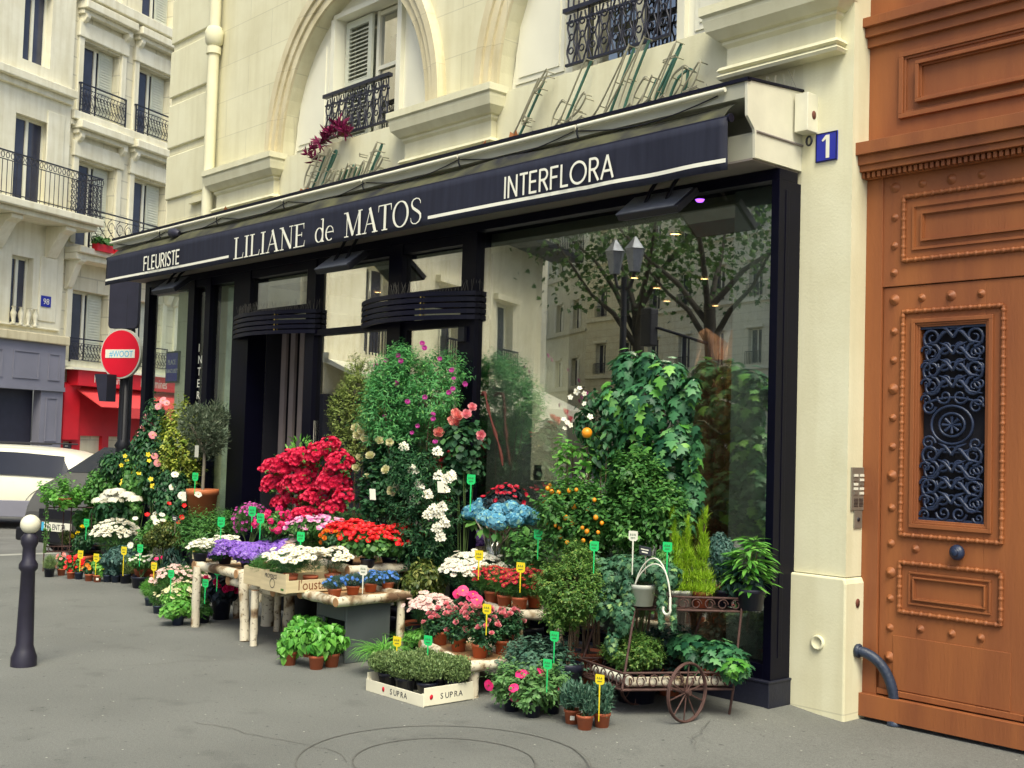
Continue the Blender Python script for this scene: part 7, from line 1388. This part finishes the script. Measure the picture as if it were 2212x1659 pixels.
TH = 'thyme mounds in black pots in the white crate'
for (dx, dy, lab) in ((-.50, .10, 'grey green thyme mound at the left corner of the white crate'), (-.32, .10, 'grey green thyme mound in the front middle of the white crate'), (-.12, .12, 'grey green thyme mound at the front right corner of the white crate'), (-.42, .29, 'grey green thyme mound at the back left of the white crate'), (-.22, .30, 'grey green thyme mound at the back middle of the white crate'), (-.08, .31, 'grey green thyme mound at the back right of the white crate')):
    b = np.array([sx1 + dx, sy0 + dy, .012]); T = thing('thyme_pot', lab, 'herb', b, TH); pot(T, *b, .066, .11, BK); rs = np.random.RandomState(int(600 + dx * 100)); leaves('foliage', T, lumps(b + [0, 0, .175], (.140, .140, .095), 7, rs, .35), 6500, 'tiny', .018, 'lf_thyme', 'up', rs, .6)
plant('dark_shrub', 'blue green glossy bush above the petunias', 'shrub', (1086, 1362, 1258, 1500), -1.06, 0, (.10, .12, BK), ('oval', .048, 'lf_carn', 'shoot', .8), k=14)
plant('wire_vine', 'big cascading wire vine with tiny round leaves left of the iron cart', 'shrub', (1150, 1168, 1312, 1378), -.98, 0, (.10, .25, BK), ('tiny', .024, 'lf_wire', 'shoot', .8), k=18, sp=.6, rr=(.35, .55), sr=.003, stem='stem_brown')
PT = 'pink petunias in black pots on the pavement'
for (u, vb, w_, h_, lab) in ((1105, 1535, 86, 92, 'pink petunia in a black pot, left of three'), (1150, 1548, 90, 96, 'pink petunia in a black pot, middle of three'), (1192, 1540, 84, 92, 'pink petunia in a black pot, right of three')):
    small('petunia', lab, 'petunia', u, vb, 0, w_ + 26, h_ + 12, (.055, .09, BK), ('oval', .045, 'lf_petunia', 'shoot', .6), ('petunia', .034, ['pt_hotpink', 'eye_brown'], 3, 'all'), group=PT)
CP = 'carnation plants in clay pots in the front row'
for (u, vb, lab) in ((1236, 1562, 'grey green carnation plant in the left clay pot with a sticker'), (1263, 1575, 'grey green carnation plant in the middle clay pot'), (1300, 1570, 'grey green carnation plant in the right clay pot by the yellow tag')):
    T = small('carnation', lab, 'carnation', u, vb, 0, 66, 94, (.050, .082, TC), ('lance', .045, 'lf_carn', 'up', 1.1), group=CP)
    if 'sticker' in lab: sticker(u, vb, 0, .04, T)
# ================================================================== iron flower cart
Lc_, Fc, Rc = np.array([-.84, -.87, .17]), np.array([-.34, -1.0, .17]), np.array([.02, -.40, .17]); Bc = Lc_ + Rc - Fc
Mu, Ru = np.array([-.42, -.80, .66]), np.array([.0, -.30, .66]); Lu = Mu + np.array([-.36, .12, 0]); Bu = Lu + Ru - Mu
T = thing('flower_cart', 'rusty wrought iron two tier flower cart with a spoked wheel', 'plant cart', (-.35, -.6, 0))
def basket(P4, zl, zh, name):
    m = MB()
    for z in (zl, zh):
        for i in range(4): p, q = P4[i].copy(), P4[(i + 1) % 4].copy(); p[2] = q[2] = z; m.tube([p, q], .0075, 6)
    m.build(name, 'rust_iron', T); m = MB()
    for i in range(4):
        p, q = P4[i].copy(), P4[(i + 1) % 4].copy(); L_ = np.linalg.norm(q - p); n_ = int(L_ / .075); d_ = (q - p) / L_
        for k in range(n_):
            c = p + d_ * L_ * (k + .5) / n_; c[2] = (zl + zh) / 2; r_ = (zh - zl) / 2 - .006
            m.tube([c + d_ * .034 * math.cos(a) * (1 - .07 * a) + np.array([0, 0, r_ * math.sin(a) * (1 - .07 * a)]) for a in np.linspace(0, 7.5, 16)], .0042, 5, caps=False)
    m.build('scrollwork', 'rust_iron', T); m = MB(); m.prism([(p[0], p[1]) for p in P4], (0, 0, zl - .002), (1, 0, 0), (0, 1, 0), (0, 0, .006)); m.build('shelf', 'rust_iron', T)
basket([Lc_, Fc, Rc, Bc], .165, .265, 'lower_frame'); basket([Lu, Mu, Ru, Bu], .62, .70, 'upper_frame')
m = MB()
for a, b_ in ((Lc_, Lu), (Fc, Mu), (Rc, Ru), (Bc, Bu)): m.tube([(a[0], a[1], .17), (b_[0], b_[1], .70)], .008, 6)
for p in (Rc, Bc): m.tube([(p[0], p[1], .17), (p[0] - .05, p[1] + .03, 0)], .008, 6)
m.build('uprights', 'rust_iron', T)
def wheel(c, d_, r_=.17):
    m = MB(); d_ = d_ / np.linalg.norm(d_); n_ = np.array([d_[1], -d_[0], 0]); ring = [c + r_ * (d_ * math.cos(a) + np.array([0, 0, math.sin(a)])) for a in np.linspace(0, 2 * PI, 41)]
    m.tube(ring, .008, 6, caps=False); m.tube([p + n_ * .01 for p in ring], .007, 6, caps=False)
    for k in range(10): a = 2 * PI * k / 10 + .2; m.tube([c, c + r_ * (d_ * math.cos(a) + np.array([0, 0, math.sin(a)]))], .0048, 5)
    m.tube([c - n_ * .03, c + n_ * .03], .016, 10); m.build('wheel', 'rust_iron', T)
wc = at(1477, 1496, z=.17); dd = Rc - Fc; dd[2] = 0; dd = np.array([-.0, .99, 0]); wheel(wc + np.array([.02, -.0, .005]), dd); wheel(wc + (Lc_ - Fc) * np.array([1, 1, 0]) * .95, dd); m = MB(); m.tube([wc, wc + (Lc_ - Fc) * .95], .009, 6); m.build('axle', 'rust_iron', T)
# log edging on the cart shelf
m = MB(); rng = random.Random(2); logtube(m, (*(Fc + (Rc - Fc) * .08)[:2] - np.array([.04, -.02]), .205), (*(Rc - (Rc - Fc) * .05)[:2] - np.array([.04, -.02]), .205), .03, rng); rooted(m, 'birch_log', ['birch_bark', 'cut_wood'], 'peeling birch log lying along the long side of the lower cart shelf', 'log', (*((Fc + Rc) / 2)[:2], .205))
m = MB(); a = Lc_ * .8 + Fc * .2; b_ = Fc * .95 + Lc_ * .05; m.tube([(a[0] + .03, a[1] + .06, .215), (b_[0] + .02, b_[1] + .06, .215)], .032, 12); rooted(m, 'white_trough', 'tag_white', 'long white trough lying on the short side of the lower cart shelf', 'trough', (a[0], a[1], .2))
plant('wire_vine', 'low wire vine with tiny leaves filling the lower cart shelf', 'shrub', (1282, 1362, 1450, 1440), -.72, .18, (.07, .07, BK), ('tiny', .024, 'lf_wire', 'shoot', .9), k=14, ry=.16)
T = thing('ivy_pot', 'broad leaved ivy spilling over the right end of the lower cart shelf', 'ivy', (-.12, -.42, .18)); rs = np.random.RandomState(71); pot(T, -.14, -.42, .18, .07, .10, TC); el = []
for (u, v, ru, rv) in ((1500, 1395, 45, 35), (1550, 1410, 50, 38), (1585, 1430, 42, 36), (1470, 1385, 30, 30), (1530, 1440, 30, 24), (1600, 1440, 24, 20)): c = at(u, v, y=-.42); s = depth(c) / FPX; el.append((c, np.array([ru * s, ru * s, rv * s])))
leaves('foliage', T, el, 430, 'ivy', .075, 'lf_ivy', 'leaf', rs, .75); leaves('young_leaves', T, [(at(1590, 1435, y=-.5), np.array([.08, .08, .06]))], 26, 'ivy', .065, 'lf_bright', 'leaf', rs, .9); stems(T, (-.14, -.42, .27), [e[0] for e in el], .004, 'stem_brown')
T = thing('hanging_ivy', 'small leaved ivy trailing from a white hanging pot over the cart', 'ivy', (-.45, -.72, .66)); rs = np.random.RandomState(72); hp = at(1388, 1272, y=-.78); pot(T, hp[0], hp[1], hp[2] - .10, .085, .13, WH); el = []
for (u, v, ru, rv, y) in ((1320, 1240, 60, 38, -.80), (1390, 1225, 60, 32, -.76), (1440, 1245, 40, 34, -.74), (1300, 1290, 42, 50, -.86), (1345, 1330, 34, 42, -.86), (1322, 1385, 20, 30, -.88), (1355, 1290, 22, 60, -.86), (1430, 1300, 14, 60, -.80), (1285, 1230, 30, 40, -.82), (1455, 1330, 8, 40, -.7), (1345, 1215, 40, 22, -.8)):
    c = at(u, v, y=y); s = depth(c) / FPX; el.append((c, np.array([ru * s, ru * s * .8, rv * s])))
leaves('foliage', T, el, 3600, 'ivy', .040, 'lf_ivysmall', 'hang', rs, .5); stems(T, (hp[0], hp[1], hp[2] + .02), [e[0] for e in el], .003)
m = MB(); h0 = at(1372, 1262, y=-.95); h1 = at(1448, 1290, y=-.95); 
for off in (0, .03): m.tube([h0 + (h1 - h0) * (t + off * 2 * math.sin(PI * t)) + np.array([.04 * math.sin(PI * t) * t, 0, (.19 - off) * math.sin(PI * t) ** .8]) for t in np.linspace(0, 1, 14)], .0042, 6)
hk = h1; m.tube([hk, hk - [0, 0, .06]] + [hk + np.array([-.025 + .028 * math.cos(a), 0, -.075 + .028 * math.sin(a)]) for a in np.linspace(0, -PI * 1.15, 10)], .0075, 7); m.build('hanger', 'tag_white', T)
plant('pot_plant', 'bushy small leaved plant behind the lime conifers on the cart', 'pot plant', (1400, 1180, 1470, 1262), -.60, .66, (.06, .09, WH), ('oval', .035, 'lf_mid', 'leaf', .7), k=8)
LC = 'lime green conifers on the upper cart shelf'
for (u, vt, w_, vb, y, lab) in ((1452, 1118, 58, 1262, -.54, 'lime green pointed conifer, left of three'), (1478, 1135, 60, 1270, -.48, 'lime green conifer, middle and widest of three'), (1515, 1118, 62, 1275, -.42, 'lime green pointed conifer in a clay pot, right of three')):
    top = at(u, vt, y=y); bot = at(u, vb, y=y); s = depth(top) / FPX; T = thing('lime_conifer', lab, 'conifer', (bot[0], bot[1], .63), LC); rs = np.random.RandomState(int(u)); pot(T, bot[0], bot[1], .628, .055, .10, TC if u > 1500 else WH); H_ = top[2] - .71; el = []
    for k in range(7): t = k / 6; r_ = w_ / 2 * s * (1 - .80 * t) * rs.uniform(.85, 1.1); el.append((np.array([bot[0] + rs.uniform(-.02, .02), bot[1], .74 + H_ * t * .92]), np.array([r_, r_, H_ * .14])))
    leaves('foliage', T, el, 4200, 'needle', .055, 'lf_lime', 'up', rs, .4); stems(T, (bot[0], bot[1], .72), [e[0] for e in el], .005, 'stem_brown')
plant('grey_shrub', 'blue grey small leaved shrub between the conifers and the rhododendron', 'shrub', (1524, 1145, 1606, 1265), -.30, .64, (.07, .10, BK), ('tiny', .028, 'lf_blue', 'leaf', .8), k=10)
plant('rhododendron', 'glossy plant with long bright rosette leaves at the right end of the cart', 'shrub', (1568, 1145, 1674, 1285), -.24, .63, (.10, .13, BK), ('lance', .11, 'lf_bright', 'arch', .42), k=9, sp=.55, stem='stem_brown', sr=.006)
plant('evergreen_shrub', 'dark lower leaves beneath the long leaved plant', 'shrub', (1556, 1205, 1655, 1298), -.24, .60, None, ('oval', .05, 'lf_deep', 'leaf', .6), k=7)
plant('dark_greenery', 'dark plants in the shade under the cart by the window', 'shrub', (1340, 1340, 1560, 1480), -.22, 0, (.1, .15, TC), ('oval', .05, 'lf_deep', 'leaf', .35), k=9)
# ================================================================== price tags and labels
for (u, v, col, y, w_, *e) in ((478, 1128, 'green', -1.35, 'above the white flowers at the left of the table'), (563, 1120, 'green', -1.3, 'behind the purple bellflowers'), (545, 1105, 'green', -1.1, 'half hidden beside the magenta spikes'), (650, 1160, 'green', -1.4, 'above the pink cosmos'), (303, 1185, 'green', -1.3, 'above the rosemary pots at the left'), (268, 1190, 'yellow', -1.3, 'tall one between the rosemary pots'), (174, 1198, 'yellow', -1.3, 'over the red impatiens'), (208, 1205, 'yellow', -1.35, 'slim one over the yellow pansies'), (187, 1130, 'green', -1.3, 'in the dark yellow rose bush'), (333, 1224, 'yellow', -1.5, 'in the pale pink daisies'),
    (370, 1240, 'green', -1.6, 'in the daisies left of the table leg'), (444, 1260, 'green', -1.65, 'by the round leaves right of the table leg'), (470, 1232, 'green', -1.5, 'low in the dark leaved plant'), (422, 1030, 'green', -.65, 'narrow one in the olive pot'), (1018, 1036, 'green', -.62, 'tall one left of the dark red plant'), (1163, 1155, 'green', -.85, 'in the glossy leaves right of the vase'), (1284, 1180, 'green', -1.25, 'on top of the big wire vine'), (1442, 1182, 'green', -.85, 'left of the lime conifers'), (1125, 1226, 'yellow', -1.0, 'among the dark red daisies'), (1035, 1200, 'yellow', -.95, 'on the big marguerite dome'), (1052, 1316, 'yellow', -1.35, 'in the miniature pink roses'),
    (858, 1386, 'yellow', -1.5, 'in the chives'), (925, 1384, 'green', -1.55, 'in the thyme crate'), (1183, 1435, 'green', -1.5, 'thin one in the petunias'), (1296, 1468, 'yellow', -1.45, 'tall one in the right carnation pot'), (1368, 1158, 'white', -.95, 'white one above the hanging ivy'), (1198, 1375, 'green', -1.2, 'low one in the blue green bush'), (785, 1232, 'white', -1.4, 'slim white one among the lobelias')):
    ptag(u, v, col, y, w_, hpx=18 if u < 450 else 22, stake=.20 if u in (1018, 1296, 268, 1368) else .13)
for (u, v, y, lab) in ((1394, 1190, -.9, 'small slate price board stuck in the ivy beside the white tag'), (378, 1120, -1.1, 'small slate price board among the red flowers')):
    c = at(u, v, y=y); T = thing('slate_board', lab, 'price board', c); m = MB(); a = np.array([.97, .25, -.12]); a /= np.linalg.norm(a); m.obox(c, a * .04, (0, .0, .026), (0, .003, 0)); m.build('board', 'slate', T, bevel=.002); m = MB(); m.obox(c + [0, -.005, .008], a * .026, (0, 0, .003), (0, .0006, 0)); m.obox(c + [0, -.005, -.008], a * .020, (0, 0, .004), (0, .0006, 0)); m.build('chalk', 'tag_white', T); m = MB(); m.tube([c - [0, -.004, .02], c - [0, -.004, .14]], .003, 5); m.build('stake', 'olive_stem', T)
# white paper labels hanging in the white flowered climbers
for (u, v, y, lab) in ((952, 1052, -.78, 'white paper label hanging in the white climber'), (397, 1072, -1.1, 'white paper tag hanging in the white trumpet shrub'), (805, 1068, -.95, 'pale label hanging in the cream rose bush')):
    c = at(u, v, y=y); m = MB(); m.obox(c, (.028, .008, 0), (-.006, 0, .042), (0, .0008, 0)); rooted(m, 'paper_label', 'tag_white', lab, 'label', c, bevel=.002)
# background pots filling the floor behind the front rows
plant('floor_greenery', 'dark greenery on the ground behind the birch tables', 'shrub', (560, 1105, 700, 1260), -.35, 0, (.12, .2, BK), ('oval', .05, 'lf_dark', 'leaf', .4), k=9)
plant('floor_greenery', 'dark greenery on the ground under the white climber', 'shrub', (880, 1120, 1010, 1260), -.38, 0, (.12, .2, TC), ('lance', .05, 'lf_dark', 'leaf', .45), k=9)
plant('floor_greenery', 'dark greenery on the ground between the daisies and the cart', 'shrub', (1080, 1200, 1200, 1340), -.32, 0, (.12, .2, TC), ('oval', .05, 'lf_deep', 'leaf', .45), k=9)

# plants up on the buildings
T = thing('dracaena', 'purple leaved plant spilling over the left window sill above the awning', 'pot plant', (-5.75, .16, 4.6)); rs = np.random.RandomState(5)
cs = [at(u, v, y=.12) for u, v in ((735, 272), (712, 288), (700, 300), (745, 285), (690, 312))]
for i, c in enumerate(cs):
    pass
leaves('foliage', T, [(c, np.array([.08, .06, .06])) for c in cs], 190, 'lance', .10, 'lf_maroon', 'tuft', rs, .2); c = at(740, 300, y=.18); pot(T, c[0], c[1], 4.60, .06, .10, 'rust_brown')
T = thing('dracaena', 'thin purple spiky plant hanging below the left window sill', 'pot plant', at(672, 325, y=.14)); cs = [at(u, v, y=.12) for u, v in ((672, 322), (665, 335), (680, 345))]
leaves('foliage', T, [(c, np.array([.04, .04, .04])) for c in cs], 44, 'lance', .10, 'lf_maroon', 'tuft', rs, .1); stems(T, at(735, 290, y=.15), [cs[0]], .006, 'stem_brown')
for (s_, z, lab, fm) in ((-.55, 6.1, 'red flower box on the balcony above the red restaurant, left one', 'pt_red'), (.1, 6.1, 'long red flower box on the balcony above the red restaurant', 'pt_pink')):
    c = lw(s_, .62, z); T = thing('flower_box', lab, 'flower box', c, 'flower boxes on the restaurant balcony'); m = MB(); dr = np.array([math.cos(LBA), math.sin(LBA), 0]); m.obox(c, dr * .27, np.array([-dr[1], dr[0], 0]) * .09, (0, 0, .09)); m.build('trough', 'rest_red', T)
    leaves('foliage', T, [(c + [0, 0, .2] + dr * q, np.array([.2, .15, .14])) for q in (-.2, .1)], 300, 'oval', .10, 'lf_mid', 'leaf', rs, .4)
for i, (u, v) in enumerate(((205, 240), (235, 262), (327, 292), (98, 478))):
    pass

# a few things on the shelf inside the window
for i, (u, v, h_, mt_, lab) in enumerate(((1122, 1028, .16, 'plate_blue', 'dark blue glazed vase on the low wall inside the window'), (1140, 1028, .22, 'clear_glass', 'tall clear vase on the low wall inside the window'), (1160, 1028, .12, 'sign_back', 'small dark vase on the low wall inside the window'))):
    c = at(u, v, y=.23); m = MB(); m.lathe([(0, 0), (.03, 0), (.045, h_ * .4), (.03, h_ * .8), (.036, h_)], (c[0], c[1], 1.32), 16); rooted(m, 'vase', mt_, lab, 'vase', (c[0], c[1], 1.32))
